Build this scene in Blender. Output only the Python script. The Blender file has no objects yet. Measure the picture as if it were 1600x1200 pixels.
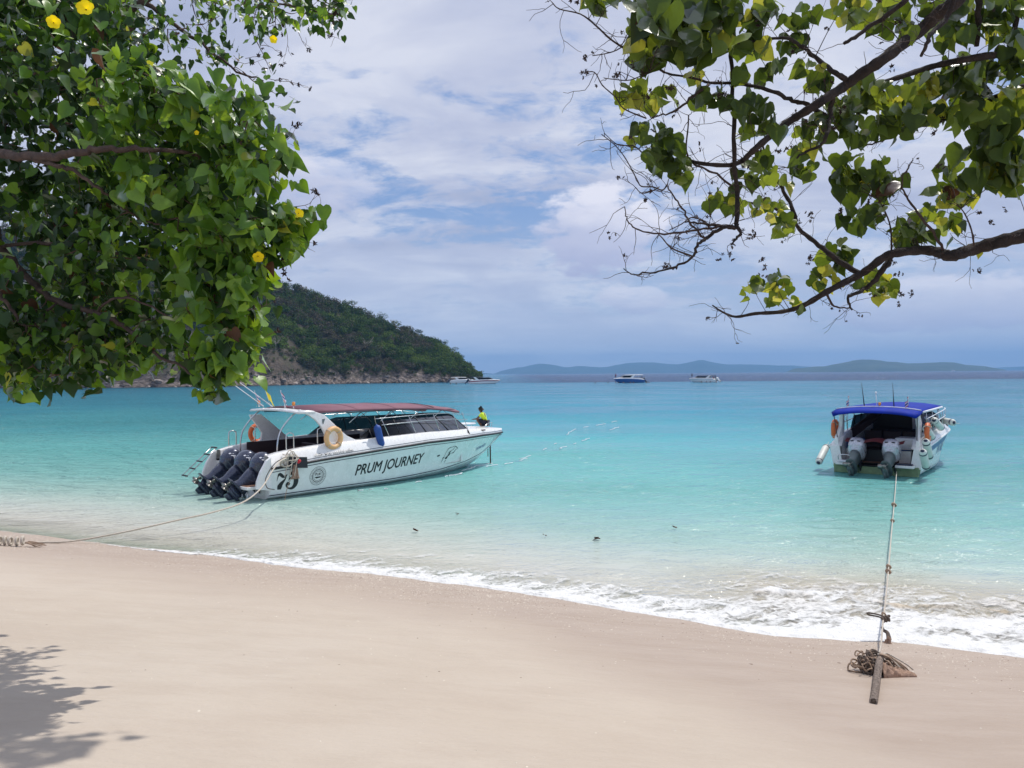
import bpy, math, random
import numpy as np
from mathutils import Vector, Matrix, Euler

R = math.radians
random.seed(7)
rng = np.random.default_rng(7)
SC = bpy.context.scene
COL = SC.collection

# ------------------------------------------------------------------ camera
CAM = Vector((0.0, 0.0, 3.8))
FOC = 1202.0                       # focal length in pixels of the 1600 px wide photo
PITCH, ROLL = R(0.76), R(0.45)
_F = Vector((0, math.cos(PITCH), -math.sin(PITCH)))
_U0 = Vector((0, math.sin(PITCH), math.cos(PITCH)))
_R0 = Vector((1, 0, 0))
UP = _U0 * math.cos(ROLL) + _R0 * math.sin(ROLL)
RT = _R0 * math.cos(ROLL) - _U0 * math.sin(ROLL)
cam_data = bpy.data.cameras.new('camera')
cam_data.sensor_width = 36.0
cam_data.lens = FOC / 1600 * 36.0
cam_data.clip_start = 0.05
cam_data.clip_end = 30000
cam = bpy.data.objects.new('camera', cam_data)
COL.objects.link(cam)
m = Matrix((RT, UP, -_F)).transposed().to_4x4()
m.translation = CAM
cam.matrix_world = m
SC.camera = cam

# ------------------------------------------------------------------ sun, sky, exposure
SUNDIR = Vector((0.42, 0.36, 1.0)).normalized()
SUN_EL = math.asin(SUNDIR.z)
SUN_AZ = math.atan2(SUNDIR.x, SUNDIR.y)
sd = bpy.data.lights.new('sun', 'SUN')
sd.energy = 3.6
sd.angle = R(0.6)
sd.color = (1.0, 0.955, 0.89)
sun = bpy.data.objects.new('sun', sd)
COL.objects.link(sun)
sun.rotation_euler = (-SUNDIR).to_track_quat('-Z', 'Y').to_euler()
sun.location = (0, 0, 60)

SC.view_settings.view_transform = 'Standard'
SC.view_settings.look = 'None'
SC.view_settings.exposure = 0.0
SC.view_settings.gamma = 1.0
SC.view_settings.use_curve_mapping = False
SC.cycles.max_bounces = 8
SC.cycles.transparent_max_bounces = 24
SC.cycles.volume_bounces = 0

world = bpy.data.worlds.new("World")
SC.world = world
world.use_nodes = True


class NT:
    """small helper round a node tree"""
    def __init__(s, tree):
        s.t = tree
        tree.nodes.clear()

    def n(s, kind, **kw):
        nd = s.t.nodes.new(kind)
        for k, v in kw.items():
            if k.startswith('i_'):
                key = k[2:]
                key = int(key) if key.isdigit() else key.replace('_', ' ')
                sock = nd.inputs[key]
                if isinstance(v, bpy.types.NodeSocket):
                    s.t.links.new(v, sock)
                else:
                    sock.default_value = v
            else:
                setattr(nd, k, v)
        return nd

    def math(s, op, a, b=None, c=None, clamp=False):
        nd = s.n('ShaderNodeMath', operation=op, use_clamp=clamp)
        for i, v in enumerate((a, b, c)):
            if v is None:
                continue
            if isinstance(v, bpy.types.NodeSocket):
                s.t.links.new(v, nd.inputs[i])
            else:
                nd.inputs[i].default_value = v
        return nd.outputs[0]

    def mix(s, f, a, b, blend='MIX'):
        nd = s.n('ShaderNodeMix', data_type='RGBA', blend_type=blend)
        for i, v in ((0, f), (6, a), (7, b)):
            if isinstance(v, bpy.types.NodeSocket):
                s.t.links.new(v, nd.inputs[i])
            else:
                if i and len(v) == 3:
                    v = (*v, 1)
                nd.inputs[i].default_value = v
        return nd.outputs[2]

    def ramp(s, f, stops, interp='LINEAR'):
        nd = s.n('ShaderNodeValToRGB')
        nd.color_ramp.interpolation = interp
        el = nd.color_ramp.elements
        while len(el) < len(stops):
            el.new(0.5)
        for e, (p, c) in zip(el, stops):
            e.position = p
            if isinstance(c, (int, float)):
                c = (c, c, c)
            e.color = (*c[:3], 1)
        s.t.links.new(f, nd.inputs[0])
        return nd.outputs[0]

    def maprange(s, v, a, b, c=0.0, d=1.0, smooth=False):
        nd = s.n('ShaderNodeMapRange', interpolation_type='SMOOTHSTEP' if smooth else 'LINEAR')
        s.t.links.new(v, nd.inputs[0])
        for i, x in ((1, a), (2, b), (3, c), (4, d)):
            nd.inputs[i].default_value = x
        return nd.outputs[0]

    def noise(s, vec, scale, detail=4, rough=0.5, dist=0.0, **kw):
        nd = s.n('ShaderNodeTexNoise', **kw)
        if vec is not None:
            s.t.links.new(vec, nd.inputs['Vector'])
        nd.inputs['Scale'].default_value = scale
        nd.inputs['Detail'].default_value = detail
        nd.inputs['Roughness'].default_value = rough
        nd.inputs['Distortion'].default_value = dist
        return nd.outputs[0]

    def mapping(s, vec, loc=(0, 0, 0), rot=(0, 0, 0), sc=(1, 1, 1)):
        nd = s.n('ShaderNodeMapping')
        s.t.links.new(vec, nd.inputs[0])
        nd.inputs[1].default_value = loc
        nd.inputs[2].default_value = rot
        nd.inputs[3].default_value = sc
        return nd.outputs[0]


def sky():
    W = NT(world.node_tree)
    nish = W.n('ShaderNodeTexSky', sky_type='NISHITA')
    nish.sun_disc = False
    nish.sun_elevation = SUN_EL
    nish.sun_rotation = SUN_AZ
    nish.air_density = 1.2
    nish.dust_density = 1.2
    nish.ozone_density = 1.6
    tc = W.n('ShaderNodeTexCoord')
    d = tc.outputs['Generated']
    sep = W.n('ShaderNodeSeparateXYZ', i_0=d)
    z = sep.outputs[2]
    zc = W.math('MAXIMUM', z, 0.0)
    # clouds lie on high sheets: divide by the height of the view direction
    def sheet(off, sx, sy, loc):
        dv = W.math('ADD', zc, off)
        px = W.math('MULTIPLY', W.math('DIVIDE', sep.outputs[0], dv), sx)
        py = W.math('MULTIPLY', W.math('DIVIDE', sep.outputs[1], dv), sy)
        c = W.n('ShaderNodeCombineXYZ', i_0=px, i_1=py, i_2=loc)
        return c.outputs[0]
    s1 = sheet(0.20, 1.25, 1.25, 3.1)
    big = W.noise(s1, 0.85, 5, 0.50, 0.4)
    rip = W.noise(W.mapping(s1, rot=(0, 0, 0.5), sc=(1.0, 1.5, 1)), 3.4, 7, 0.64, 0.5)
    fine = W.noise(s1, 9.0, 6, 0.65, 0.5)
    cov = W.math('ADD', W.math('MULTIPLY', big, 0.55), W.math('MULTIPLY', rip, 0.36))
    cov = W.math('ADD', cov, W.math('MULTIPLY', fine, 0.17))
    hi = W.maprange(z, 0.30, 0.55, 0.0, 0.17)        # the deck is closed overhead and broken lower down
    cov = W.math('ADD', cov, hi)
    mask = W.maprange(cov, 0.448, 0.568, 0.06, 0.97, True)
    # shading inside the sheet: brighter and greyer parts
    sh = W.noise(W.mapping(s1, loc=(5.2, 1.1, 0), sc=(0.8, 1.5, 1)), 1.5, 6, 0.56, 0.4)
    ccol = W.ramp(sh, [(0.27, (3.9, 4.35, 6.0)), (0.45, (5.1, 5.5, 7.1)), (0.62, (7.0, 7.25, 8.3))])
    base = W.mix(0.6, nish.outputs[0], (1.45, 2.9, 6.6))
    col = W.mix(mask, base, ccol)
    # cumulus: small heaps standing on the horizon belt and three larger ones
    az = W.math('ARCTAN2', sep.outputs[0], sep.outputs[1])
    hv = W.n('ShaderNodeCombineXYZ', i_0=az, i_1=W.math('MULTIPLY', z, 2.3)).outputs[0]
    hn = W.noise(hv, 6.0, 7, 0.56, 0.3)
    belt = W.math('MULTIPLY', W.maprange(z, 0.0, 0.05, 0.25, 1.0), W.maprange(z, 0.07, 0.22, 1.0, 0.0, True))
    hm = W.maprange(hn, 0.45, 0.60, 0.0, 0.75, True)
    hm = W.math('MULTIPLY', hm, belt)
    hc = W.ramp(W.noise(W.mapping(hv, loc=(0, -0.03, 0)), 11.0, 6, 0.6), [(0.38, (3.1, 3.6, 5.6)), (0.56, (4.2, 4.7, 6.6)), (0.7, (5.6, 6.0, 7.4))])
    col = W.mix(hm, col, hc)
    hz = W.maprange(z, 0.0, 0.24, 0.78, 0.0, True)
    col = W.mix(hz, col, (5.35, 6.2, 7.9))
    def heap(ax, ez, rx, rz, seed, strength):
        u = W.math('DIVIDE', W.math('SUBTRACT', az, ax), rx)
        v = W.math('DIVIDE', W.math('SUBTRACT', z, ez), rz)
        r2 = W.math('ADD', W.math('MULTIPLY', u, u), W.math('MULTIPLY', v, v))
        nz = W.noise(W.mapping(hv, loc=(seed, seed, 0)), 13.0, 6, 0.55)
        e = W.math('SUBTRACT', W.math('ADD', 1.0, W.math('MULTIPLY', W.math('SUBTRACT', nz, 0.5), 3.4)), r2)
        mk = W.math('MULTIPLY', W.maprange(e, 0.0, 0.55, 0.0, 1.0, True), strength)
        lit = W.math('ADD', W.math('MULTIPLY', v, 0.42), W.math('MULTIPLY', u, 0.10))
        lit = W.math('ADD', W.math('ADD', lit, W.math('MULTIPLY', nz, 0.55)), 0.22)
        cc = W.ramp(lit, [(0.12, (4.2, 4.6, 6.7)), (0.45, (5.6, 5.9, 7.6)), (0.75, (8.2, 8.2, 9.2))])
        return mk, cc
    for a in ((0.115, 0.180, 0.085, 0.062, 0.3, 0.97), (0.155, 0.094, 0.055, 0.022, 4.1, 0.5),
              (-0.30, 0.235, 0.15, 0.045, 7.7, 0.55), (0.52, 0.075, 0.16, 0.035, 2.2, 0.6), (-0.9, 0.2, 0.2, 0.07, 9.1, 0.7),
              (1.1, 0.25, 0.2, 0.08, 5.5, 0.7), (2.4, 0.2, 0.3, 0.08, 3.5, 0.7)):
        mk, cc = heap(*a)
        col = W.mix(mk, col, cc)
    bg = W.n('ShaderNodeBackground', i_0=col, i_1=0.105)
    W.n('ShaderNodeOutputWorld', i_0=bg.outputs[0])


sky()


# ------------------------------------------------------------------ helpers
def ray(px, py):
    d = _F + RT * ((px - 800) / FOC) + UP * ((600 - py) / FOC)
    return d / d.y


def pix(px, py, d):
    """world point seen at photo pixel (px, py), d metres out along +y"""
    return CAM + ray(px, py) * d


def ground(px, py, z=0.0):
    d = ray(px, py)
    return CAM + d * ((z - CAM.z) / d.z)


def proj(p):
    v = Vector(p) - CAM
    w = v.dot(_F)
    return 800 + FOC * v.dot(RT) / w, 600 - FOC * v.dot(UP) / w


def smooth(a, b, x):
    t = np.clip((np.asarray(x, float) - a) / (b - a), 0, 1)
    return t * t * (3 - 2 * t)


def _hash(ix, iy, seed):
    h = (ix.astype(np.int64) * 374761393 + iy.astype(np.int64) * 668265263 + seed * 1442695041) & 0xffffffff
    h = ((h ^ (h >> 13)) * 1274126177) & 0xffffffff
    return ((h ^ (h >> 16)) & 0xffff) / 65535.0


def vnoise(x, y, seed=0):
    x = np.asarray(x, float); y = np.asarray(y, float)
    ix = np.floor(x); iy = np.floor(y)
    fx = x - ix; fy = y - iy
    fx = fx * fx * fx * (fx * (fx * 6 - 15) + 10); fy = fy * fy * fy * (fy * (fy * 6 - 15) + 10)
    a = _hash(ix, iy, seed); b = _hash(ix + 1, iy, seed)
    c = _hash(ix, iy + 1, seed); d = _hash(ix + 1, iy + 1, seed)
    return (a * (1 - fx) + b * fx) * (1 - fy) + (c * (1 - fx) + d * fx) * fy


def fbm(x, y, oct=4, seed=0, gain=0.5):
    s = 0.0; a = 1.0; t = 0.0
    ca, sa = math.cos(0.6), math.sin(0.6)
    for o in range(oct):
        s = s + a * (vnoise(x, y, seed + o * 17) - 0.5)
        t += a; a *= gain
        x, y = (x * ca - y * sa) * 2.03 + 3.1, (x * sa + y * ca) * 2.03 + 1.7
    return s / t * 2


def tag(o, label=None, cat=None, group=None, kind=None):
    if label: o['label'] = label
    if cat: o['category'] = cat
    if group: o['group'] = group
    if kind: o['kind'] = kind
    return o


def thing(name, label, cat, loc=(0, 0, 0), rotz=0.0, group=None):
    o = bpy.data.objects.new(name, None)
    o.empty_display_size = 0.2
    COL.objects.link(o)
    o.location = loc
    o.rotation_euler = (0, 0, rotz)
    return tag(o, label, cat, group)


def link(name, me, parent=None, mat=None):
    if mat is not None and len(me.materials) == 0:
        me.materials.append(mat)
    o = bpy.data.objects.new(name, me)
    COL.objects.link(o)
    if parent is not None:
        o.parent = parent
    return o


def copy_tree(o, parent=None):
    c = o.copy()
    COL.objects.link(c)
    c.parent = parent
    for ch in list(o.children):
        copy_tree(ch, c)
    return c


def np_mesh(name, verts, faces, mats=(), smooth_=True, attrs=None, midx=None):
    """fast mesh: verts (n,3), faces (m,k) all with the same k"""
    me = bpy.data.meshes.new(name)
    verts = np.asarray(verts, np.float32); faces = np.asarray(faces, np.int32)
    n, (m_, k) = len(verts), faces.shape
    me.vertices.add(n); me.vertices.foreach_set('co', verts.ravel())
    me.loops.add(m_ * k); me.loops.foreach_set('vertex_index', faces.ravel())
    me.polygons.add(m_)
    me.polygons.foreach_set('loop_start', np.arange(0, m_ * k, k, dtype=np.int32))
    me.polygons.foreach_set('use_smooth', np.full(m_, smooth_, bool))
    for mt in mats: me.materials.append(mt)
    if midx is not None: me.polygons.foreach_set('material_index', np.asarray(midx, np.int32))
    for an, (dom, typ, data) in (attrs or {}).items():
        a = me.attributes.new(an, typ, dom)
        data = np.asarray(data, np.float32)
        a.data.foreach_set('value' if typ == 'FLOAT' else ('color' if 'COLOR' in typ else 'vector'), data.ravel())
    me.update(calc_edges=True)
    me.validate()
    return me


def grid_faces(nr, nc):
    i = np.arange(nr - 1)[:, None] * nc + np.arange(nc - 1)[None, :]
    return np.stack([i, i + 1, i + nc + 1, i + nc], -1).reshape(-1, 4)


class MB:
    """collects shapes into one mesh"""
    def __init__(s):
        s.v = []; s.f = []; s.m = []; s.sm = []

    def add(s, verts, faces, mi=0, sm=False, M=None):
        o = len(s.v)
        if M is not None:
            verts = [M @ Vector(v) for v in verts]
        s.v += [tuple(v) for v in verts]
        s.f += [tuple(i + o for i in f) for f in faces]
        s.m += [mi] * len(faces); s.sm += [sm] * len(faces)
        return s

    def box(s, c, size, mi=0, M=None, taper=1.0):
        x, y, z = (a / 2 for a in size)
        vs = []
        for k, t in ((-z, 1.0), (z, taper)):
            vs += [(c[0] - x * t, c[1] - y * t, c[2] + k), (c[0] + x * t, c[1] - y * t, c[2] + k),
                   (c[0] + x * t, c[1] + y * t, c[2] + k), (c[0] - x * t, c[1] + y * t, c[2] + k)]
        return s.add(vs, [(3, 2, 1, 0), (4, 5, 6, 7), (0, 1, 5, 4), (1, 2, 6, 5), (2, 3, 7, 6), (3, 0, 4, 7)], mi, False, M)

    def tube(s, pts, r, n=8, mi=0, closed=False, caps=True, M=None, flat=1.0, sm=True):
        pts = [Vector(p) for p in pts]
        N = len(pts)
        if not hasattr(r, '__len__'): r = [r] * N
        up = Vector((0, 0, 1)); vs = []; prev = None
        for i, p in enumerate(pts):
            if closed: t = pts[(i + 1) % N] - pts[i - 1]
            else: t = pts[min(i + 1, N - 1)] - pts[max(i - 1, 0)]
            if t.length < 1e-9: t = Vector((0, 0, 1))
            t.normalize()
            if prev is None:
                a = t.cross(up)
                if a.length < 0.05: a = t.cross(Vector((1, 0, 0)))
            else:
                a = prev - t * prev.dot(t)
                if a.length < 1e-6: a = t.cross(up)
            a.normalize(); prev = a.copy(); b = t.cross(a)
            for k in range(n):
                an = 2 * math.pi * k / n
                vs.append(p + (a * math.cos(an) + b * math.sin(an) * flat) * r[i])
        fs = []
        for i in range(N if closed else N - 1):
            j = (i + 1) % N
            for k in range(n):
                fs.append((i * n + k, i * n + (k + 1) % n, j * n + (k + 1) % n, j * n + k))
        if caps and not closed:
            fs.append(tuple(range(n))[::-1]); fs.append(tuple((N - 1) * n + k for k in range(n)))
        return s.add(vs, fs, mi, sm, M)

    def lathe(s, prof, n=16, mi=0, M=None, sm=True):
        """profile of (r, z) about the z axis"""
        vs = []; fs = []
        for r_, z in prof:
            vs += [(r_ * math.cos(2 * math.pi * k / n), r_ * math.sin(2 * math.pi * k / n), z) for k in range(n)]
        for i in range(len(prof) - 1):
            for k in range(n):
                fs.append((i * n + k, i * n + (k + 1) % n, (i + 1) * n + (k + 1) % n, (i + 1) * n + k))
        fs.append(tuple(range(n))[::-1]); fs.append(tuple((len(prof) - 1) * n + k for k in range(n)))
        return s.add(vs, fs, mi, sm, M)

    def loft(s, rings, mi=0, closed=True, caps=True, M=None, sm=True):
        n = len(rings[0]); vs = [p for r_ in rings for p in r_]; fs = []
        for i in range(len(rings) - 1):
            for k in range(n if closed else n - 1):
                fs.append((i * n + k, i * n + (k + 1) % n, (i + 1) * n + (k + 1) % n, (i + 1) * n + k))
        if caps and closed:
            fs.append(tuple(range(n))[::-1]); fs.append(tuple((len(rings) - 1) * n + k for k in range(n)))
        return s.add(vs, fs, mi, sm, M)

    def prism(s, poly, a, b, mi=0, M=None):
        """polygon (list of 3-D points) swept from offset a to offset b (vectors)"""
        n = len(poly)
        vs = [Vector(p) + Vector(a) for p in poly] + [Vector(p) + Vector(b) for p in poly]
        fs = [tuple(range(n))[::-1], tuple(range(n, 2 * n))]
        fs += [(k, (k + 1) % n, n + (k + 1) % n, n + k) for k in range(n)]
        return s.add(vs, fs, mi, False, M)

    def mesh(s, name, mats, fix=True):
        import bmesh
        me = bpy.data.meshes.new(name)
        me.from_pydata(s.v, [], s.f)
        for mt in (mats if isinstance(mats, (list, tuple)) else [mats]): me.materials.append(mt)
        me.polygons.foreach_set('material_index', s.m)
        me.polygons.foreach_set('use_smooth', s.sm)
        if fix:
            bm = bmesh.new(); bm.from_mesh(me)
            bmesh.ops.recalc_face_normals(bm, faces=bm.faces)
            bm.to_mesh(me); bm.free()
        me.update()
        return me

    def build(s, name, mats, parent=None, bevel=0.0, fix=True):
        o = link(name, s.mesh(name, mats, fix), parent)
        if bevel:
            b = o.modifiers.new('bevel', 'BEVEL'); b.width = bevel; b.segments = 2
            b.limit_method = 'ANGLE'; b.angle_limit = R(40)
        return o


def spline(pts, n):
    """Catmull-Rom through points, n samples per span"""
    P = [Vector(p) for p in pts]
    P = [P[0] * 2 - P[1]] + P + [P[-1] * 2 - P[-2]]
    out = []
    for i in range(1, len(P) - 2):
        p0, p1, p2, p3 = P[i - 1:i + 3]
        for k in range(n):
            t = k / n
            out.append(0.5 * ((2 * p1) + (p2 - p0) * t + (2 * p0 - 5 * p1 + 4 * p2 - p3) * t * t + (3 * p1 - p0 - 3 * p2 + p3) * t ** 3))
    out.append(P[-2].copy())
    return out


# ------------------------------------------------------------------ materials
def newmat(name):
    m_ = bpy.data.materials.new(name)
    m_.use_nodes = True
    return m_, NT(m_.node_tree)


def pmat(name, col, rough=0.5, metal=0.0, var=0.12, vscale=3.0, coat=0.0, bump=0.0, bscale=40.0, spec=0.5, dirt=None, dirt_amt=0.0):
    """plain principled paint with slight procedural variation"""
    m_, T = newmat(name)
    tc = T.n('ShaderNodeTexCoord').outputs['Object']
    nz = T.noise(tc, vscale, 5, 0.6)
    c2 = tuple(c * (1 - var) for c in col); c3 = tuple(min(1, c * (1 + var)) for c in col)
    c = T.ramp(nz, [(0.3, c2), (0.7, c3)])
    if dirt is not None:
        dn = T.noise(T.mapping(tc, sc=(1, 1, 0.35)), vscale * 2.3, 7, 0.7)
        c = T.mix(T.maprange(dn, 0.5, 0.72, 0, dirt_amt, True), c, dirt)
    b = T.n('ShaderNodeBsdfPrincipled', i_Base_Color=c, i_Metallic=metal)
    rn = T.noise(tc, vscale * 4, 4, 0.6)
    T.t.links.new(T.maprange(rn, 0.3, 0.7, max(0.02, rough - 0.08), min(1, rough + 0.08)), b.inputs['Roughness'])
    b.inputs['Coat Weight'].default_value = coat
    b.inputs['Coat Roughness'].default_value = 0.08
    b.inputs['Specular IOR Level'].default_value = spec
    if bump:
        bp = T.n('ShaderNodeBump', i_Strength=bump, i_Distance=0.02)
        T.t.links.new(T.noise(tc, bscale, 5, 0.6), bp.inputs['Height'])
        T.t.links.new(bp.outputs[0], b.inputs['Normal'])
    T.n('ShaderNodeOutputMaterial', i_0=b.outputs[0])
    return m_


# ------------------------------------------------------------------ shore line
_SP = [ground(px, py) for px, py in ((0, 829), (150, 849), (300, 862), (430, 880), (600, 896), (800, 921), (1000, 956), (1200, 986), (1400, 1001), (1600, 1020))]
SHX = np.array([-60, -22] + [p.x for p in _SP] + [14, 40]); SHY = np.array([34, 21.5] + [p.y for p in _SP] + [8.2, 0])
_sm = np.linspace(-60, 40, 2001)
_raw = np.interp(_sm, SHX, SHY)
_k = np.hanning(41); _k /= _k.sum()
_shs = np.convolve(np.pad(_raw, 20, mode='edge'), _k, 'valid')


def ys(x):
    x = np.asarray(x, float)
    return np.interp(x, _sm, _shs) + 0.10 * fbm(x * 0.5, x * 0 + 3, 3, 5) + 0.05 * fbm(x * 2.3, x * 0 + 8, 3, 9)


def offshore(x, y):
    return (np.asarray(y, float) - ys(x)) * 0.89


def sandz(x, y):
    s = -offshore(x, y)
    z = np.where(s > 0, 0.165 * s - 0.0008 * s * s, 0.115 * s)
    z = np.where(s < -30, -3.45 - (-(s + 30)) * 0.0, z)
    z = np.where(s > 14, 0.165 * 14 - 0.0008 * 196 + (s - 14) * 0.06, z)
    z = np.minimum(z, 3.2)
    w = smooth(0.3, 3, s)
    z = z + w * (0.035 * fbm(x * 0.35, y * 0.35, 3, 21) + 0.006 * fbm(x * 2.2, y * 2.2, 3, 22))
    # shallow scooped ripples left of centre
    z = z + w * 0.012 * fbm(x * 0.6 + 3, y * 2.4, 3, 25)
    return z


def sandpt(px, py):
    d = ray(px, py); t = 3.0
    for _ in range(400):
        p = CAM + d * t
        if p.z <= float(sandz(p.x, p.y)): break
        t += 0.05
    return p


# ------------------------------------------------------------------ beach
def sand_material():
    m_, T = newmat('sand')
    g = T.n('ShaderNodeNewGeometry').outputs['Position']
    s = T.n('ShaderNodeAttribute', attribute_name='offshore').outputs['Fac']
    n1 = T.noise(g, 0.35, 4, 0.55); n2 = T.noise(T.mapping(g, rot=(0, 0, 0.46), sc=(0.5, 2.2, 1)), 1.4, 6, 0.62); n3 = T.noise(g, 260, 2, 0.6)
    dry = T.mix(T.maprange(n1, 0.3, 0.7), (0.462, 0.392, 0.318), (0.505, 0.44, 0.368))
    mott = T.noise(T.mapping(g, rot=(0, 0, 0.46), sc=(0.6, 1.6, 1)), 1.1, 7, 0.7)
    dry = T.mix(T.maprange(mott, .42, .62, 0, .26, True), dry, (0.40, 0.325, 0.26))
    damp = T.mix(T.maprange(n2, 0.3, 0.7), (0.355, 0.280, 0.222), (0.41, 0.335, 0.275))
    sw = T.math('ADD', s, T.math('MULTIPLY', T.math('SUBTRACT', n1, 0.5), 3.0))
    sx = T.n('ShaderNodeSeparateXYZ', i_0=g).outputs[0]
    sw = T.math('ADD', sw, T.math('MINIMUM', T.math('MULTIPLY', T.math('MAXIMUM', T.math('ADD', sx, 0.5), 0.0), 0.85), 3.2))
    sw = T.math('ADD', sw, T.math('MULTIPLY', T.math('SUBTRACT', n2, 0.5), 1.2))
    wet = T.maprange(sw, -4.6, -1.2, 0, 1, True)
    c = T.mix(wet, dry, damp)
    c = T.mix(T.maprange(s, -0.15, 0.6, 0, 0.8), c, (0.50, 0.44, 0.34))
    grain = T.maprange(n3, 0.35, 0.65, 0.93, 1.06)
    c = T.mix(1.0, c, T.n('ShaderNodeCombineColor', i_0=grain, i_1=grain, i_2=grain).outputs[0], 'MULTIPLY')
    # fine streaks left by the wash, and grit
    st = T.noise(T.mapping(g, rot=(0, 0, 0.52), sc=(0.8, 7, 1)), 3.0, 6, 0.72)
    c = T.mix(T.math('MULTIPLY', T.maprange(st, 0.56, 0.72, 0, 0.30, True), T.maprange(s, -4.5, -1.0)), c, (0.62, 0.54, 0.44))
    v = T.n('ShaderNodeTexVoronoi', feature='F1', i_Scale=55.0)
    T.t.links.new(g, v.inputs['Vector'])
    gm = T.maprange(v.outputs['Distance'], 0.10, 0.2, 1, 0)
    sel = T.maprange(v.outputs['Color'], 0.86, 0.9)
    belt = T.math('MULTIPLY', T.maprange(sw, -2.4, -0.9, 0, 1, True), 1.0)
    gm = T.math('MULTIPLY', T.math('MULTIPLY', gm, sel), T.math('ADD', T.math('MULTIPLY', belt, 0.8), 0.06))
    c = T.mix(gm, c, (0.70, 0.64, 0.54))
    b = T.n('ShaderNodeBsdfPrincipled', i_Base_Color=c)
    T.t.links.new(T.maprange(wet, 0, 1, 0.9, 0.62), b.inputs['Roughness'])
    b.inputs['Specular IOR Level'].default_value = 0.3
    bn = T.noise(g, 22, 6, 0.7); bn2 = T.noise(T.mapping(g, rot=(0, 0, 0.5), sc=(1, 3, 1)), 3.0, 5, 0.6)
    h = T.math('ADD', T.math('MULTIPLY', bn, 0.25), bn2)
    h = T.math('ADD', h, T.math('MULTIPLY', gm, 0.2))
    bp = T.n('ShaderNodeBump', i_Strength=0.75, i_Distance=0.025, i_Height=h)
    T.t.links.new(bp.outputs[0], b.inputs['Normal'])
    T.n('ShaderNodeOutputMaterial', i_0=b.outputs[0])
    return m_


def beach():
    Y = np.concatenate([np.linspace(-14, 3, 50, endpoint=False), np.linspace(3, 22, 330, endpoint=False), np.linspace(22, 52, 90)])
    u = np.linspace(-1, 1, 360)
    YY, UU = np.meshgrid(Y, u, indexing='ij')
    XX = UU * (np.maximum(YY, 3) * 0.95 + 7)
    Z = sandz(XX, YY)
    v = np.stack([XX, YY, Z], -1).reshape(-1, 3)
    me = np_mesh('beach', v, grid_faces(len(Y), len(u)), [sand_material()], True,
                 {'offshore': ('POINT', 'FLOAT', offshore(XX, YY).ravel())})
    tag(link('beach', me), kind='structure')
    # sea bed beyond
    me = np_mesh('sea_bed', [(-13000, 20, -4.2), (13000, 20, -4.2), (13000, 9900, -4.2), (-13000, 9900, -4.2)], [(0, 1, 2, 3)],
                 [pmat('sea_bed', (0.3, 0.3, 0.22), 0.9)])
    tag(link('sea_bed', me), kind='structure')


beach()


# ------------------------------------------------------------------ water
def ridge(x, y):
    """small wave breaking on the right part of the shore"""
    s = offshore(x, y) + 0.55 * fbm(x * 0.8, x * 0 + 2, 4, 31)
    w = smooth(3.2, 4.6, x) * (1 - smooth(11, 13, x)) * smooth(-.35, .25, fbm(x * .9, x * 0 + 7, 2, 38) + .1)
    w2 = smooth(-1.5, 1.2, x) * (1 - smooth(3.2, 4.6, x))
    amp = w * (0.055 + 0.06 * fbm(x * 1.6, x * 0, 4, 33) + .02 * fbm(x * 7, y * 7, 2, 35)) * np.exp(-((s - 1.75) / 0.16) ** 2)
    amp = amp + w * 0.03 * np.exp(-((s - 2.9) / 0.3) ** 2) + w2 * 0.04 * np.exp(-((s - 0.9) / 0.15) ** 2)
    return np.maximum(amp, 0)


def watz(x, y):
    x = np.asarray(x, float); y = np.asarray(y, float)
    s = offshore(x, y)
    f = smooth(0.2, 3, s) * np.exp(-np.maximum(y - 12, 0) / 40)
    z = 0
    for L_, a_, th in ((2.6, .010, 1.2), (1.7, .008, 1.9), (1.1, .006, 0.8), (0.72, .004, 1.5), (0.45, .0026, 2.2)):
        q = (x * math.cos(th) + y * math.sin(th)) * 2 * math.pi / L_
        z = z + a_ * np.sin(q + 3.0 * fbm(x / L_ * 0.5, y / L_ * 0.5, 2, int(L_ * 10)))
    return z * f * 0.8 + ridge(x, y)


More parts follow.
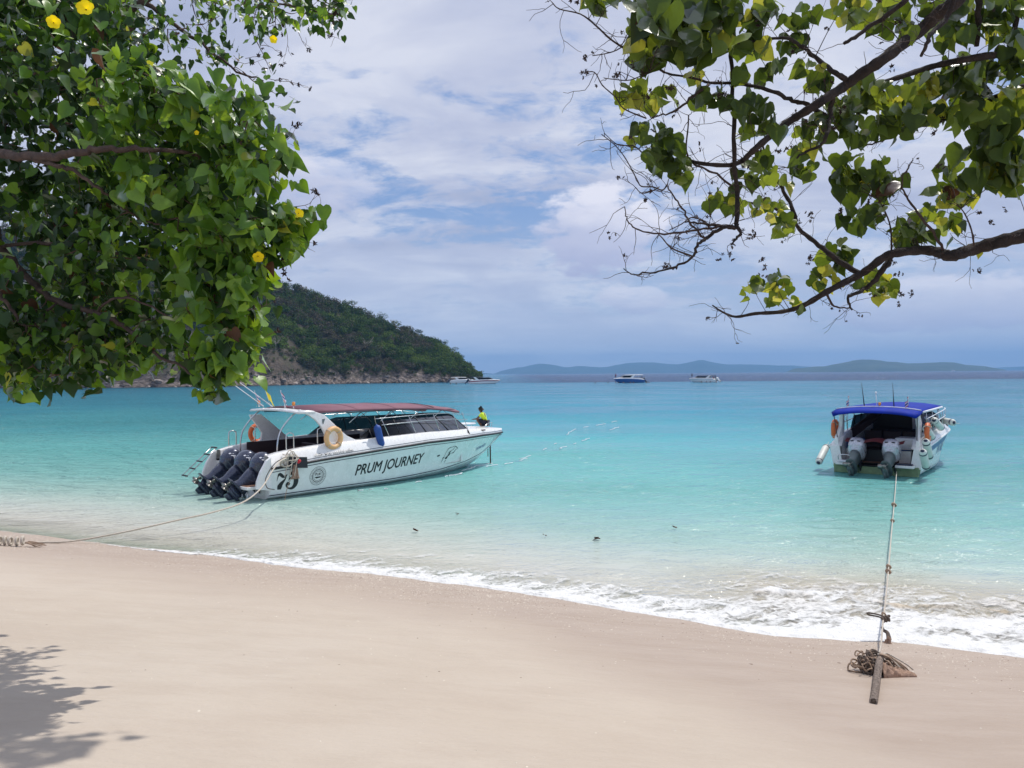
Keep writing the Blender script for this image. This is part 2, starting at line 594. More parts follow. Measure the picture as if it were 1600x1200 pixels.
def water_material():
    m_, T = newmat('sea_water')
    g = T.n('ShaderNodeNewGeometry').outputs['Position']
    sep = T.n('ShaderNodeSeparateXYZ', i_0=g)
    colr = T.n('ShaderNodeAttribute', attribute_name='tint').outputs['Color']
    clear = T.n('ShaderNodeAttribute', attribute_name='clear').outputs['Fac']
    pn = T.noise(T.mapping(g, rot=(0, 0, 0.2), sc=(0.35, 1.0, 1)), 0.09, 5, 0.6)
    k = T.maprange(pn, 0.3, 0.7, 0.90, 1.10)
    colr = T.mix(1.0, colr, T.n('ShaderNodeCombineColor', i_0=k, i_1=k, i_2=k).outputs[0], 'MULTIPLY')
    body = T.n('ShaderNodeBsdfDiffuse', i_0=colr)
    clr = T.n('ShaderNodeBsdfTransparent', i_0=(0.80, 0.96, 0.94, 1))
    mx = T.n('ShaderNodeMixShader', i_0=clear, i_1=body.outputs[0], i_2=clr.outputs[0])
    # ripples of three sizes; the small ones fade out where they are smaller than the eye can part
    dist = T.n('ShaderNodeVectorMath', operation='LENGTH', i_0=g).outputs['Value']
    m1 = T.mapping(g, rot=(0, 0, 0.35), sc=(0.45, 1.0, 1))
    a = T.noise(m1, 1.7, 5, 0.62, 0.4)
    b2 = T.noise(T.mapping(g, rot=(0, 0, -0.3), sc=(0.6, 1.0, 1)), 5.5, 3, 0.6, 0.3)
    c2 = T.noise(T.mapping(g, rot=(0, 0, 0.1), sc=(0.4, 1.0, 1)), 0.33, 6, 0.68, 0.3)
    gust = T.noise(T.mapping(g, loc=(7, 3, 0), rot=(0, 0, 0.2), sc=(0.5, 1, 1)), 0.10, 4, 0.6)
    rough_left = T.n('ShaderNodeAttribute', attribute_name='wind').outputs['Fac']
    amp = T.math('ADD', T.maprange(gust, 0.42, 0.62, 0.22, 0.75, True), rough_left)
    a = T.maprange(a, .36, .64, 0, 1, True)
    h = T.math('MULTIPLY', T.math('MULTIPLY', a, T.maprange(dist, 20, 120, 1.0, 0.45)), 0.55)
    h = T.math('ADD', h, T.math('MULTIPLY', T.math('MULTIPLY', b2, T.maprange(dist, 10, 45, 1, 0)), 0.16))
    h = T.math('ADD', h, T.math('MULTIPLY', c2, T.maprange(dist, 15, 200, 0.6, 3.4)))
    h = T.math('MULTIPLY', h, amp)
    bp = T.n('ShaderNodeBump', i_Strength=1.0, i_Distance=0.30, i_Height=h)
    gl = T.n('ShaderNodeBsdfGlossy', i_Roughness=0.10, i_Color=(1, 1, 1, 1))
    T.t.links.new(bp.outputs[0], gl.inputs['Normal'])
    bp2 = T.n('ShaderNodeBump', i_Strength=0.8, i_Distance=0.21, i_Height=h)
    T.t.links.new(bp2.outputs[0], body.inputs['Normal'])
    fr = T.n('ShaderNodeFresnel', i_0=1.33)
    T.t.links.new(bp.outputs[0], fr.inputs['Normal'])
    fac = T.math('MINIMUM', T.math('MULTIPLY', fr.outputs[0], 0.80), 0.62)
    out = T.n('ShaderNodeMixShader', i_0=fac, i_1=mx.outputs[0], i_2=gl.outputs[0])
    T.n('ShaderNodeOutputMaterial', i_0=out.outputs[0])
    return m_


def lerp_cols(s, stops):
    xs = [a for a, _ in stops]
    return np.stack([np.interp(s, xs, [c[i] for _, c in stops]) for i in range(3)], -1)


def water():
    Y = [5.0]
    while Y[-1] < 9800: Y.append(Y[-1] * 1.0075 + 0.0)
    Y = np.array(Y); u = np.linspace(-1.0, 1.0, 340)
    YY, UU = np.meshgrid(Y, u, indexing='ij')
    XX = UU * (YY * 1.25 + 9)
    S = offshore(XX, YY)
    Z = watz(XX, YY)
    s2 = np.maximum(S, 0) * (1 + 0.25 * fbm(XX * 0.07, YY * 0.05, 3, 41))
    c = lerp_cols(s2, [(0, (.76, .70, .61)), (1.6, (.70, .68, .60)), (3.5, (.55, .62, .56)), (6, (.36, .54, .49)), (10, (.215, .465, .435)), (17, (.14, .42, .41)),
                       (30, (.075, .34, .39)), (60, (.038, .245, .34)), (130, (.035, .20, .30)), (255, (.03, .165, .265))])
    sand_r = smooth(2.0, 5.0, XX) * (1 - smooth(2.2, 4.6, S))
    c = c * (1 - .75 * sand_r[..., None]) + np.array([.52, .45, .34]) * .75 * sand_r[..., None]
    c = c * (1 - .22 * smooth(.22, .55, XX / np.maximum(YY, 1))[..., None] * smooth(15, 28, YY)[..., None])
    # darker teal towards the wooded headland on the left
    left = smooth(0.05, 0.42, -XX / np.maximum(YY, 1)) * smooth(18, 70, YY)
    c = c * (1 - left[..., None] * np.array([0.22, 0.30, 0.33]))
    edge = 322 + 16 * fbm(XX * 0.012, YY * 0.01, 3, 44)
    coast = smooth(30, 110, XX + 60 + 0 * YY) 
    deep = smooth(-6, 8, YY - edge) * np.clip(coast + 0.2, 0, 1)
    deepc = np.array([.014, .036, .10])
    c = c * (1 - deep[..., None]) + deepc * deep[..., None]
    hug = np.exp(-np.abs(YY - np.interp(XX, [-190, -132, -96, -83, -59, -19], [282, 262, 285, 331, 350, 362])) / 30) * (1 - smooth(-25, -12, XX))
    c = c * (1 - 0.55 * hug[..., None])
    clear = np.interp(S, [-2, 0, .5, 1.5, 4, 8, 14, 26], [1, .9, .55, .30, .18, .12, .06, 0])
    wind = 1.9 * smooth(0.08, 0.36, -XX / np.maximum(YY, 1)) * smooth(1, 9, S) + .9 * np.exp(-((XX - YY * .44) / (YY * .09)) ** 2) * np.exp(-((YY - 20) / 6.0) ** 2) + 0.35 * smooth(250, 330, YY)
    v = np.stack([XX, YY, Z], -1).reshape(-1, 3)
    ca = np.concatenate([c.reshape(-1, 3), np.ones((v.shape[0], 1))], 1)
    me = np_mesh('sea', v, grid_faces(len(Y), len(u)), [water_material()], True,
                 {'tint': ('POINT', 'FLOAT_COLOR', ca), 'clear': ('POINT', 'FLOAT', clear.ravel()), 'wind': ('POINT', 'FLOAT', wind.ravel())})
    tag(link('sea', me), kind='structure')


water()


# ------------------------------------------------------------------ foam
def foam_material():
    m_, T = newmat('sea_foam')
    g = T.n('ShaderNodeNewGeometry').outputs['Position']
    dens = T.n('ShaderNodeAttribute', attribute_name='froth').outputs['Fac']
    w = T.noise(g, 1.6, 3, 0.6)
    wv = T.n('ShaderNodeVectorMath', operation='ADD', i_0=g)
    T.t.links.new(T.n('ShaderNodeCombineXYZ', i_0=T.math('MULTIPLY', w, 1.2), i_1=T.math('MULTIPLY', w, 0.9)).outputs[0], wv.inputs[1])
    gm = T.mapping(wv.outputs[0], rot=(0, 0, 0.46), sc=(0.75, 1.25, 1))
    n1 = T.noise(gm, 2.2, 7, 0.68, 0.6)
    vo = T.n('ShaderNodeTexVoronoi', feature='SMOOTH_F1', i_Scale=7.5)
    vo.inputs['Smoothness'].default_value = 0.3
    T.t.links.new(gm, vo.inputs['Vector'])
    vo2 = T.n('ShaderNodeTexVoronoi', feature='F1', i_Scale=21.0)
    T.t.links.new(gm, vo2.inputs['Vector'])
    lace = T.math('ADD', T.math('MULTIPLY', vo.outputs['Distance'], 0.75), T.math('MULTIPLY', vo2.outputs['Distance'], 0.30))
    q = T.math('ADD', T.math('MULTIPLY', n1, 0.75), T.math('MULTIPLY', lace, 0.45))
    q = T.math('ADD', q, T.math('MULTIPLY', dens, 0.95))
    a = T.maprange(q, 0.98, 1.34, 0, .96, True)
    sandy = T.n('ShaderNodeAttribute', attribute_name='sandy').outputs['Fac']
    nn = T.noise(g, 3.5, 6, 0.65)
    c = T.mix(T.maprange(nn, 0.35, 0.65), (0.86, 0.86, 0.84), (0.74, 0.745, 0.73))
    c = T.mix(sandy, c, T.mix(T.maprange(nn, 0.4, 0.6), (0.60, 0.51, 0.39), (0.36, 0.29, 0.19)))
    b = T.n('ShaderNodeBsdfPrincipled', i_Base_Color=c, i_Roughness=0.45)
    b.inputs['Subsurface Weight'].default_value = 0.0
    v3 = T.n('ShaderNodeTexVoronoi', feature='F1', i_Scale=42.0)
    T.t.links.new(g, v3.inputs['Vector'])
    hh = T.math('ADD', T.math('MULTIPLY', v3.outputs['Distance'], 0.6), T.math('MULTIPLY', T.noise(g, 14, 6, 0.7), 1.6))
    hh = T.math('ADD', hh, T.math('MULTIPLY', a, 0.8))
    bp = T.n('ShaderNodeBump', i_Strength=0.8, i_Distance=0.022, i_Height=hh)
    T.t.links.new(bp.outputs[0], b.inputs['Normal'])
    tr = T.n('ShaderNodeBsdfTransparent')
    mx = T.n('ShaderNodeMixShader', i_0=a, i_1=tr.outputs[0], i_2=b.outputs[0])
    T.n('ShaderNodeOutputMaterial', i_0=mx.outputs[0])
    return m_


def foam():
    nx, nv = 1500, 130
    X = np.linspace(-21, 15, nx)
    wid = np.interp(X, [-21, -10, -7.5, -5.5, -4, -2.4, 0, 2, 3.7, 6, 15], [.35, .6, .9, 1.3, 1.7, 2.2, 2.5, 2.8, 3.3, 3.9, 4.4])
    inn = 0.14 + 0.22 * (fbm(X * 0.55, X * 0 + 1, 3, 61) + 0.35) + 0.07 * fbm(X * 3.1, X * 0, 4, 62)
    inn = np.maximum(inn, -0.02)
    V = np.linspace(0, 1, nv) ** 1.15
    XX, VV = np.meshgrid(X, V, indexing='ij')
    W_ = wid[:, None]; I_ = inn[:, None]
    S = -I_ + VV * (W_ * (1 + 0.25 * fbm(X * 0.7, X * 0 + 5, 3, 66)[:, None]) + I_)      # offshore coordinate
    YY = ys(X)[:, None] + S / 0.89
    base = np.maximum(sandz(XX, YY), watz(XX, YY))
    thick = smooth(0, 0.03, VV) * smooth(0, 0.12, 1 - VV)
    strong = smooth(-11, -4, XX)
    lump = 0.5 + fbm(XX * 7, YY * 7, 4, 63, 0.6)
    front = np.exp(-((S + I_ - 0.10) / 0.10) ** 2)
    Z = base + 0.006 + thick * (0.004 + strong * (0.010 + 0.030 * lump * (0.45 + 0.55 * front) + 0.012 * fbm(XX * 22, YY * 22, 3, 64)))
    Z = np.where(VV == 0, base + 0.001, Z)
    rdg = ridge(XX, YY)
    face = smooth(-0.004, 0.03, rdg - 0.02) * smooth(0.0, 0.25, 1.80 - S) * smooth(1.25, 1.5, S)
    dens = np.interp(VV, [0, .02, .18, .45, .8, 1], [.75, 1.0, .66, .45, .30, .0])
    dens = dens * (0.45 + 0.55 * strong) + 0.16 * smooth(.02, .07, rdg) * strong
    dens += 0.16 * fbm(XX * 0.9, YY * 2.0, 3, 67) * (VV > .05)
    right = smooth(2.5, 5, XX)
    dens += 0.16 * right * smooth(.15, .4, VV) * (1 - smooth(.78, 1, VV))
    sandy = np.clip(0.95 * face + 0.35 * right * smooth(0.15, 0.7, VV) * (1 - smooth(.7, .9, VV)) * smooth(-0.1, 0.5, fbm(XX * 0.9, YY * 1.7, 3, 68)), 0, 1)
    v = np.stack([XX, YY, Z], -1).reshape(-1, 3)
    me = np_mesh('sea_foam', v, grid_faces(nx, nv), [foam_material()], True,
                 {'froth': ('POINT', 'FLOAT', dens.ravel()), 'sandy': ('POINT', 'FLOAT', sandy.ravel())})
    tag(link('sea_foam', me), 'white lacy foam of the wash along the edge of the sand', 'foam', kind='stuff')


foam()


# ------------------------------------------------------------------ far islands
def island_material(name, c1, c2):
    m_, T = newmat(name)
    g = T.n('ShaderNodeNewGeometry').outputs['Position']
    c = T.mix(T.maprange(T.noise(g, 0.012, 6, 0.65), 0.35, 0.65), c1, c2)
    b = T.n('ShaderNodeBsdfPrincipled', i_Base_Color=c, i_Roughness=0.95)
    T.n('ShaderNodeOutputMaterial', i_0=b.outputs[0])
    return m_


def island(name, prof, d, depth, mat, label, seed):
    px = np.array([p[0] for p in prof], float); py = np.array([p[1] for p in prof], float)
    n = 220
    xs = np.linspace(px[0], px[-1], n)
    yv = np.interp(xs, px, py)
    k = np.hanning(9); k /= k.sum()
    yv = np.convolve(np.pad(yv, 4, mode='edge'), k, 'valid')
    hor = 584 - 0.0078 * (xs - 800)
    H = np.maximum((hor - yv) / FOC * d, 0.0)
    X = (xs - 800) / FOC * d
    vs = []
    V = np.linspace(-1, 1, 25)
    for v in V:
        prof_ = (1 - abs(v)) ** 0.8
        nz = 1 + (0.5 * fbm(X / 260, X * 0 + v * 2.5, 5, seed)) * (1 - (1 - abs(v)) ** 2)
        z = H * prof_ * nz + 3 * fbm(X / 60, X * 0 + v * 9, 3, seed + 5) * np.minimum(H / 30, 1) - 3.0 * abs(v)
        yy = d + v * depth * (0.5 + 0.5 * np.minimum(H / 60, 1)) + depth * 0.2 * fbm(X / 700, X * 0, 3, seed + 9)
        vs.append(np.stack([X * (yy / d), yy, z], -1))
    v = np.stack(vs, 0).reshape(-1, 3)
    me = np_mesh(name, v, grid_faces(25, n), [mat])
    tag(link(name, me), label, None, kind='structure')


def islands():
    im = island_material('island_forest', (0.022, 0.045, 0.03), (0.05, 0.07, 0.04))
    island('hills', [(768, 585), (780, 580), (800, 575), (822, 572), (842, 567), (862, 569), (885, 573.5), (903, 571), (925, 572.5), (945, 573.5), (962, 570), (978, 567), (1000, 565.5),
                     (1020, 565.5), (1040, 568), (1060, 569), (1080, 565), (1095, 561.5), (1112, 565), (1135, 569), (1170, 568.5), (1210, 570), (1240, 570.5), (1280, 574), (1330, 581)],
           8400, 700, im, 'long chain of hazy blue hills on the horizon', 101)
    island('hills', [(1225, 582), (1240, 575), (1262, 573), (1290, 571), (1315, 566), (1335, 562), (1352, 560.5), (1372, 562), (1392, 564), (1420, 567), (1445, 566), (1470, 565),
                     (1490, 565), (1512, 569), (1535, 571), (1550, 573), (1572, 577)],
           4300, 380, im, 'darker wooded island on the right of the horizon', 131)
    island('hills', [(1520, 580), (1560, 573.5), (1600, 572), (1680, 569), (1760, 573), (1820, 580)], 8800, 400, im, 'faint hills beyond the right island', 151)
    island('hills', [(716, 586), (740, 583.5), (755, 582), (775, 583.5), (792, 586)], 7000, 200, im, 'low hazy islet past the headland tip', 171)


islands()


def haze():
    m_, T = newmat('haze')
    v = T.n('ShaderNodeVolumePrincipled')
    v.inputs['Color'].default_value = (0.26, 0.56, 1.0, 1)
    v.inputs['Density'].default_value = 1.5e-4
    v.inputs['Anisotropy'].default_value = 0.0
    T.n('ShaderNodeOutputMaterial', i_1=v.outputs[0])
    mb = MB().box((0, 4400, 115), (27000, 11200, 242))
    tag(mb.build('haze', m_), 'thin blue sea haze', None, kind='stuff')


haze()

# ================================================================== boats
M_WHITE = pmat('gelcoat_white', (0.80, 0.80, 0.79), 0.28, var=0.04, coat=0.4, dirt=(0.55, 0.53, 0.48), dirt_amt=0.25)
M_HULL = pmat('hull_pale', (0.78, 0.81, 0.80), 0.25, var=0.05, vscale=1.2, coat=0.5, dirt=(0.52, 0.58, 0.55), dirt_amt=0.35)
M_CREAM = pmat('cockpit_grey', (0.42, 0.40, 0.42), 0.6, var=0.1)
M_NAVY = pmat('navy_trim', (0.012, 0.016, 0.05), 0.35)
M_RUB = pmat('rubber_black', (0.012, 0.012, 0.016), 0.5)
M_STEEL = pmat('stainless_steel', (0.62, 0.62, 0.62), 0.18, metal=1.0, var=0.08)
M_BLACKPOLE = pmat('dark_pole', (0.03, 0.03, 0.035), 0.4)
M_MAROON = pmat('maroon_canvas', (0.19, 0.082, 0.110), 0.75, var=0.18, vscale=1.5, bump=0.2, bscale=9, dirt=(0.26, 0.13, 0.14), dirt_amt=0.35)
M_BLUECANVAS = pmat('blue_canvas', (0.008, 0.028, 0.30), 0.7, var=0.2, vscale=2, bump=0.15, bscale=9, spec=0.1)
M_SEAT = pmat('seat_maroon', (0.035, 0.015, 0.016), 0.6)
M_SEATBLUE = pmat('seat_blue', (0.02, 0.06, 0.22), 0.6)
M_DECK = pmat('deck_brown', (0.20, 0.11, 0.07), 0.7)
M_ENGINE = pmat('engine_navy', (0.040, 0.049, 0.085), 0.26, metal=0.35, var=0.03, coat=0.7)
M_SILVER = pmat('engine_silver', (0.50, 0.50, 0.55), 0.28, metal=0.3, var=0.02, coat=0.7)
M_GREYMETAL = pmat('engine_grey', (0.13, 0.16, 0.16), 0.4, metal=0.3, var=0.2)
M_PROP = pmat('propeller_metal', (0.34, 0.32, 0.29), 0.35, metal=0.8, var=0.2)
M_PRINT = pmat('print_black', (0.008, 0.010, 0.014), 0.4)
M_PRINTBLUE = pmat('print_blue', (0.05, 0.10, 0.30), 0.4)
M_PRINTWHITE = pmat('print_white', (0.75, 0.76, 0.8), 0.4)
M_BUOYCREAM = pmat('buoy_cream', (0.72, 0.43, 0.20), 0.5, var=0.1, vscale=6)
M_BUOYORANGE = pmat('buoy_orange', (0.62, 0.13, 0.03), 0.5, var=0.15, vscale=6)
M_BLUEFENDER = pmat('fender_blue', (0.015, 0.07, 0.30), 0.55, var=0.2, vscale=5)
M_WHITEFENDER = pmat('fender_white', (0.62, 0.65, 0.60), 0.5, var=0.1, vscale=5)
M_ROPE = pmat('rope_cream', (0.56, 0.50, 0.42), 0.85, var=0.2, vscale=30, bump=0.8, bscale=90)
M_ROPEOLD = pmat('rope_old', (0.34, 0.24, 0.17), 0.95, var=0.45, vscale=14, bump=0.9, bscale=70)
M_ROPEDARK = pmat('rope_dark', (0.12, 0.09, 0.07), 0.95, var=0.45, vscale=14, bump=0.9, bscale=70)
M_CLOTH = pmat('old_cloth', (0.36, 0.235, 0.17), 0.95, var=0.35, vscale=16, bump=.8, bscale=60, dirt=(.16, .10, .07), dirt_amt=.7)
M_AMBER = pmat('amber_lens', (0.75, 0.25, 0.02), 0.2, var=0.1, coat=1.0)
M_RED = pmat('red_plastic', (0.55, 0.02, 0.03), 0.45)
M_YELLOW = pmat('yellow_cloth', (0.75, 0.62, 0.03), 0.8)
M_FRED = pmat('flag_red', (0.50, 0.02, 0.05), 0.8)
M_FBLUE = pmat('flag_blue', (0.03, 0.03, 0.22), 0.8)
M_FWHITE = pmat('flag_white', (0.75, 0.75, 0.78), 0.8)
M_SKIN = pmat('skin', (0.16, 0.075, 0.045), 0.55, var=0.08)
M_HAIR = pmat('hair', (0.01, 0.009, 0.009), 0.6)
M_LIME = pmat('lime_shirt', (0.62, 0.80, 0.04), 0.8, var=0.08)
M_SHORTS = pmat('dark_shorts', (0.012, 0.013, 0.028), 0.8)
M_VEST = pmat('life_vest', (0.75, 0.10, 0.04), 0.7)
M_ALGAE = pmat('hull_algae', (0.20, 0.29, 0.15), 0.6, var=0.25, vscale=4)


def glass_mat():
    m_, T = newmat('tinted_glass')
    g = T.n('ShaderNodeBsdfGlossy', i_Color=(1, 1, 1, 1), i_Roughness=0.04)
    t = T.n('ShaderNodeBsdfTransparent', i_0=(0.03, 0.035, 0.045, 1))
    f = T.n('ShaderNodeFresnel', i_0=1.5)
    mx = T.n('ShaderNodeMixShader', i_0=T.math('MULTIPLY', f.outputs[0], 0.26), i_1=t.outputs[0], i_2=g.outputs[0])
    T.n('ShaderNodeOutputMaterial', i_0=mx.outputs[0])
    return m_


M_GLASS = glass_mat()


class Hull:
    def __init__(s, L, B, k=1.0, stern_drop=True):
        s.L, s.B, s.k, s.sd = L, B, k, stern_drop

    def t(s, x): return min(max(x / s.L, 0), 1)

    def bs(s, x):
        t = s.t(x)
        b = s.B / 2 * (1 - (max(0, t - .40) / .60) ** 2.5)
        return max(b * (0.96 + 0.04 * min(1, t / .2)), 0.0)

    def bc(s, x):
        t = s.t(x)
        return max(s.B / 2 * .87 * (1 - (max(0, t - .30) / .655) ** 2.1), 0.0) if t < .955 else 0.0

    def zs(s, x): return s.k * float(np.interp(s.t(x), [0, .16, .35, .52, .8, 1], [.97, 1.12, 1.25, 1.35, 1.36, 1.28]))
    def zc(s, x): return s.k * float(np.interp(s.t(x), [0, .4, .6, .75, .85, .92, .96, 1], [.10, .13, .20, .34, .52, .76, .98, 1.26]))
    def zk(s, x): return s.k * float(np.interp(s.t(x), [0, .55, .7, .8, .88, .94, .98, 1], [-.45, -.45, -.33, -.10, .28, .74, 1.08, 1.28]))

    def side(s, x, z):
        """half beam of the topsides at height z"""
        zc, zs_ = s.zc(x), s.zs(x)
        w = min(max((z - zc) / max(zs_ - zc, 1e-3), 0), 1)
        c, b = s.bc(x), s.bs(x)
        return c + (b - c) * w ** (1.0 + 0.5 * s.t(x))

    def ring(s, x):
        """half section, keel to sheer (starboard: y negative)"""
        zc, zs_ = s.zc(x), s.zs(x)
        pts = [(x, 0, s.zk(x)), (x, -s.bc(x) * .5, s.zk(x) + (zc - s.zk(x)) * .42), (x, -s.bc(x) * .985, zc - 0.02 * s.k)]
        for w in (0, .12, .25, .4, .55, .7, .85, 1):
            z = zc + (zs_ - zc) * w
            pts.append((x, -s.side(x, z), z))
        return pts


def xs_for(L, n=46):
    return [L * (1 - (1 - i / n) ** 1.35) for i in range(n)] + [L * .997]


def text_geo(txt, size, shear=0.0, bold=0.0, font=None):
    cu = bpy.data.curves.new('lettering', 'FONT')
    cu.body = txt; cu.size = size; cu.shear = shear; cu.offset = bold
    cu.resolution_u = 3
    o = bpy.data.objects.new('lettering', cu)
    COL.objects.link(o)
    dg = bpy.context.evaluated_depsgraph_get()
    me = bpy.data.meshes.new_from_object(o.evaluated_get(dg))
    V = [tuple(v.co) for v in me.vertices]; Fs = [tuple(p.vertices) for p in me.polygons]
    bpy.data.objects.remove(o); bpy.data.curves.remove(cu); bpy.data.meshes.remove(me)
    return V, Fs


def subdivide_long(V, Fs, maxlen):
    import bmesh
    bm = bmesh.new()
    vs = [bm.verts.new(v) for v in V]
    for f in Fs:
        try: bm.faces.new([vs[i] for i in f])
        except ValueError: pass
    bmesh.ops.triangulate(bm, faces=bm.faces)
    for _ in range(4):
        e = [e for e in bm.edges if e.calc_length() > maxlen]
        if not e: break
        bmesh.ops.subdivide_edges(bm, edges=e, cuts=1)
    bmesh.ops.triangulate(bm, faces=bm.faces)
    bm.verts.index_update()
    V = [tuple(v.co) for v in bm.verts]; Fs = [tuple(v.index for v in f.verts) for f in bm.faces]
    bm.free()
    return V, Fs


def stroke(pts, widths):
    """flat brush stroke in 2-D as verts, faces"""
    V = []; Fs = []
    n = len(pts)
    if not hasattr(widths, '__len__'): widths = [widths] * n
    for i, p in enumerate(pts):
        a = Vector(pts[max(i - 1, 0)]); b = Vector(pts[min(i + 1, n - 1)])
        d = (b - a)
        if d.length < 1e-9: d = Vector((1, 0))
        d.normalize(); nn = Vector((-d.y, d.x)) * widths[i] / 2
        V += [(p[0] + nn.x, p[1] + nn.y, 0), (p[0] - nn.x, p[1] - nn.y, 0)]
    for i in range(n - 1): Fs.append((2 * i, 2 * i + 1, 2 * i + 3, 2 * i + 2))
    return V, Fs


def sp2(pts, n=6):
    return [(p.x, p.y) for p in spline([(a, b, 0) for a, b in pts], n)]


class Decal:
    """flat print laid on the starboard (or port) topsides; local 2-D coords are (x along hull, z up)"""
    def __init__(s): s.V = []; s.F = []

    def add(s, V, F, x0=0, z0=0, slope=0.0, sx=1.0, sz=1.0):
        o = len(s.V)
        s.V += [(x0 + v[0] * sx, z0 + v[1] * sz + v[0] * sx * slope) for v in V]
        s.F += [tuple(i + o for i in f) for f in F]

    def build(s, name, mat, hull, parent, side=-1, off=0.006, ymap=None):
        V, Fs = subdivide_long([(a, b, 0) for a, b in s.V], s.F, 0.25)
        out = []
        for a, b, _ in V:
            y = (ymap(a, b) if ymap else hull.side(a, b)) + off
            out.append((a, side * y, b))
        me = bpy.data.meshes.new(name); me.from_pydata(out, [], Fs); me.update()
        return link(name, me, parent, mat)


def world_to_hullside(M, hull, px, py, side=-1, x=4.0, z=0.7, ymap=None):
    """which point (x, z) of the hull side shows at photo pixel (px, py)"""
    f = lambda a, b: proj(M @ Vector((a, side * (ymap(a, b) if ymap else hull.side(a, b)), b)))
    for _ in range(14):
        u, v = f(x, z)
        u1, v1 = f(x + 1e-3, z); u2, v2 = f(x, z + 1e-3)
        a, b, c, d = (u1 - u) / 1e-3, (u2 - u) / 1e-3, (v1 - v) / 1e-3, (v2 - v) / 1e-3
        det = a * d - b * c
        if abs(det) < 1e-9: break
        eu, ev = px - u, py - v
        x += max(-2, min(2, (d * eu - b * ev) / det)); z += max(-.5, min(.5, (a * ev - c * eu) / det))
    return x, z


# ---------------------------------------------------------------- outboard engine
def superellipse(cx, cz, rx, ry, n=20, p=2.6):
    out = []
    for k in range(n):
        a = 2 * math.pi * k / n
        c, s_ = math.cos(a), math.sin(a)
        out.append((cx + rx * abs(c) ** (2 / p) * (1 if c >= 0 else -1), ry * abs(s_) ** (2 / p) * (1 if s_ >= 0 else -1), cz))
    return out


def outboard(parent, loc, tilt, main, low, text=None, scale=1.0, eyes=False, detail=True, fat=1.0):
    """outboard engine as a part with sub-parts; x forward, tilt in radians about y"""
    A = Matrix.Translation(loc) @ Matrix.Rotation(tilt, 4, 'Y') @ Matrix.Diagonal((scale * fat, scale * fat, scale * (.76 if fat > 1 else 1), 1))
    # powerhead cowling, narrow below and rounded above
    mb = MB()
    secs = [(-.42, .02, .20, .13), (-.42, .08, .25, .17), (-.42, .16, .29, .20), (-.42, .19, .305, .215), (-.42, .20, .32, .23), (-.43, .38, .345, .245), (-.44, .52, .35, .245),
            (-.43, .66, .33, .235), (-.42, .76, .28, .20), (-.41, .81, .20, .14), (-.41, .83, .08, .06)]
    mb.loft([superellipse(c, z, rx, ry, 24, 2.9) for c, z, rx, ry in secs])
    body = mb.build('outboard_engine', main, parent)
    body.matrix_local = A
    # leg
    leg = MB()
    secs = [(-.42, .04, .25, .15), (-.43, -.15, .235, .14), (-.45, -.32, .20, .12), (-.45, -.50, .185, .10), (-.46, -.66, .21, .09), (-.47, -.72, .25, .085)]
    leg.loft([superellipse(c, z, rx, ry, 16, 2.4) for c, z, rx, ry in secs])
    leg.build('leg', low, body)
    g = MB()
    g.loft([superellipse(-.50, -.73, .33, .16, 18, 2.2), superellipse(-.50, -.755, .33, .16, 18, 2.2)])         # plate above the propeller
    g.loft([superellipse(-.46, -.75, .20, .06, 14), superellipse(-.45, -.92, .17, .05, 14), superellipse(-.43, -1.02, .14, .04, 14)])
    g.tube([(-.18, 0, -.97), (-.22, 0, -.97), (-.35, 0, -.97), (-.55, 0, -.97), (-.68, 0, -.97)], [.01, .045, .075, .075, .055], 12)
    g.loft([superellipse(-.45, -1.0, .13, .018, 10), superellipse(-.50, -1.22, .07, .012, 10)])
    g.build('gearcase', low, body)
    p = MB()
    p.tube([(-.68, 0, -.97), (-.80, 0, -.97)], [.055, .045], 10)
    for k in range(3):
        an = 2 * math.pi * k / 3 + .5
        R_ = Matrix.Translation((-.74, 0, -.97)) @ Matrix.Rotation(an, 4, 'X')
        rings = []
        for r_, w, tw in ((.04, .05, .9), (.09, .085, .75), (.14, .085, .6), (.175, .045, .5)):
            c, s_ = math.cos(tw), math.sin(tw)
            rings.append([(w * c * q + .006 * e * s_, w * s_ * q - .006 * e * c, r_) for q, e in ((-1, 0), (0, 1), (1, 0), (0, -1))])
        p.loft(rings, M=R_)
    p.build('propeller', M_PROP, body)
    b = MB()
    b.box((-.10, .12, -.10), (.16, .03, .42)); b.box((-.10, -.12, -.10), (.16, .03, .42)); b.box((-.20, 0, -.05), (.14, .2, .16))
    b.build('bracket', M_RUB, body)
    if detail:
        # pressed panel line and intake on each side of the cowling
        for sd_ in (-1, 1):
            q = MB()
            q.tube([(-.70, sd_ * .19, .25), (-.45, sd_ * .243, .26), (-.18, sd_ * .21, .27)], [.006, .012, .006], 6)
            q.build('cowling_seam', M_RUB, body)
        if text:
            for sd_ in (-1, 1):
                V, Fs = text_geo(text, .16, 0.2, .004)
                w = max(v[0] for v in V)
                vs = []
                for x_, y_, _ in V:
                    xx = x_ - w / 2
                    zz = .42 + y_
                    xx2 = -.45 + (xx if sd_ < 0 else -xx)
                    q_ = abs((xx2 + .43) / .345)
                    yy = .247 * max(0.05, 1 - q_ ** 2.9) ** (1 / 2.9) + .006
                    vs.append((xx2, sd_ * yy, zz))
                me = bpy.data.meshes.new('lettering'); me.from_pydata(vs, [], Fs)
                link('lettering', me, body, M_PRINTWHITE)
        if eyes:
            for sd_ in (-1, 1):
                q = MB(); q.tube([(-.76, sd_ * .09, .42), (-.785, sd_ * .09, .42)], [.05, .05], 10, flat=.5)
                q.build('vent', M_RUB, body)
    return body


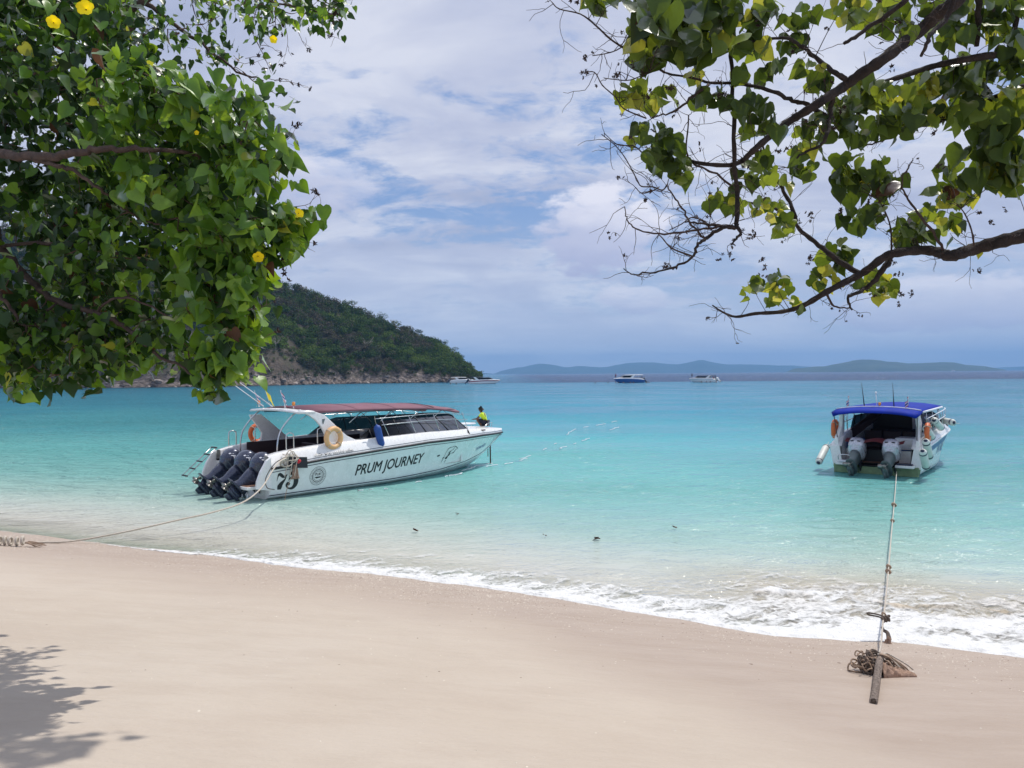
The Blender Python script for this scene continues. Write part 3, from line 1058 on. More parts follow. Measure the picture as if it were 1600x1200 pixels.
def ring_buoy(name, label, loc, rot, mat, r=.31, rr=.075, parent=None, group=None):
    mb = MB()
    mb.tube([(r * math.cos(a), r * math.sin(a), 0) for a in np.linspace(0, 2 * math.pi, 36, endpoint=False)], rr, 12, closed=True)
    o = thing(name, label, 'life ring', group=group) if parent is None else None
    b = mb.build('ring', mat, o)
    for k in range(4):
        q = MB()
        a = math.pi / 4 + k * math.pi / 2
        R_ = Matrix.Rotation(a, 4, 'Z') @ Matrix.Translation((r, 0, 0)) @ Matrix.Rotation(math.pi / 2, 4, 'X')
        q.tube([(rr * 1.06 * math.cos(t), rr * 1.06 * math.sin(t), 0) for t in np.linspace(0, 2 * math.pi, 14, endpoint=False)], .013, 5, closed=True, M=R_)
        q.build('rope_loop', M_ROPE, o)
    o.matrix_world = Matrix.Translation(loc) @ rot.to_4x4()
    return o


def fender(name, label, top, bottom, body_mat, cap_mat, r=.11, group=None):
    top = Vector(top); bottom = Vector(bottom)
    o = thing(name, label, 'fender', group=group)
    L_ = (top - bottom).length
    mb = MB()
    mb.lathe([(.02, 0.03), (r * .75, .06), (r, .13), (r, L_ - .13), (r * .75, L_ - .06), (.02, L_ - .03)], 16)
    mb.build('fender_body', body_mat, o)
    for z0, sg in ((0, 1), (L_, -1)):
        c = MB(); c.lathe([(.015, z0), (.03, z0 + sg * .02), (r * .80, z0 + sg * .075), (r * 1.02, z0 + sg * .145), (r * 1.02, z0 + sg * .20), (r * .99, z0 + sg * .205)][::sg], 16)
        c.build('end_cap', cap_mat, o)
    l = MB(); l.tube([(0, 0, L_), (0, .01, L_ + .12), (.01, 0, L_ + .28)], .008, 5)
    l.build('lanyard', M_ROPE, o)
    q = (top - bottom).to_track_quat('Z', 'X')
    o.matrix_world = Matrix.Translation(bottom) @ q.to_matrix().to_4x4()
    return o


def flag(parent_M, base, h, cloth, name, label, yellow=False, lean=(0, 0), group=None, furl=1.0):
    """flag on a short staff; cloth hangs in folds"""
    o = thing(name, label, 'flag', group=group)
    st = MB(); st.tube([(0, 0, 0), (lean[0] * h, lean[1] * h, h)], .009, 6); st.build('staff', M_STEEL, o)
    bands = [(0, 1, 0)] if yellow else [(0, 1 / 6, 0), (1 / 6, 2 / 6, 1), (2 / 6, 4 / 6, 2), (4 / 6, 5 / 6, 1), (5 / 6, 1, 0)]
    mats = [M_YELLOW] if yellow else [M_FRED, M_FWHITE, M_FBLUE]
    fh = h * .52; fl = fh * 1.35
    me = MB(); nx, nz = 12, 12
    for b0, b1, mi in bands:
        vs = []; fs = []
        kk = 3
        for j in range(kk + 1):
            for i in range(nx + 1):
                u = i / nx; v = b0 + (b1 - b0) * j / kk
                x = u * fl * .42 * furl; z = h * .97 - v * fh - u ** 1.2 * fl * .62
                y = .035 * math.sin(u * 7 + v * 2.5) * (0.3 + u)
                xs = lean[0] * (z / 1) if z > 0 else 0
                vs.append((x + lean[0] * (h * .97 - v * fh), y + lean[1] * (h * .97 - v * fh) + u * .1, z))
        for j in range(kk):
            for i in range(nx):
                a = j * (nx + 1) + i
                fs.append((a, a + 1, a + nx + 2, a + nx + 1))
        me.add(vs, fs, mi, True)
    me.build('cloth', mats, o, fix=False)
    o.matrix_world = parent_M @ Matrix.Translation(base)
    return o


def beacon(parent, x, y, z):
    b = MB(); b.tube([(x, y, z), (x, y, z + .10)], .02, 8); o = b.build('beacon_light', M_STEEL, parent)
    c = MB(); c.lathe([(.05, z + .10), (.052, z + .14), (.05, z + .20), (.035, z + .215)], 12, M=Matrix.Translation((x, y, 0))); c.build('lens', M_AMBER, o)


def person_fig(name, label, M, pose, shirt, shorts, hair=M_HAIR, cat='person', group=None, vest=None, level=1, scale=1.0):
    """one continuous skinned body with clothes as children. pose: dict of joint positions (metres)"""
    J = pose
    o = thing(name, label, cat, group=group)

    def skin(nm, pts, edges, radii, root, mat, sub=1):
        me = bpy.data.meshes.new(nm)
        me.from_pydata([tuple(Vector(p)) for p in pts], edges, [])
        ob = bpy.data.objects.new(nm, me); COL.objects.link(ob)
        md = ob.modifiers.new('skin', 'SKIN')
        for i, r_ in enumerate(radii):
            sv = me.skin_vertices[0].data[i]
            sv.radius = r_ if hasattr(r_, '__len__') else (r_, r_)
            sv.use_root = (i == root)
        md.use_smooth_shade = True
        sb = ob.modifiers.new('sub', 'SUBSURF'); sb.levels = sub; sb.render_levels = sub
        dg = bpy.context.evaluated_depsgraph_get()
        m2 = bpy.data.meshes.new_from_object(ob.evaluated_get(dg))
        bpy.data.objects.remove(ob)
        m2.name = nm; m2.materials.clear(); m2.materials.append(mat)
        m2.polygons.foreach_set('use_smooth', [True] * len(m2.polygons))
        r2 = link(nm, m2, o)
        return r2

    pts = []; ed = []; rad = []
    idx = {}

    def add(nm, p, r_, par=None):
        idx[nm] = len(pts); pts.append(Vector(p)); rad.append(r_)
        if par: ed.append((idx[par], idx[nm]))
    add('pelvis', J['pelvis'], (.135, .12))
    add('waist', Vector(J['pelvis']).lerp(Vector(J['neck']), .38), (.115, .10), 'pelvis')
    add('chest', Vector(J['pelvis']).lerp(Vector(J['neck']), .76), (.15, .115), 'waist')
    add('neck', J['neck'], .055, 'chest')
    hd = Vector(J['head']); nk = Vector(J['neck']); up = (hd - nk).normalized()
    add('jaw', nk.lerp(hd, .55) + Vector(J.get('face', (0, -1, 0))) * .02, .062, 'neck')
    add('skull', hd, .095, 'jaw')
    add('crown', hd + up * .06, .07, 'skull')
    face = Vector(J.get('face', (0, -1, 0))).normalized()
    add('nose', hd + face * .105 - up * .02, .018, 'skull')
    for s_ in ('l', 'r'):
        add('sho' + s_, J['sho' + s_], .062, 'chest')
        add('elb' + s_, J['elb' + s_], .042, 'sho' + s_)
        add('wri' + s_, J['wri' + s_], .028, 'elb' + s_)
        w = Vector(J['wri' + s_]); e = Vector(J['elb' + s_]); d = (w - e).normalized()
        a = d.cross(Vector((0, 0, 1)))
        if a.length < .1: a = d.cross(Vector((1, 0, 0)))
        a.normalize()
        add('palm' + s_, w + d * .06, (.038, .018), 'wri' + s_)
        for k, (off, ln) in enumerate(((-.03, .075), (-.010, .088), (.010, .084), (.03, .068))):
            add(f'f{k}' + s_, w + d * (.06 + ln * .55) + a * off, .0085, 'palm' + s_)
            add(f'g{k}' + s_, w + d * (.06 + ln) + a * off + Vector((0, 0, -.022)), .0075, f'f{k}' + s_)
        add('th' + s_, w + d * .05 - a * .05, .010, 'wri' + s_)
        add('hip' + s_, J['hip' + s_], .095, 'pelvis')
        add('kne' + s_, J['kne' + s_], .060, 'hip' + s_)
        add('ank' + s_, J['ank' + s_], .040, 'kne' + s_)
        an = Vector(J['ank' + s_])
        add('toe' + s_, an + Vector(J.get('toe', (0, -.16, -.05))), (.04, .025), 'ank' + s_)
    skin('body', pts, ed, rad, 0, M_SKIN, level)
    hp = [hd + up * .02 - face * .03, hd + up * .075 - face * .005, hd - up * .03 - face * .045]
    skin('hair', hp, [(0, 1), (0, 2)], [.097, .082, .075], 0, hair, 1)
    if shirt:
        P = [J['pelvis'], Vector(J['pelvis']).lerp(nk, .38), Vector(J['pelvis']).lerp(nk, .76), nk, J['shol'], Vector(J['shol']).lerp(Vector(J['elbl']), .55), J['shor'], Vector(J['shor']).lerp(Vector(J['elbr']), .55)]
        skin('shirt', P, [(0, 1), (1, 2), (2, 3), (2, 4), (4, 5), (2, 6), (6, 7)], [(.155, .135), (.14, .12), (.175, .14), .07, .085, .066, .085, .066], 0, shirt, 1)
    if shorts:
        P = [Vector(J['pelvis']) + Vector((0, 0, .03)), J['hipl'], Vector(J['hipl']).lerp(Vector(J['knel']), .85), J['hipr'], Vector(J['hipr']).lerp(Vector(J['kner']), .85)]
        skin('shorts', P, [(0, 1), (1, 2), (0, 3), (3, 4)], [(.155, .14), .115, .088, .115, .088], 0, shorts, 1)
    if vest:
        P = [Vector(J['pelvis']).lerp(nk, .25), Vector(J['pelvis']).lerp(nk, .8)]
        skin('life_vest', P, [(0, 1)], [(.17, .15), (.19, .16)], 0, vest, 1)
    o.matrix_world = M @ Matrix.Scale(scale, 4)
    return o


POSE_CROUCH = dict(pelvis=(0, .05, .24), neck=(0, -.13, .68), head=(.01, -.19, .84), face=(.75, -.75, -.15),
                   shol=(.19, -.10, .62), elbl=(.30, -.30, .42), wril=(.16, -.48, .40), shor=(-.19, -.10, .62), elbr=(-.27, -.18, .36), wrir=(-.20, -.12, .12),
                   hipl=(.11, .04, .23), knel=(.21, -.34, .42), ankl=(.14, -.12, .07), hipr=(-.11, .04, .23), kner=(-.20, -.36, .40), ankr=(-.14, -.12, .07))


def pose_stand(a=0.0, arm=0.0):
    return dict(pelvis=(0, 0, .92), neck=(0, .01, 1.44), head=(0, -.02, 1.62), face=(math.sin(a), -math.cos(a), 0),
                shol=(.19, 0, 1.38), elbl=(.26, -.04 - arm * .2, 1.12 + arm * .1), wril=(.25, -.14 - arm * .3, .90 + arm * .35), shor=(-.19, 0, 1.38), elbr=(-.26, -.02, 1.11), wrir=(-.26, -.10, .87),
                hipl=(.10, 0, .88), knel=(.12, -.03, .48), ankl=(.12, .02, .07), hipr=(-.10, 0, .88), kner=(-.12, -.03, .48), ankr=(-.12, .02, .07))


def pose_sit():
    return dict(pelvis=(0, 0, .12), neck=(0, -.03, .62), head=(0, -.06, .80), face=(0, -1, 0),
                shol=(.19, -.02, .56), elbl=(.25, -.12, .32), wril=(.15, -.32, .25), shor=(-.19, -.02, .56), elbr=(-.25, -.12, .32), wrir=(-.15, -.32, .25),
                hipl=(.10, -.02, .12), knel=(.13, -.42, .14), ankl=(.13, -.44, -.30), hipr=(-.10, -.02, .12), kner=(-.13, -.42, .14), ankr=(-.13, -.44, -.30))


# ---------------------------------------------------------------- hull and deck, shared
def hull_parts(root, H, spec):
    """hull, rub rail, boot stripe, deck moulding with cockpit; returns deck profile helpers"""
    L, k = H.L, H.k
    xs = xs_for(L)
    mh = spec['hull_mat']
    mb = MB()
    rings = []
    for x in xs:
        h = H.ring(x)
        rings.append(h[::-1] + [(a, -b, c) for a, b, c in h[1:]])
    mb.loft(rings, 0, closed=False)
    hull = mb.build('hull', mh, root)
    # transom with engine well
    n = len(rings[0])
    tr = MB()
    r0 = [Vector(p) for p in rings[0]]
    zt0 = spec.get('transom_top', .62)
    low = [Vector((p.x, math.copysign(min(abs(p.y), H.side(0, zt0)), p.y), min(p.z, zt0))) for p in r0]
    tr.prism(low, (0, 0, 0), (.06, 0, 0))
    tr.build('transom', spec.get('transom_mat', mh), root)
    for sd_ in (-1, 1):
        q = MB(); yb = H.side(0, zt0)
        q.prism([(0, sd_ * yb, zt0 + .002), (0, sd_ * (yb - .34), zt0 + .002), (0, sd_ * (H.bs(0) - .34), H.zs(0) + .02), (0, sd_ * H.bs(0), H.zs(0))], (0, 0, 0), (.06, 0, 0))
        q.build('transom_end', M_WHITE, root)
    # rub rail
    for sd_ in (-1, 1):
        pts = [(x, sd_ * (H.bs(x) + .012), H.zs(x)) for x in xs]
        rb = MB(); rb.tube(pts, .042 * (1 if k > .9 else k), 8); rb.build('rub_rail', spec['rub_mat'], root)
        if spec.get('wide_band'):
            wb = MB(); w = spec['wide_band']
            v = []
            for x in xs:
                z1 = H.zs(x) - .03; z0 = max(z1 - w, H.zc(x))
                v.append([(x, sd_ * (H.side(x, z0) + .006), z0), (x, sd_ * (H.side(x, (z0 + z1) / 2) + .006), (z0 + z1) / 2), (x, sd_ * (H.side(x, z1) + .006), z1)])
            wb.loft(v, 0, closed=False); wb.build('hull_band', spec['band_mat'], root, fix=False)
        for z_off, wd, mt, nm in spec.get('stripes', ()):
            sb = MB(); v = []
            for x in xs:
                z1 = (H.zs(x) + z_off) if z_off < 0 else (H.zc(x) + z_off); z0 = z1 - wd
                v.append([(x, sd_ * (H.side(x, z0) + .005), z0), (x, sd_ * (H.side(x, z1) + .005), z1)])
            sb.loft(v, 0, closed=False); sb.build(nm, mt, root, fix=False)
    # deck moulding
    wx0, wx1 = spec['well']            # open cockpit from x=wx0 to wx1
    gun = lambda x: H.zs(x) + k * float(np.interp(x / L, [0, .02, .09, .16, .5, .72, .9, 1], spec.get('gun', [-.05, .06, .36, .44, .36, .31, .20, .10])))
    inset = lambda x: min(.20 * k, H.bs(x) * .5)
    coam = lambda x: min(.42 * k, H.bs(x) * .6)
    for sd_ in (-1, 1):
        v = []
        for x in xs:
            if x > wx1 + .3: break
            b = H.bs(x); g = gun(x)
            v.append([(x, sd_ * (b + .005), H.zs(x) + .02), (x, sd_ * (b - .01), H.zs(x) + (g - H.zs(x)) * .35), (x, sd_ * (b - inset(x) * .55), H.zs(x) + (g - H.zs(x)) * .55), (x, sd_ * (b - inset(x) * .8), g - .02),
                      (x, sd_ * (b - inset(x)), g), (x, sd_ * (b - coam(x)), g + .01), (x, sd_ * (b - coam(x) - .015), g - .03), (x, sd_ * (b - coam(x) - .03), spec['floor'])])
        dk = MB(); dk.loft(v, 0, closed=False); dk.build('side_deck', M_WHITE, root, fix=False)
    v = []
    for x in xs:
        if x < wx1: continue
        b = H.bs(x); g = gun(x); row = []
        prof = [(1.0, H.zs(x) + .02), (.985, H.zs(x) + (g - H.zs(x)) * .5), (.93, g - .02), (.88, g), (.6, g + .05), (.3, g + .07), (0, g + .075)]
        for f, z in prof: row.append((x, -(b + .005) * f, z))
        for f, z in prof[::-1][1:]: row.append((x, (b + .005) * f, z))
        v.append(row)
    fd = MB(); fd.loft(v, 0, closed=False); fd.build('foredeck', M_WHITE, root, fix=False)
    fl = MB()
    P = [(x, -(H.bs(x) - coam(x))) for x in xs if x <= wx1 + .3]
    fl.loft([[(x, y, spec['floor']), (x, 0, spec['floor'] + .01), (x, -y, spec['floor'])] for x, y in P], 0, closed=False)
    fl.build('cockpit_floor', M_DECK, root, fix=False)
    bh = MB(); b = H.bs(wx1) - coam(wx1) + .05
    bh.prism([(wx1, -b, spec['floor']), (wx1, b, spec['floor']), (wx1, b, gun(wx1) + .04), (wx1, -b, gun(wx1) + .04)], (0, 0, 0), (.05, 0, 0))
    bh.build('bulkhead', M_WHITE, root)
    return hull, gun


def glasshouse(root, H, gun, x0, x1, xt, ztop, n_mull=5, k=1.0, peak=None):
    """tinted side windows and raked windscreen; x1 = foot of the screen, xt = its top"""
    g = MB()
    hb = lambda x: H.bs(x) - .30 * k
    N = 16
    for sd_ in (-1, 1):
        v = []
        for i in range(N + 1):
            t = i / N
            xb = x0 + (x1 - x0) * t; xtp = x0 - .3 * 0 + (xt - x0) * t
            zt = gun(xb) + (ztop - gun(xb)) * min(1, (t * 4.5) ** .8 if peak else 1)
            zb = gun(xb) + .005
            v.append([(xb, sd_ * hb(xb), zb), ((xb + xtp) / 2, sd_ * (hb(xb) - .05 * k), (zb + zt) / 2), (xtp, sd_ * (hb(xb) - .12 * k), zt)])
        g2 = MB(); g2.loft(v, 0, closed=False); g2.build('side_window', M_GLASS, root, fix=False)
        for i in np.linspace(1.5, N, n_mull):
            t = i / N; xb = x0 + (x1 - x0) * t; xtp = x0 + (xt - x0) * t
            zt = gun(xb) + (ztop - gun(xb)) * min(1, (t * 4.5) ** .8 if peak else 1)
            q = MB(); q.tube([(xb, sd_ * (hb(xb) + .012), gun(xb)), (xtp, sd_ * (hb(xb) - .11 * k), zt)], .017 * k, 6)
            q.build('mullion', M_RUB if k < .9 else M_RUB, root)
    b = hb(x1); bt = b - .12 * k
    w = MB()
    rows = []
    for u in np.linspace(-1, 1, 13):
        bow = (1 - abs(u) ** 2.2)
        rows.append([(x1 + .55 * k * bow, u * b, gun(x1) + .05 * k * bow), (xt + .32 * k * bow, u * bt, ztop + .04 * k * bow)])
    w.loft(rows, 0, closed=False); w.build('windscreen', M_GLASS, root, fix=False)
    f = MB(); f.tube([r_[1] for r_ in rows], .018 * k, 6); f.build('windscreen_frame', M_RUB, root)


def canopy(root, pts, hw, mat, thick=.03, camber=.16, seams=(), name='canopy'):
    """pts: (x, z edge, half width) stations"""
    mb = MB(); rings = []
    for x, z, w in pts:
        top = []; bot = []
        for u in np.linspace(-1, 1, 15):
            c = camber * (1 - abs(u) ** 2.4)
            top.append((x, u * w, z + c)); bot.append((x, u * w * .985, z + c - thick - .03 * (abs(u) > .95)))
        rings.append(top + bot[::-1])
    mb.loft(rings, 0, closed=True, caps=True)
    o = mb.build(name, mat, root)
    for x in seams:
        z = np.interp(x, [p[0] for p in pts], [p[1] for p in pts]); w = np.interp(x, [p[0] for p in pts], [p[2] for p in pts])
        q = MB(); q.tube([(x, u * w, z + camber * (1 - abs(u) ** 2.4) + .004) for u in np.linspace(-1, 1, 15)], .009, 5)
        q.build('canopy_seam', mat, o)
    return o


def seat_row(root, x, w, z, mat, n=4):
    for k in range(n):
        y = (k - (n - 1) / 2) * w / n
        mb = MB(); mb.box((x, y, z + .42), (.42, w / n - .05, .12)); mb.box((x + .02, y, z + .2), (.3, w / n - .1, .36))
        mb.box((x + .20, y, z + .72), (.10, w / n - .06, .58))
        mb.build('seat', mat, root, bevel=.02)


# ---------------------------------------------------------------- the big speedboat on the left
def left_boat():
    L, B = 11.95, 3.9
    H = Hull(L, B)
    a = R(46.5)
    stb = ground(420, 782)                         # waterline of the starboard stern corner
    org = Vector((stb.x, stb.y, 0)) + Vector((-math.sin(a), math.cos(a), 0)) * (H.bc(0))
    M = Matrix.Translation(org) @ Matrix.Rotation(a, 4, 'Z')
    root = thing('speedboat', 'white speedboat marked 75 with maroon canopy and three raised navy engines', 'speedboat')
    spec = dict(hull_mat=M_HULL, rub_mat=M_RUB, transom_mat=M_WHITE, well=(.5, 8.4), floor=.42, gun=[.37, .42, .45, .45, .36, .31, .20, .10],
                stripes=((-.10, .022, M_NAVY, 'pinstripe'), (.055, .03, M_NAVY, 'boot_stripe')))
    hull, gun = hull_parts(root, H, spec)
    # thin blue line along the deck moulding
    for sd_ in (-1, 1):
        sb = MB(); v = []
        for x in xs_for(L):
            if x < .8: continue
            z = H.zs(x) + .085
            v.append([(x, sd_ * (H.bs(x) + .008), z), (x, sd_ * (H.bs(x) + .006), z + .018)])
        sb.loft(v, 0, closed=False); sb.build('deck_stripe', M_NAVY, root, fix=False)
    # windows
    glasshouse(root, H, gun, 3.4, 8.75, 8.05, 2.22, 5, peak=True)
    # arch: two curved side plates and a cross beam, outline read off the photo on the plane of the plate
    ym = lambda x, z: 1.64 - .10 * max(0, z - 1.5)
    trace_out = [(468, 640), (492, 643), (507, 648), (521, 661), (532, 672), (543, 681), (556, 687), (566, 693), (548, 697), (525, 701), (499, 703)]
    trace_in = [(503, 697), (510, 690), (509, 681), (503, 668), (493, 656), (481, 648), (466, 644)]
    P = [world_to_hullside(M, H, px, py, x=2.5, z=2.0, ymap=ym) for px, py in trace_out + trace_in]
    for sd_ in (-1, 1):
        mb = MB()
        if sd_ < 0:
            poly = P
        else:
            tr2 = [(388, 648), (391, 654), (400, 665), (407, 676), (406, 686), (391, 699), (400, 703), (430, 700), (456, 694), (449, 683), (430, 667), (406, 647)]
            poly = [world_to_hullside(M, H, px, py, side=1, x=2.0, z=2.0, ymap=ym) for px, py in tr2]
        pts = [(x, sd_ * ym(x, z), z) for x, z in poly]
        mb.prism(pts, (0, 0, 0), (0, -sd_ * .10, 0))
        mb.build('arch_side', M_WHITE, root, bevel=.02)
    zt = max(z for _, z in P); xa = min(x for x, z in P if z > zt - .12)
    arch_x0, arch_x1 = xa - .05, xa + .55
    cb = MB(); rings = []
    for u in np.linspace(-1, 1, 17):
        c = .06 * (1 - u * u)
        y = u * 1.54; z = zt - .09 + c
        rings.append([(arch_x0, y, z - .03), (arch_x0 + .06, y, z + .03), (arch_x1, y, z + .03), (arch_x1 + .08, y, z - .02), (arch_x1, y, z - .05), (arch_x0 + .05, y, z - .05)])
    cb.loft(rings); cb.build('arch_beam', M_WHITE, root)
    # canopy
    ct = zt - .09
    canopy(root, [(arch_x1 - .2, ct, 1.46), (3.0, ct + .01, 1.54), (5, ct - .01, 1.52), (6.7, ct - .07, 1.42), (7.6, ct - .16, 1.3), (8.15, ct - .25, 1.18), (8.5, ct - .28, 1.05)], 1.4, M_MAROON, .03, .15,
           seams=(3.4, 5.0, 6.6))
    # canopy frame
    for sd_ in (-1, 1):
        hbx = lambda x: H.bs(x) - .42
        rail = MB(); rail.tube([(x, sd_ * (np.interp(x, [1, 5, 8.8], [1.44, 1.46, 1.1])), ct - .08 - .10 * smooth(5, 8.8, x)) for x in np.linspace(1.6, 8.1, 14)], .016, 6)
        rail.build('canopy_rail', M_BLACKPOLE, root)
        for x in (3.6, 4.9, 6.2, 7.4):
            t = MB(); zt_ = ct - .09 - .10 * float(smooth(5, 8.8, x))
            t.tube([(x - .55, sd_ * hbx(x), 2.20), (x, sd_ * 1.43 * (1 if x < 6.5 else .9), zt_)], .014, 6)
            t.build('canopy_strut', M_STEEL, root)
            t = MB(); t.tube([(x + .35, sd_ * hbx(x), 2.2), (x, sd_ * 1.43 * (1 if x < 6.5 else .9), zt_)], .011, 6)
            t.build('canopy_strut', M_BLACKPOLE, root)
        # outer grab rails
        for zz, x0_, x1_ in ((0.66, 3.9, 8.35), (0.43, 4.2, 8.6)):
            t = MB(); t.tube([(x, sd_ * (H.bs(x) - .17), gun(x) + zz * (1 if x < 8 else .9)) for x in np.linspace(x0_, x1_, 16)], .014, 6)
            t.build('grab_rail', M_STEEL, root)
        for x in (4.3, 5.5, 6.7, 7.8, 8.4):
            t = MB(); t.tube([(x + .25, sd_ * (H.bs(x + .2) - .2), gun(x + .2)), (x - .12, sd_ * (H.bs(x) - .17), gun(x) + .66)], .013, 6)
            t.build('rail_post', M_STEEL, root)
    for x in (2.4, 3.9, 5.4, 6.9):
        t = MB(); t.tube([(x, y, ct - .06 + .13 * (1 - (y / 1.4) ** 2)) for y in np.linspace(-1.36, 1.36, 9)], .014, 6)
        t.build('canopy_bow', M_BLACKPOLE, root)
    # cockpit: dark bulwark lining, seats, helm
    for sd_ in (-1, 1):
        ln = MB(); ln.box((3.2, sd_ * 1.36, 1.05), (4.6, .04, 1.0)); ln.build('side_lining', M_SEAT, root)
    for x in (2.6, 3.7, 4.8, 5.9):
        seat_row(root, x, 2.0, .42, M_SEAT, 2)
    hm = MB(); hm.box((7.4, -.55, 1.05), (.7, .9, 1.2)); hm.box((7.2, -.55, 1.72), (.35, .8, .16)); hm.build('helm_console', M_WHITE, root, bevel=.03)
    hs = MB(); hs.box((6.6, -.55, .95), (.5, .6, .12)); hs.box((6.38, -.55, 1.35), (.1, .6, .8)); hs.box((6.6, -.55, .65), (.2, .2, .5)); hs.build('helm_seat', M_SEAT, root, bevel=.02)
    # aft: engine well wall, stern benches
    ew = MB(); ew.box((.72, 0, .80), (.08, 2.9, .8)); ew.build('well_wall', M_WHITE, root, bevel=.02)
    bn = MB(); bn.box((1.0, 0, 1.12), (.5, 2.3, .1)); bn.build('stern_bench', M_CREAM, root, bevel=.02)
    # curved steel posts from arch to stern
    for y in (-1.12, 1.1):
        t = MB()
        t.tube(spline([(arch_x0 + .35, y * 1.05, zt - .02), (arch_x0 + .02, y * 1.05, zt - .22), (arch_x0 - .35, y * 1.06, 2.1), (arch_x0 - .50, y * 1.08, 1.7), (arch_x0 - .52, y * 1.08, 1.15)], 6), .026, 8)
        t.build('stern_post', M_STEEL, root)
    # U shaped hand rails
    for x, y in ((.75, -1.46), (1.85, -1.50), (.35, 1.55), (1.3, 1.55)):
        t = MB(); t.tube(spline([(x, y, gun(x) - .05), (x, y, gun(x) + .42), (x + .04, y, gun(x) + .50), (x + .13, y, gun(x) + .53), (x + .22, y, gun(x) + .50), (x + .26, y, gun(x) + .42), (x + .26, y, gun(x) - .05)], 4), .02, 8)
        t.build('hand_rail', M_STEEL, root)
    # stern platforms with brown top and steel brackets
    for sd_ in (-1, 1):
        t = MB(); t.box((-.28, sd_ * 1.28, .40), (.70, .55, .09)); pf = t.build('stern_platform', M_WHITE, root, bevel=.015)
        t = MB(); t.box((-.33, sd_ * 1.28, .452), (.50, .42, .012)); t.build('platform_tread', M_DECK, pf)
        t = MB(); t.tube([(-.52, sd_ * 1.10, .36), (-.60, sd_ * 1.10, -.15)], .014, 6); t.tube([(-.52, sd_ * 1.42, .36), (-.60, sd_ * 1.42, -.15)], .014, 6)
        t.tube([(-.60, sd_ * 1.10, -.1), (-.60, sd_ * 1.42, -.1)], .014, 6); t.build('platform_step', M_STEEL, pf)
    for sd_ in (-1, 1):
        y_ = sd_ * (H.bs(0) - .02)
        t = MB(); t.prism([(.02, y_, .50), (.02, y_, 1.33), (-.14, y_, 1.24), (-.34, y_, .92), (-.46, y_, .62), (-.48, y_, .40), (.02, y_, .30)], (0, 0, 0), (0, -sd_ * .10, 0))
        t.build('stern_fairing', M_WHITE, root, bevel=.02)
    # boarding ladder swung up aft on the port side
    ld = MB(); tip = Vector((-1.15, 1.65, .55))
    top = Vector((-.12, 1.60, 1.45))
    for dy in (-.17, .17):
        ld.tube([top + Vector((0, dy, 0)), tip + Vector((0, dy, 0))], .016, 6)
    o = ld.build('boarding_ladder', M_STEEL, root)
    for k in range(5):
        p = top.lerp(tip, .02 + k * .235)
        r_ = MB(); r_.tube([p + Vector((0, -.19, 0)), p + Vector((0, .19, 0))], .026, 6); r_.build('rung', M_RUB, o)
    # engines tipped up
    for y in (-1.0, .0, 1.0):
        outboard(root, (.26, y, .28), R(52), M_ENGINE, M_ENGINE, 'YAMAHA', 1.2, fat=1.08)
    # roof gear
    for y in (-1.0, 1.25):
        beacon(root, arch_x0 + .2, y, zt + .02)
    for y in (.35, 1.2):
        t = MB(); t.tube([(arch_x0 + .15, y * .7, zt + .05), (arch_x0 - 1.2, y * .7 + .1, zt + 1.05)], [.02, .008], 6); t.build('antenna', M_PRINTWHITE, root)
    t = MB(); t.tube([(arch_x0 + .2, -.45, zt + .02), (arch_x0 + .2, -.45, zt + .22)], .014, 6); t.box((arch_x0 + .2, -.45, zt + .25), (.06, .09, .08)); t.build('mast_light', M_PRINTWHITE, root)
    # foredeck hatch, cleats, low bow rail
    t = MB(); t.box((9.75, .1, gun(9.7) + .15), (.9, .6, .05), M=Matrix.Identity(4)); t.build('deck_hatch', M_PRINTWHITE, root, bevel=.02)
    t = MB(); t.tube(spline([(10.2, -.62, gun(10.2)), (10.6, -.50, gun(10.6) + .22), (11.15, -.22, gun(11) + .26), (11.35, 0, gun(11.3) + .26), (11.15, .22, gun(11) + .26), (10.6, .50, gun(10.6) + .22), (10.2, .62, gun(10.2))], 5), .013, 6)
    for x, y in ((10.6, -.5), (11.0, -.3), (11.0, .3), (10.6, .5)): t.tube([(x, y, gun(x)), (x, y, gun(x) + .23)], .01, 5)
    t.build('bow_rail', M_STEEL, root)
    t = MB(); t.tube([(10.8, -.1, gun(10.8) + .08), (10.8, .1, gun(10.8) + .08)], .02, 6); t.build('cleat', M_STEEL, root)
    t = MB(); t.box((9.55, -(H.bs(9.55) - .06), H.zs(9.5) + .2), (.42, .03, .05)); t.build('side_vent', M_DECK, root)
    # black board tied over the gunwale
    t = MB()
    q = [world_to_hullside(M, H, px, py, x=1, z=1.1, ymap=lambda x, z: 1.98) for px, py in ((451, 714), (479, 714), (480, 731), (451, 731))]
    t.prism([(x, -1.98, z) for x, z in q], (0, 0, 0), (0, -.03, 0)); t.build('black_board', M_RUB, root)
    # --- prints on the starboard side (and again on the port side)
    def tr(pxs, x=3.0, z=.7): return [world_to_hullside(M, H, px, py, x=x, z=z) for px, py in pxs]
    # name
    a0 = tr([(553, 743)])[0]; a1 = tr([(660, 722)], 5)[0]; ah = tr([(556, 727)])[0]
    V, Fs = text_geo('PRUM JOURNEY', 1.0, 0.22, 0.0)
    w = max(v[0] for v in V); h = max(v[1] for v in V)
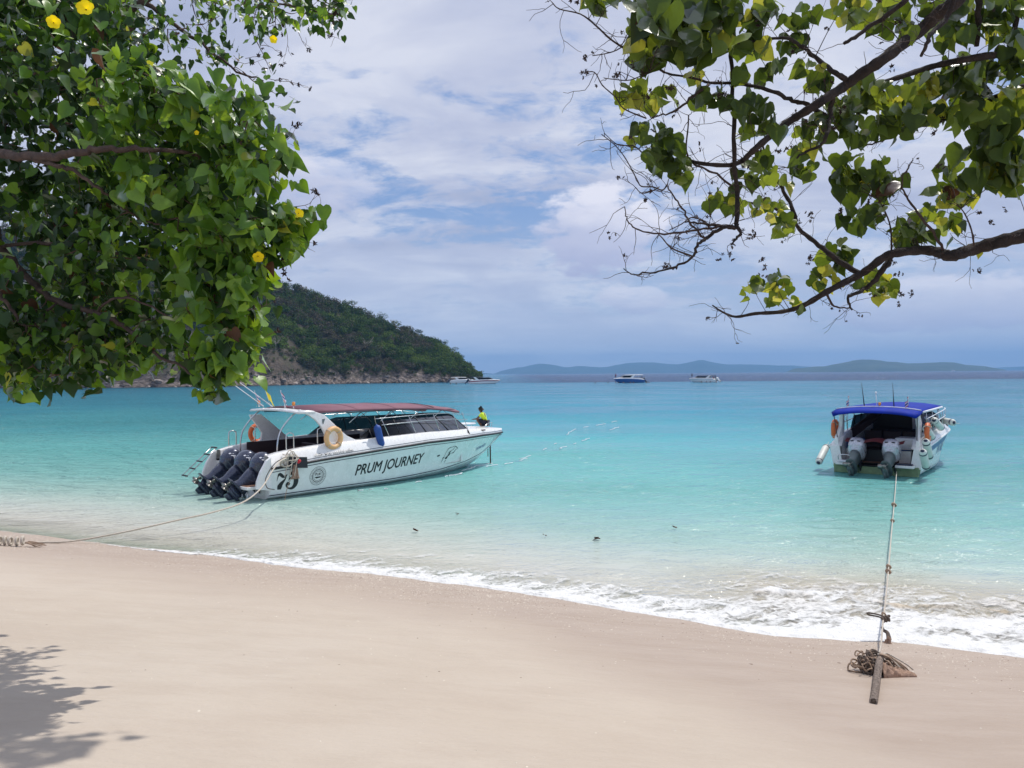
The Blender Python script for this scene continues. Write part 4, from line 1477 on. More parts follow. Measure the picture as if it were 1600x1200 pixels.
    for sd_ in (-1, 1):
        d = Decal()
        for dx_, dz_ in ((0, 0), (.018, 0), (.009, .009), (.009, -.009)) if sd_ < 0 else (): d.add(V, Fs, a0[0] + dx_, a0[1] + dz_, (a1[1] - a0[1]) / (a1[0] - a0[0]), (a1[0] - a0[0]) / w, (ah[1] - a0[1]) / h)
        if sd_ > 0: d.add([(w - v[0], v[1], 0) for v in V], Fs, a0[0], a0[1], (a1[1] - a0[1]) / (a1[0] - a0[0]), (a1[0] - a0[0]) / w, (ah[1] - a0[1]) / h)
        d.build('boat_name', M_PRINT, H, hull, sd_)
    # number 75: thick and thin strokes
    d = Decal()
    def pxd(lst, ww, x=.6, z=.5):
        pts = tr(lst, x, z); pts = sp2(pts, 5)
        wv = np.interp(np.linspace(0, 1, len(pts)), np.linspace(0, 1, len(ww)), ww)
        V, Fs = stroke(pts, list(wv)); d.add(V, Fs)
    pxd([(432.5, 752), (434, 746), (435.5, 741), (437, 742)], [.01, .03, .05, .02])
    pxd([(434, 745), (437, 741), (440, 743), (443, 745), (447, 743), (449, 741)], [.03, .09, .10, .08, .06, .01])
    pxd([(448, 742), (445, 749), (440, 755), (437, 760), (436, 765)], [.02, .05, .12, .17, .12])
    pxd([(454, 739.5), (458, 739), (462, 737.5), (465, 735)], [.10, .12, .08, .01])
    pxd([(453.5, 738), (452.5, 744), (451, 751)], [.03, .02, .02])
    pxd([(451, 750), (455, 746), (460, 746), (462.5, 750), (461, 757), (456, 762.5), (450, 762.5), (447.5, 759), (449.5, 755.5), (452.5, 757)], [.02, .05, .12, .17, .15, .09, .04, .06, .11, .06])
    d.build('number_75', M_PRINT, H, hull, -1)
    # round badge
    d = Decal()
    c = tr([(496.5, 743.5)], 1.8)[0]
    def circ(r_, w_): 
        pts = [(c[0] + r_ * math.cos(t), c[1] + r_ * 1.02 * math.sin(t)) for t in np.linspace(0, 2 * math.pi, 41)]
        d.add(*stroke(pts, w_))
    circ(.29, .012); circ(.195, .022); circ(.15, .010)
    for t in np.linspace(0, 2 * math.pi, 30, endpoint=False):
        r_ = .243; d.add(*stroke([(c[0] + (r_ - .018) * math.cos(t), c[1] + (r_ - .018) * math.sin(t)), (c[0] + (r_ + .018) * math.cos(t + .03), c[1] + (r_ + .018) * math.sin(t + .03))], .016))
    V, Fs = text_geo('P.I.R', .11, .1, .004); w_ = max(v[0] for v in V); d.add(V, Fs, c[0] - w_ / 2, c[1] + .02)
    d.add([(-.12, 0, 0), (-.05, -.05, 0), (.09, -.035, 0), (.13, .01, 0)], [(0, 1, 2, 3)], c[0], c[1] - .03)
    d.build('round_badge', M_PRINT, H, hull, -1)
    # swooping outline figure and dark streak towards the bow
    z2 = lambda pts: [(680 + x / 17.78, 680 + y / 17.78) for x, y in pts]
    d = Decal()
    def ln(pts, ww):
        q_ = sp2(tr(z2(pts), 7.5, .9), 4); wv = np.interp(np.linspace(0, 1, len(q_)), np.linspace(0, 1, len(ww)), ww); d.add(*stroke(q_, list(wv)))
    ln([(240, 620), (270, 540), (330, 430), (390, 360), (470, 330), (545, 305), (590, 325), (622, 362)], [.02, .015, .02, .03, .02, .02, .03, .02])
    ln([(622, 362), (560, 410), (505, 480), (440, 500), (400, 520)], [.02, .02, .045, .012, .012])
    ln([(560, 320), (515, 370), (500, 400), (430, 430), (350, 500)], [.01, .03, .02, .012, .012])
    ln([(270, 650), (310, 625), (345, 575), (385, 530), (400, 480), (450, 440)], [.05, .11, .05, .11, .06, .01])
    ln([(200, 650), (240, 615)], [.04, .05]); ln([(155, 780), (195, 690), (220, 665)], [.01, .02, .02]); ln([(240, 790), (260, 730), (300, 690)], [.01, .02, .02])
    d.build('leaping_motif', M_PRINT, H, hull, -1)
    d = Decal(); p_ = tr([(685, 712.5)], 6.7, .8)[0]; d.add([(-.07, -.03, 0), (.07, -.01, 0), (.07, .05, 0), (-.07, .03, 0)], [(0, 1, 2, 3)], *p_); d.build('outlet', M_PRINT, H, hull, -1)
    # small script on the moulding and near the stem
    q0 = tr([(742.5, 704)], 9, 1.1)[0]; q1 = tr([(757, 697)], 10, 1.2)[0]
    V, Fs = text_geo('ชุมพลชัย', 1.0, .1, 0.0); w_ = max(v[0] for v in V)
    d = Decal(); d.add(V, Fs, q0[0], q0[1], (q1[1] - q0[1]) / (q1[0] - q0[0]), (q1[0] - q0[0]) / w_, .22); d.build('bow_script', M_PRINTBLUE, H, hull, -1)
    V, Fs = text_geo('บริษัท พรุ่ม เจอร์นี่ย์ ภูเก็ต', 1.0, .1, 0.0); w_ = max(v[0] for v in V)
    d = Decal(); d.add(V, Fs, 1.45, H.zs(1.5) + .13, .05, 1.45 / w_, .13)
    d.build('deck_script', M_PRINT, H, root, -1, .012, ymap=lambda x, z: H.bs(x) - .01 - .11 * float(smooth(.13, .27, z - H.zs(x))) + .02)
    d = Decal(); q_ = [world_to_hullside(M, H, px, py, x=3, z=2.3, ymap=ym) for px, py in ((503, 655), (508, 654), (505, 663), (503.5, 661))]
    d.add([(x, z, 0) for x, z in q_], [(0, 1, 2, 3)]); d.build('arch_mark', M_GREYMETAL, H, root, -1, ymap=ym)
    root.matrix_world = M
    # things carried by the boat
    W = lambda x, y, z: M @ Vector((x, y, z))
    q_ = world_to_hullside(M, H, 520.5, 684, x=3, z=1.8, ymap=lambda x, z: 1.76)
    rotw = (M.to_3x3() @ Matrix.Rotation(R(90), 3, 'X') @ Matrix.Rotation(R(8), 3, 'Y'))
    ring_buoy('life_ring', 'cream life ring on the near side arch of the maroon roofed boat', W(q_[0], -1.79, q_[1]), rotw, M_BUOYCREAM, .30, .085)
    q_ = world_to_hullside(M, H, 402, 677, side=1, x=2, z=1.8, ymap=lambda x, z: 1.76)
    ring_buoy('life_ring', 'orange life ring half hidden by the far arch of the maroon roofed boat', W(q_[0], 1.76, q_[1]), rotw, M_BUOYORANGE, .28, .08)
    q_ = world_to_hullside(M, H, 588, 663, x=4.3, z=1.9, ymap=lambda x, z: 1.86); q2 = world_to_hullside(M, H, 597, 699, x=4.3, z=1.5, ymap=lambda x, z: 1.86)
    fender('blue_fender', 'blue cylinder fender hanging from the rail of the maroon roofed boat', W(q_[0], -1.86, q_[1]), W(q2[0], -1.86, q2[1]), M_BLUEFENDER, M_BLUEFENDER, .125)
    zz = zt + .02
    flag(M, (arch_x0 + .1, 1.0, zz), .55, None, 'flag', 'striped red white and blue flag leftmost on the arch', lean=(-.35, 0), furl=1.3)
    flag(M, (arch_x0 + .1, .25, zz), .60, None, 'flag', 'yellow flag between two striped flags on the arch', True, lean=(-.35, 0), furl=1.6)
    flag(M, (arch_x0 + .15, -.62, zz), .58, None, 'flag', 'striped flag right of the yellow one on the arch', lean=(-.35, 0), furl=1.3)
    # boatman crouching on the foredeck
    pm = M @ Matrix.Translation((10.95, .05, gun(10.95) + .03)) @ Matrix.Rotation(R(-150), 4, 'Z')
    person_fig('person', 'man in lime shirt and dark shorts crouching on the bow', pm, POSE_CROUCH, M_LIME, M_SHORTS, level=2, scale=.92)
    # anchor line at the bow
    t = MB(); b0 = W(L * .93, -.10, .78)
    b1 = ground(755, 723)
    t.tube([b0, Vector((b0.x, b0.y, .6)), Vector((b0.x + .01, b0.y, -.5))], .035, 6)
    t.tube([b0 + Vector((-.10, 0, .0)), Vector((b0.x - .10, b0.y, .30))], .018, 6)
    o = t.build('anchor_line', M_ROPEDARK, None); tag(o, 'dark anchor line hanging straight down from the bow', 'anchor line')
    return M, H, gun


LM, LH, LG = left_boat()


# ---------------------------------------------------------------- boat with the blue roof
def right_boat():
    L, B = 9.2, 3.35
    H = Hull(L, B)
    lw = ground(1303, 738); rw = ground(1436, 744)
    b = R(38)
    a = math.pi / 2 - b
    mid = (Vector((lw.x, lw.y, 0)) + Vector((rw.x, rw.y, 0))) / 2
    M = Matrix.Translation(mid) @ Matrix.Rotation(a, 4, 'Z')
    root = thing('speedboat', 'white and blue speedboat with bright blue roof seen from astern', 'speedboat')
    spec = dict(hull_mat=M_WHITE, rub_mat=M_WHITE, transom_mat=M_ALGAE, transom_top=.26, well=(.3, 6.2), floor=.40, wide_band=.26, band_mat=pmat('band_blue', (0.04, 0.09, 0.26), .35),
                gun=[.0, .28, .38, .36, .30, .28, .2, .1])
    hull, gun = hull_parts(root, H, spec)
    for sd_ in (-1, 1):
        # upright stern pillars and bulwark ends
        t = MB(); t.prism([(.05, sd_ * 1.30, .42), (.55, sd_ * 1.32, .42), (.75, sd_ * 1.34, 1.9), (.55, sd_ * 1.30, 2.26), (.38, sd_ * 1.30, 2.26), (.42, sd_ * 1.34, 1.7), (.05, sd_ * 1.40, 1.25)], (0, -sd_ * .07, 0), (0, sd_ * .07, 0))
        t.build('arch_side', M_WHITE, root, bevel=.02)
        t = MB(); t.box((-.12, sd_ * 1.02, .36), (.42, .62, .10)); pf = t.build('stern_platform', M_WHITE, root, bevel=.02)
        t = MB(); t.box((-.02, sd_ * 1.02, .16), (.10, .85, .34)); t.build('stern_pod', M_ALGAE, root, bevel=.02)
    # stern frame, step on the left
    t = MB(); t.tube(spline([(-.25, 1.22, .42), (-.25, 1.22, .66), (-.25, .80, .66), (-.25, .80, .42)], 3), .02, 6); t.build('stern_step', M_STEEL, root)
    t = MB(); t.box((-.22, 1.0, .45), (.28, .46, .06)); t.build('step_tread', M_PRINTWHITE, root, bevel=.01)
    t = MB(); t.box((-.2, -1.02, .44), (.22, .5, .05)); t.build('step_tread', M_NAVY, root, bevel=.01)
    # inside: dark seats left, white locker right
    for y in (-.92, .92):
        t = MB(); t.box((.62, y, .62), (.08, .5, .45)); t.build('well_wall', M_WHITE, root)
    t = MB(); t.box((.64, 0, .62), (.06, 1.34, .42)); t.build('well_back', M_RUB, root)
    t = MB(); t.box((.34, 0, .30), (.56, 2.3, .04)); t.build('well_floor', M_RUB, root)
    t = MB(); t.box((1.05, .95, .80), (.7, .55, .80)); t.build('stern_seat', M_SEATBLUE, root, bevel=.03)
    t = MB(); t.box((1.3, -.85, .85), (.9, .75, .9)); t.build('locker', M_WHITE, root, bevel=.03)
    t = MB(); t.box((.9, -.85, .80), (.12, .8, .14)); t.build('locker_trim', M_SEATBLUE, root)
    for x in (2.6, 3.5, 4.4): seat_row(root, x, 2.1, .4, M_SEAT, 3)
    t = MB(); t.box((4.9, .35, 1.35), (.06, 1.7, 1.7)); t.build('cabin_bulkhead', M_RUB, root)
    t = MB(); t.box((4.6, -.85, 1.25), (.06, .95, 1.5)); cbd = t.build('cabin_door', M_PRINTWHITE, root)
    for y in (-1.06, -.66):
        t = MB(); t.box((4.56, y, 1.50), (.02, .34, .42)); t.build('door_pane', pmat('pane_blue', (0.02, 0.17, 0.55), .15), cbd)
    t = MB(); t.prism([(1.6, .5, 2.2), (4.5, .5, 2.2), (4.5, 1.28, 1.45), (1.4, 1.30, 1.0), (1.5, 1.25, 1.5)], (0, 0, 0), (0, .02, 0)); t.build('side_curtain', M_SEAT, root)
    glasshouse(root, H, gun, 2.0, 6.6, 5.9, 2.05, 5)
    # roof
    zr = 2.24
    canopy(root, [(-.35, zr - .06, 1.42), (-.2, zr + .02, 1.50), (.35, zr + .10, 1.50), (2.5, zr + .14, 1.5), (4.5, zr + .14, 1.44), (5.6, zr + .08, 1.25)], 1.5, M_BLUECANVAS, .05, .13)
    for sd_ in (-1, 1):
        t = MB(); t.tube([(.35, sd_ * 1.50, zr + .06), (2.5, sd_ * 1.52, zr + .09), (4.5, sd_ * 1.46, zr + .09), (5.5, sd_ * 1.25, zr + .03)], .04, 8); t.build('roof_edge', M_PRINTWHITE, root)
        for x in (-.22, 1.4, 2.6, 3.8, 5.0):
            t = MB(); t.tube([(x + .3, sd_ * (H.bs(x) - .25), max(gun(x), 1.3)), (x, sd_ * 1.42 * (1 if x < 4.5 else .88), zr + .03)], .018, 6); t.build('roof_post', M_STEEL if x > 0 else M_BLACKPOLE, root)
        for zz in (.30, .58):
            t = MB(); t.tube([(x, sd_ * (H.bs(x) - .14), gun(x) + zz) for x in np.linspace(1.0, 6.3, 12)], .018, 6); t.build('grab_rail', M_PRINTWHITE, root)
        for x in (1.2, 2.2, 3.2, 4.2, 5.2):
            t = MB(); t.tube([(x, sd_ * (H.bs(x) - .14), gun(x)), (x, sd_ * (H.bs(x) - .14), gun(x) + .58)], .013, 6); t.build('rail_post', M_STEEL, root)
    t = MB(); t.tube([(.33, y, zr + .12 + .12 * (1 - abs(y / 1.5) ** 2.4)) for y in np.linspace(-1.45, 1.45, 15)], .022, 6); t.build('roof_bow', M_PRINTWHITE, root)
    for y in (-.55, .62):
        outboard(root, (.02, y, .26), R(50), M_SILVER, M_GREYMETAL, None, 1.12, eyes=True, fat=1.1)
    # dark red cover joining the two cowlings
    t = MB(); v = []
    for x, dz in ((-.22, -.03), (.05, .07), (.55, .05)):
        v.append([(x, y, 1.19 + dz + .06 * math.cos((y) * 5.2) * 1) for y in np.linspace(-.98, 1.02, 19)])
    t.loft(v, 0, closed=False, sm=True); t.build('engine_cover', pmat('cover_red', (0.13, 0.022, 0.02), .6), root, fix=False)
    for y in (-.52, .5):
        t = MB(); t.tube([(.5, y, zr + .24), (.40, y * 1.05 + .05, zr + 1.12)], [.022, .006], 6); t.build('antenna', M_BLACKPOLE, root)
    t = MB(); t.tube([(.45, .05, zr + .2), (.42, .08, zr + .70)], .014, 6); t.lathe([(.03, zr + .70), (.045, zr + .74), (.02, zr + .79)], 8, M=Matrix.Translation((.42, .08, 0))); t.build('mast_light', M_PRINTWHITE, root)
    beacon(root, .42, -.05, zr + .18)
    # letters on the starboard side
    V, Fs = text_geo('N ALE', .60, .15, .008); d = Decal(); d.add(V, Fs, 2.6, .62, .02); d.build('hull_lettering', M_PRINTBLUE, H, hull, -1)
    root.matrix_world = M
    W = lambda x, y, z: M @ Vector((x, y, z))
    rotw = (M.to_3x3() @ Matrix.Rotation(R(90), 3, 'X') @ Matrix.Rotation(R(4), 3, 'Y'))
    ring_buoy('life_ring', 'orange life ring at the right pillar of the blue roofed boat', W(.55, -1.62, 1.55), rotw, M_BUOYORANGE, .29, .09)
    ring_buoy('life_ring', 'brown orange life ring at the left pillar of the blue roofed boat', W(.5, 1.56, 1.58), rotw, M_BUOYORANGE, .29, .09)
    gl = 'white fenders with dark ends round the blue roofed boat'
    y0 = -1.50
    def fp(px1, py1, px2, py2, x, y, label):
        ymap = lambda a, z: abs(y)
        # hang at station x on the given side: solve only heights and small shifts
        s_ = -1 if y < 0 else 1
        q1 = world_to_hullside(M, H, px1, py1, side=s_, x=x, z=1.4, ymap=ymap); q2 = world_to_hullside(M, H, px2, py2, side=s_, x=x, z=1.0, ymap=ymap)
        return W(x, y, q1[1]), W(x, y, q2[1])
    def fend(a, b_, label): fender('white_fender', label, a, b_, M_WHITEFENDER, M_NAVY, .13, gl)
    def hang(p1, p2, x, ext, label, sd_=-1, inner=0.0):
        ym_ = lambda a, z: H.bs(a) + ext
        q1 = world_to_hullside(M, H, *p1, side=sd_, x=x, z=1.3, ymap=ym_); q2 = world_to_hullside(M, H, *p2, side=sd_, x=x, z=.9, ymap=ym_)
        fend(W(q1[0], sd_ * ym_(q1[0], 0), q1[1]), W(q2[0], sd_ * ym_(q2[0], 0), q2[1]), label)
    hang((1446, 687), (1453, 717), 1.0, .16, 'upper white fender hanging at the right stern quarter of the blue roofed boat')
    hang((1441, 703), (1448, 733), .4, .18, 'lower white fender hanging at the right stern quarter of the blue roofed boat')
    hang((1446, 668), (1457, 685), 1.8, -.02, 'white fender lying on the right side deck just ahead of the orange ring')
    hang((1459, 656), (1471, 669), 3.0, .0, 'white fender on the right rail second from the bow')
    fend(W(4.3, -1.95, 1.72), W(4.9, -1.35, 1.78), 'white fender lying level on the rail nearest the bow, round end showing')
    hang((1292, 696), (1278, 724), .2, .35, 'white fender slanting out from the left stern corner of the blue roofed boat', 1)
    flag(M, (.5, 1.05, zr + .12), .52, None, 'flag', 'small striped flag on the left of the blue roof', furl=1.2)
    flag(M, (.5, -1.0, zr + .12), .52, None, 'flag', 'small striped flag on the right of the blue roof', furl=.9)
    return M, H, gun


RM, RH, RG = right_boat()


# ---------------------------------------------------------------- far boats
def far_boat(px, py_w, heading, L, label, spec, people, canopy_mat, roof_z=2.5, engines=2, eng_mat=None, d=None, open_aft=3.0, k=1.0):
    p = ground(px, py_w) if d is None else pix(px, 600, d)
    M = Matrix.Translation((p.x, p.y, 0)) @ Matrix.Rotation(heading, 4, 'Z') @ Matrix.Translation((-L / 2, 0, 0))
    B = spec.get('B', 3.3)
    H = Hull(L, B, spec.get('k', 1.0))
    root = thing('speedboat', label, 'speedboat')
    sp = dict(hull_mat=spec['hull'], rub_mat=spec.get('rub', M_WHITE), transom_mat=M_WHITE, well=(.5, L * .70), floor=.42)
    if 'stripe' in spec: sp['wide_band'] = .32; sp['band_mat'] = spec['stripe']
    hull, gun = hull_parts(root, H, sp)
    glasshouse(root, H, gun, open_aft, L * .74, L * .68, roof_z - .25, 4)
    canopy(root, [(.6, roof_z - .02, B * .42), (L * .4, roof_z, B * .42), (L * .66, roof_z - .06, B * .36)], 1, canopy_mat, .06, .12)
    for sd_ in (-1, 1):
        t = MB(); t.prism([(open_aft - .2, sd_ * (B / 2 - .2), gun(2)), (open_aft + 1.1, sd_ * (B / 2 - .2), gun(2)), (open_aft - .3, sd_ * (B * .42), roof_z), (open_aft - 1.1, sd_ * (B * .42), roof_z)], (0, -.05, 0), (0, .05, 0))
        t.build('arch_side', M_WHITE, root)
        for x in (.8, 1.8, 3.2, 4.6):
            t = MB(); t.tube([(x, sd_ * (B / 2 - .3), gun(x)), (x, sd_ * B * .4, roof_z)], .03, 5); t.build('roof_post', M_BLACKPOLE, root)
    t = MB(); t.box((.7, 0, .8), (.1, B * .7, .7)); t.build('well_wall', M_WHITE, root)
    for k_ in range(engines):
        outboard(root, (-.15, (k_ - (engines - 1) / 2) * .8, .75), R(40), eng_mat or M_ENGINE, eng_mat or M_ENGINE, None, 1.1, detail=False)
    root.matrix_world = M
    for i, (x, y, z, yaw, lab, shirt, kind) in enumerate(people):
        pm = M @ Matrix.Translation((x, y, z)) @ Matrix.Rotation(R(yaw), 4, 'Z')
        person_fig('person', lab, pm, pose_stand(arm=.5) if kind == 's' else pose_sit(), shirt, M_SHORTS, vest=M_VEST if kind == 'v' else None, level=1)
    return M, H


C_GREY = pmat('shirt_grey', (.12, .12, .13), .8); C_RED = pmat('shirt_red', (.35, .04, .05), .8); C_WHITE = pmat('shirt_white', (.6, .6, .6), .8)
C_BLUEHULL = pmat('hull_blue', (0.015, 0.085, 0.30), .3, var=.1, coat=.5)
C_REDSTRIPE = pmat('stripe_red', (.42, .10, .13), .4)
C_FARROOF = pmat('roof_white', (.70, .72, .72), .5); C_DARKROOF = pmat('roof_dark', (.04, .04, .07), .6)

DF = 296.0
far_boat(757, 599, R(4), 12.4, 'far white speedboat with pinkish red stripe just off the headland tip', dict(hull=M_WHITE, stripe=C_REDSTRIPE, rub=M_NAVY),
         [(1.0, .6, .9, 90, 'person in grey on the stern of the far red striped boat', C_GREY, 's'), (2.2, -.9, .45, 0, 'person in red standing aft in the red striped boat', C_RED, 's'),
          (.2, -.9, .6, 30, 'person in white at the very stern of the red striped boat', C_WHITE, 's')], C_DARKROOF, 2.6, 3, d=300)
far_boat(722, 598, R(10), 10.5, 'far white boat half hidden behind the red striped boat', dict(hull=M_WHITE, rub=M_WHITE),
         [(1.3, -.5, .45, 0, 'person standing in the half hidden white boat by the rocks', C_GREY, 's')], C_FARROOF, 2.5, 2, d=326)
far_boat(982, 599, R(180 + 12), 12.2, 'far speedboat with deep blue hull and white roof', dict(hull=C_BLUEHULL, rub=M_WHITE, k=1.18),
         [(1.0, .9, .95, 20, 'person in grey on the stern of the blue hulled boat', C_GREY, 's'), (1.9, 1.0, .45, 0, 'person in white standing aft in the blue hulled boat', C_WHITE, 's'),
          (2.7, .9, .45, 10, 'person in red standing amidships in the blue hulled boat', C_RED, 's'), (3.6, 1.1, .45, 0, 'person in dark clothes under the roof of the blue hulled boat', C_GREY, 's'), (1.4, -.2, .45, 90, 'person in lime standing between the engines and seats of the blue hulled boat', M_LIME, 's'), (-.3, .2, .45, 200, 'person at the swim ladder of the blue hulled boat', C_GREY, 's'),
          (11.3, .1, 1.75, 180, 'person in red standing on the bow of the blue hulled boat', C_RED, 's')], C_FARROOF, 3.0, 2, d=DF, open_aft=5.0)
far_boat(1098, 599, R(180 - 26), 10.6, 'far pale boat with three white outboards beside the blue hulled one', dict(hull=M_HULL, rub=M_NAVY),
         [(1.2, .4, .6, 0, 'person in red standing among the seats of the pale boat', C_RED, 's'), (.6, -.5, .9, 0, 'person in grey leaning on the outboards of the pale boat', C_GREY, 's'), (2.4, .8, .45, 30, 'person in white under the roof of the pale boat', C_WHITE, 's'), (9.4, 0, 1.65, 180, 'person in dark clothes on the bow of the pale boat', C_GREY, 's')],
         C_DARKROOF, 2.55, 3, C_FARROOF, d=DF)


# people afloat by the far boats: head, shoulders and vest above water
def swimmers():
    spots = [(950, 599.5), (962, 599.6), (966, 599.5), (974, 599.4), (985, 599.6), (990, 599.5), (1010, 599.5), (1014, 599.3), (1096, 599.5), (1104, 599.7), (1110, 599.6), (1119, 599.4), (713, 600.2), (704, 600.3), (930, 599.3)]
    first = None
    for i, (px, py) in enumerate(spots):
        p = pix(px, 600, 291 - (i % 3) * 2)
        if first is None:
            po = pose_stand()
            q = {k: Vector(v) - Vector((0, 0, 1.25)) if k not in ('face', 'toe') else v for k, v in po.items()}
            q['wril'] = (.45, -.3, -.02); q['elbl'] = (.38, -.1, -.05); q['wrir'] = (-.45, -.3, -.02); q['elbr'] = (-.38, -.1, -.05)
            first = person_fig('person', 'swimmer in orange life vest afloat near the far boats', Matrix.Identity(4), q, None, None, vest=M_VEST, level=1, group='swimmers in life vests afloat by the far boats')
            o = first
        else:
            o = copy_tree(first)
        o.location = (p.x, p.y, 0); o.rotation_euler = (0, 0, random.uniform(0, 6.28))
        o.scale = (1.25, 1.25, 1.1)


swimmers()
# tiny ship on the horizon
def ship():
    p = pix(1487, 577.5, 3300)
    o = thing('motor_yacht', 'tiny white ship on the horizon before the dark island', 'ship', (p.x, p.y, 0))
    H = Hull(20, 5, 1.6); mb = MB()
    rings = [H.ring(x)[::-1] + [(a, -b, c) for a, b, c in H.ring(x)[1:]] for x in xs_for(20, 16)]
    mb.loft(rings, closed=False); mb.prism([Vector(v) for v in rings[0]], (0, 0, 0), (.1, 0, 0)); mb.build('hull', M_WHITE, o)
    c = MB(); c.box((8, 0, 3.2), (11, 3.6, 2.2), taper=.9); c.box((7, 0, 5.1), (6.5, 3, 1.6), taper=.88); c.build('deckhouse', M_WHITE, o)
    w = MB(); w.box((8, 0, 3.5), (10.6, 3.66, .6)); w.box((7, 0, 5.2), (6.1, 3.02, .5)); w.build('window_band', M_RUB, o)
    d = MB(); d.tube([(6, 0, 5.8), (5.5, 0, 9)], .12, 6); d.build('mast', M_WHITE, o)
    o.rotation_euler = (0, 0, .3)


ship()

# ================================================================== wooded headland
_CST = [(-260, 318), (-215, 296), (-190, 285), (-160, 274), (-132, 268), (-110, 276), (-96, 289), (-88, 306), (-80, 326), (-66, 342), (-50, 352), (-34, 362), (-22, 367), (-17, 374), (-20, 390), (-34, 412)]
_CX = spline([(x, y, 0) for x, y in _CST], 8)


def headland():
    n = 300
    C = np.array([(p.x, p.y) for p in _CX])
    seg = np.concatenate([[0], np.cumsum(np.hypot(*np.diff(C, axis=0).T))])
    t = np.linspace(0, seg[-1], n)
    cx = np.interp(t, seg, C[:, 0]); cy = np.interp(t, seg, C[:, 1])
    # ridge line: screen height of the skyline against direction
    pxs = [-400, 0, 150, 260, 330, 385, 430, 475, 520, 560, 600, 640, 680, 705, 722, 734, 741]
    pys = [330, 350, 365, 388, 405, 424, 434, 448, 466, 478, 497, 511, 530, 546, 560, 574, 586]
    V = np.linspace(0, 1, 70)
    cpx = 800 + cx / cy * FOC
    # ridge runs back from the tip
    rd = np.interp(t / seg[-1], [0, .3, .5, .62, .72, .82, .9, 1], [80, 84, 82, 74, 62, 42, 22, 4])
    dirx, diry = cx / np.hypot(cx, cy), cy / np.hypot(cx, cy)
    sk = np.interp(t / seg[-1], [0, .5, 1], [0.10, 0.12, -.1])
    rx = cx + dirx * rd + sk * rd * 0.2; ry = cy + diry * rd
    rpx = 800 + rx / ry * FOC
    rpy = np.interp(rpx, pxs, pys)
    hor = 584 - 0.0078 * (rpx - 800)
    rz = np.maximum((hor - rpy) / FOC * ry + 3.8 - 3.2, 0.5)      # the wood adds about 3 m on top
    X = []; Y = []; Z = []
    for v in V:
        f = v
        x = cx + (rx - cx) * f; y = cy + (ry - cy) * f
        ledge = np.minimum(f * rd / 7.0, 1)
        hr = 2.0 + 1.5 * fbm(t / 14, t * 0 + 2, 3, 201)
        hr = np.minimum(hr, rz * .7)
        prof = (f ** 0.93)
        z = -1.0 + (hr + 1.0) * ledge ** 0.8 + (rz - hr) * prof * smooth(0.0, .1, f)
        z = z + (rz / 40) * 1.7 * fbm(x / 14, y / 14, 4, 203) * smooth(.08, .3, f) * (1 - smooth(.9, 1, f))
        rock = (1 - smooth(.10, .18, f)) * smooth(0, .012, f)
        z = z + rock * (1.1 * np.abs(fbm(x / 3.2 + z * .4, y / 3.2, 4, 205)) + .6 * fbm(x / 1.1, y / 1.1, 3, 206))
        X.append(x); Y.append(y); Z.append(z)
    for f, dz in ((1.12, -3), (1.5, -16), (2.2, -50)):
        X.append(cx + (rx - cx) * f); Y.append(cy + (ry - cy) * f); Z.append(np.maximum(rz + dz, -3.5))
    X = np.array(X); Y = np.array(Y); Z = np.array(Z)
    m_, T = newmat('headland_ground')
    g = T.n('ShaderNodeNewGeometry').outputs['Position']
    rk = T.n('ShaderNodeAttribute', attribute_name='rock').outputs['Fac']
    n1 = T.noise(g, 0.06, 5, 0.6); n2 = T.noise(T.mapping(g, rot=(0.5, 0.6, 0.4), sc=(0.4, 1, 1.6)), 0.9, 6, 0.7); n3 = T.noise(g, 0.5, 5, 0.65)
    soil = T.mix(T.maprange(n3, .35, .65), (0.055, 0.042, 0.032), (0.095, 0.073, 0.055))
    soil = T.mix(T.maprange(n1, .45, .6, 0, .6), soil, (0.05, 0.06, 0.026))
    rock = T.ramp(n2, [(.34, (.035, .028, .024)), (.46, (.11, .088, .074)), (.58, (.24, .195, .17)), (.70, (.42, .37, .34))])
    z = T.n('ShaderNodeSeparateXYZ', i_0=g).outputs[2]
    rock = T.mix(T.maprange(T.math('ADD', z, T.math('MULTIPLY', n2, 0.8)), .5, 1.2, .85, 0), rock, (0.03, 0.025, 0.02))
    c = T.mix(rk, soil, rock)
    b = T.n('ShaderNodeBsdfPrincipled', i_Base_Color=c, i_Roughness=.9)
    bp = T.n('ShaderNodeBump', i_Strength=1.0, i_Distance=.8, i_Height=T.math('ADD', n2, T.math('MULTIPLY', n3, .6)))
    T.t.links.new(bp.outputs[0], b.inputs['Normal'])
    T.n('ShaderNodeOutputMaterial', i_0=b.outputs[0])
    V2 = np.concatenate([V, [1.12, 1.5, 2.2]])
    hgt = rd[None, :] * V2[:, None]
    rocky = (1 - smooth(4.0, 6.5, hgt + 3 * fbm(X / 7, Y / 7, 3, 207)))
    rocky = np.maximum(rocky, .55 * (1 - smooth(8, 20, hgt)) * smooth(.1, .5, fbm(X / 12, Y / 12, 3, 208)))
    me = np_mesh('headland', np.stack([X, Y, Z], -1).reshape(-1, 3), grid_faces(len(V2), n), [m_], True, {'rock': ('POINT', 'FLOAT', rocky.ravel())})
    tag(link('headland', me), kind='structure')

    # ---- leaf-clump materials of the wood
    def leafmat(name, a, b_, tr=.25):
        mm, T = newmat(name)
        g = T.n('ShaderNodeNewGeometry').outputs['Position']
        c = T.mix(T.maprange(T.noise(g, .35, 4, .7), .35, .65), a, b_)
        d = T.n('ShaderNodeBsdfDiffuse', i_0=c); t_ = T.n('ShaderNodeBsdfTranslucent', i_0=c)
        mx = T.n('ShaderNodeMixShader', i_0=tr, i_1=d.outputs[0], i_2=t_.outputs[0])
        T.n('ShaderNodeOutputMaterial', i_0=mx.outputs[0])
        return mm
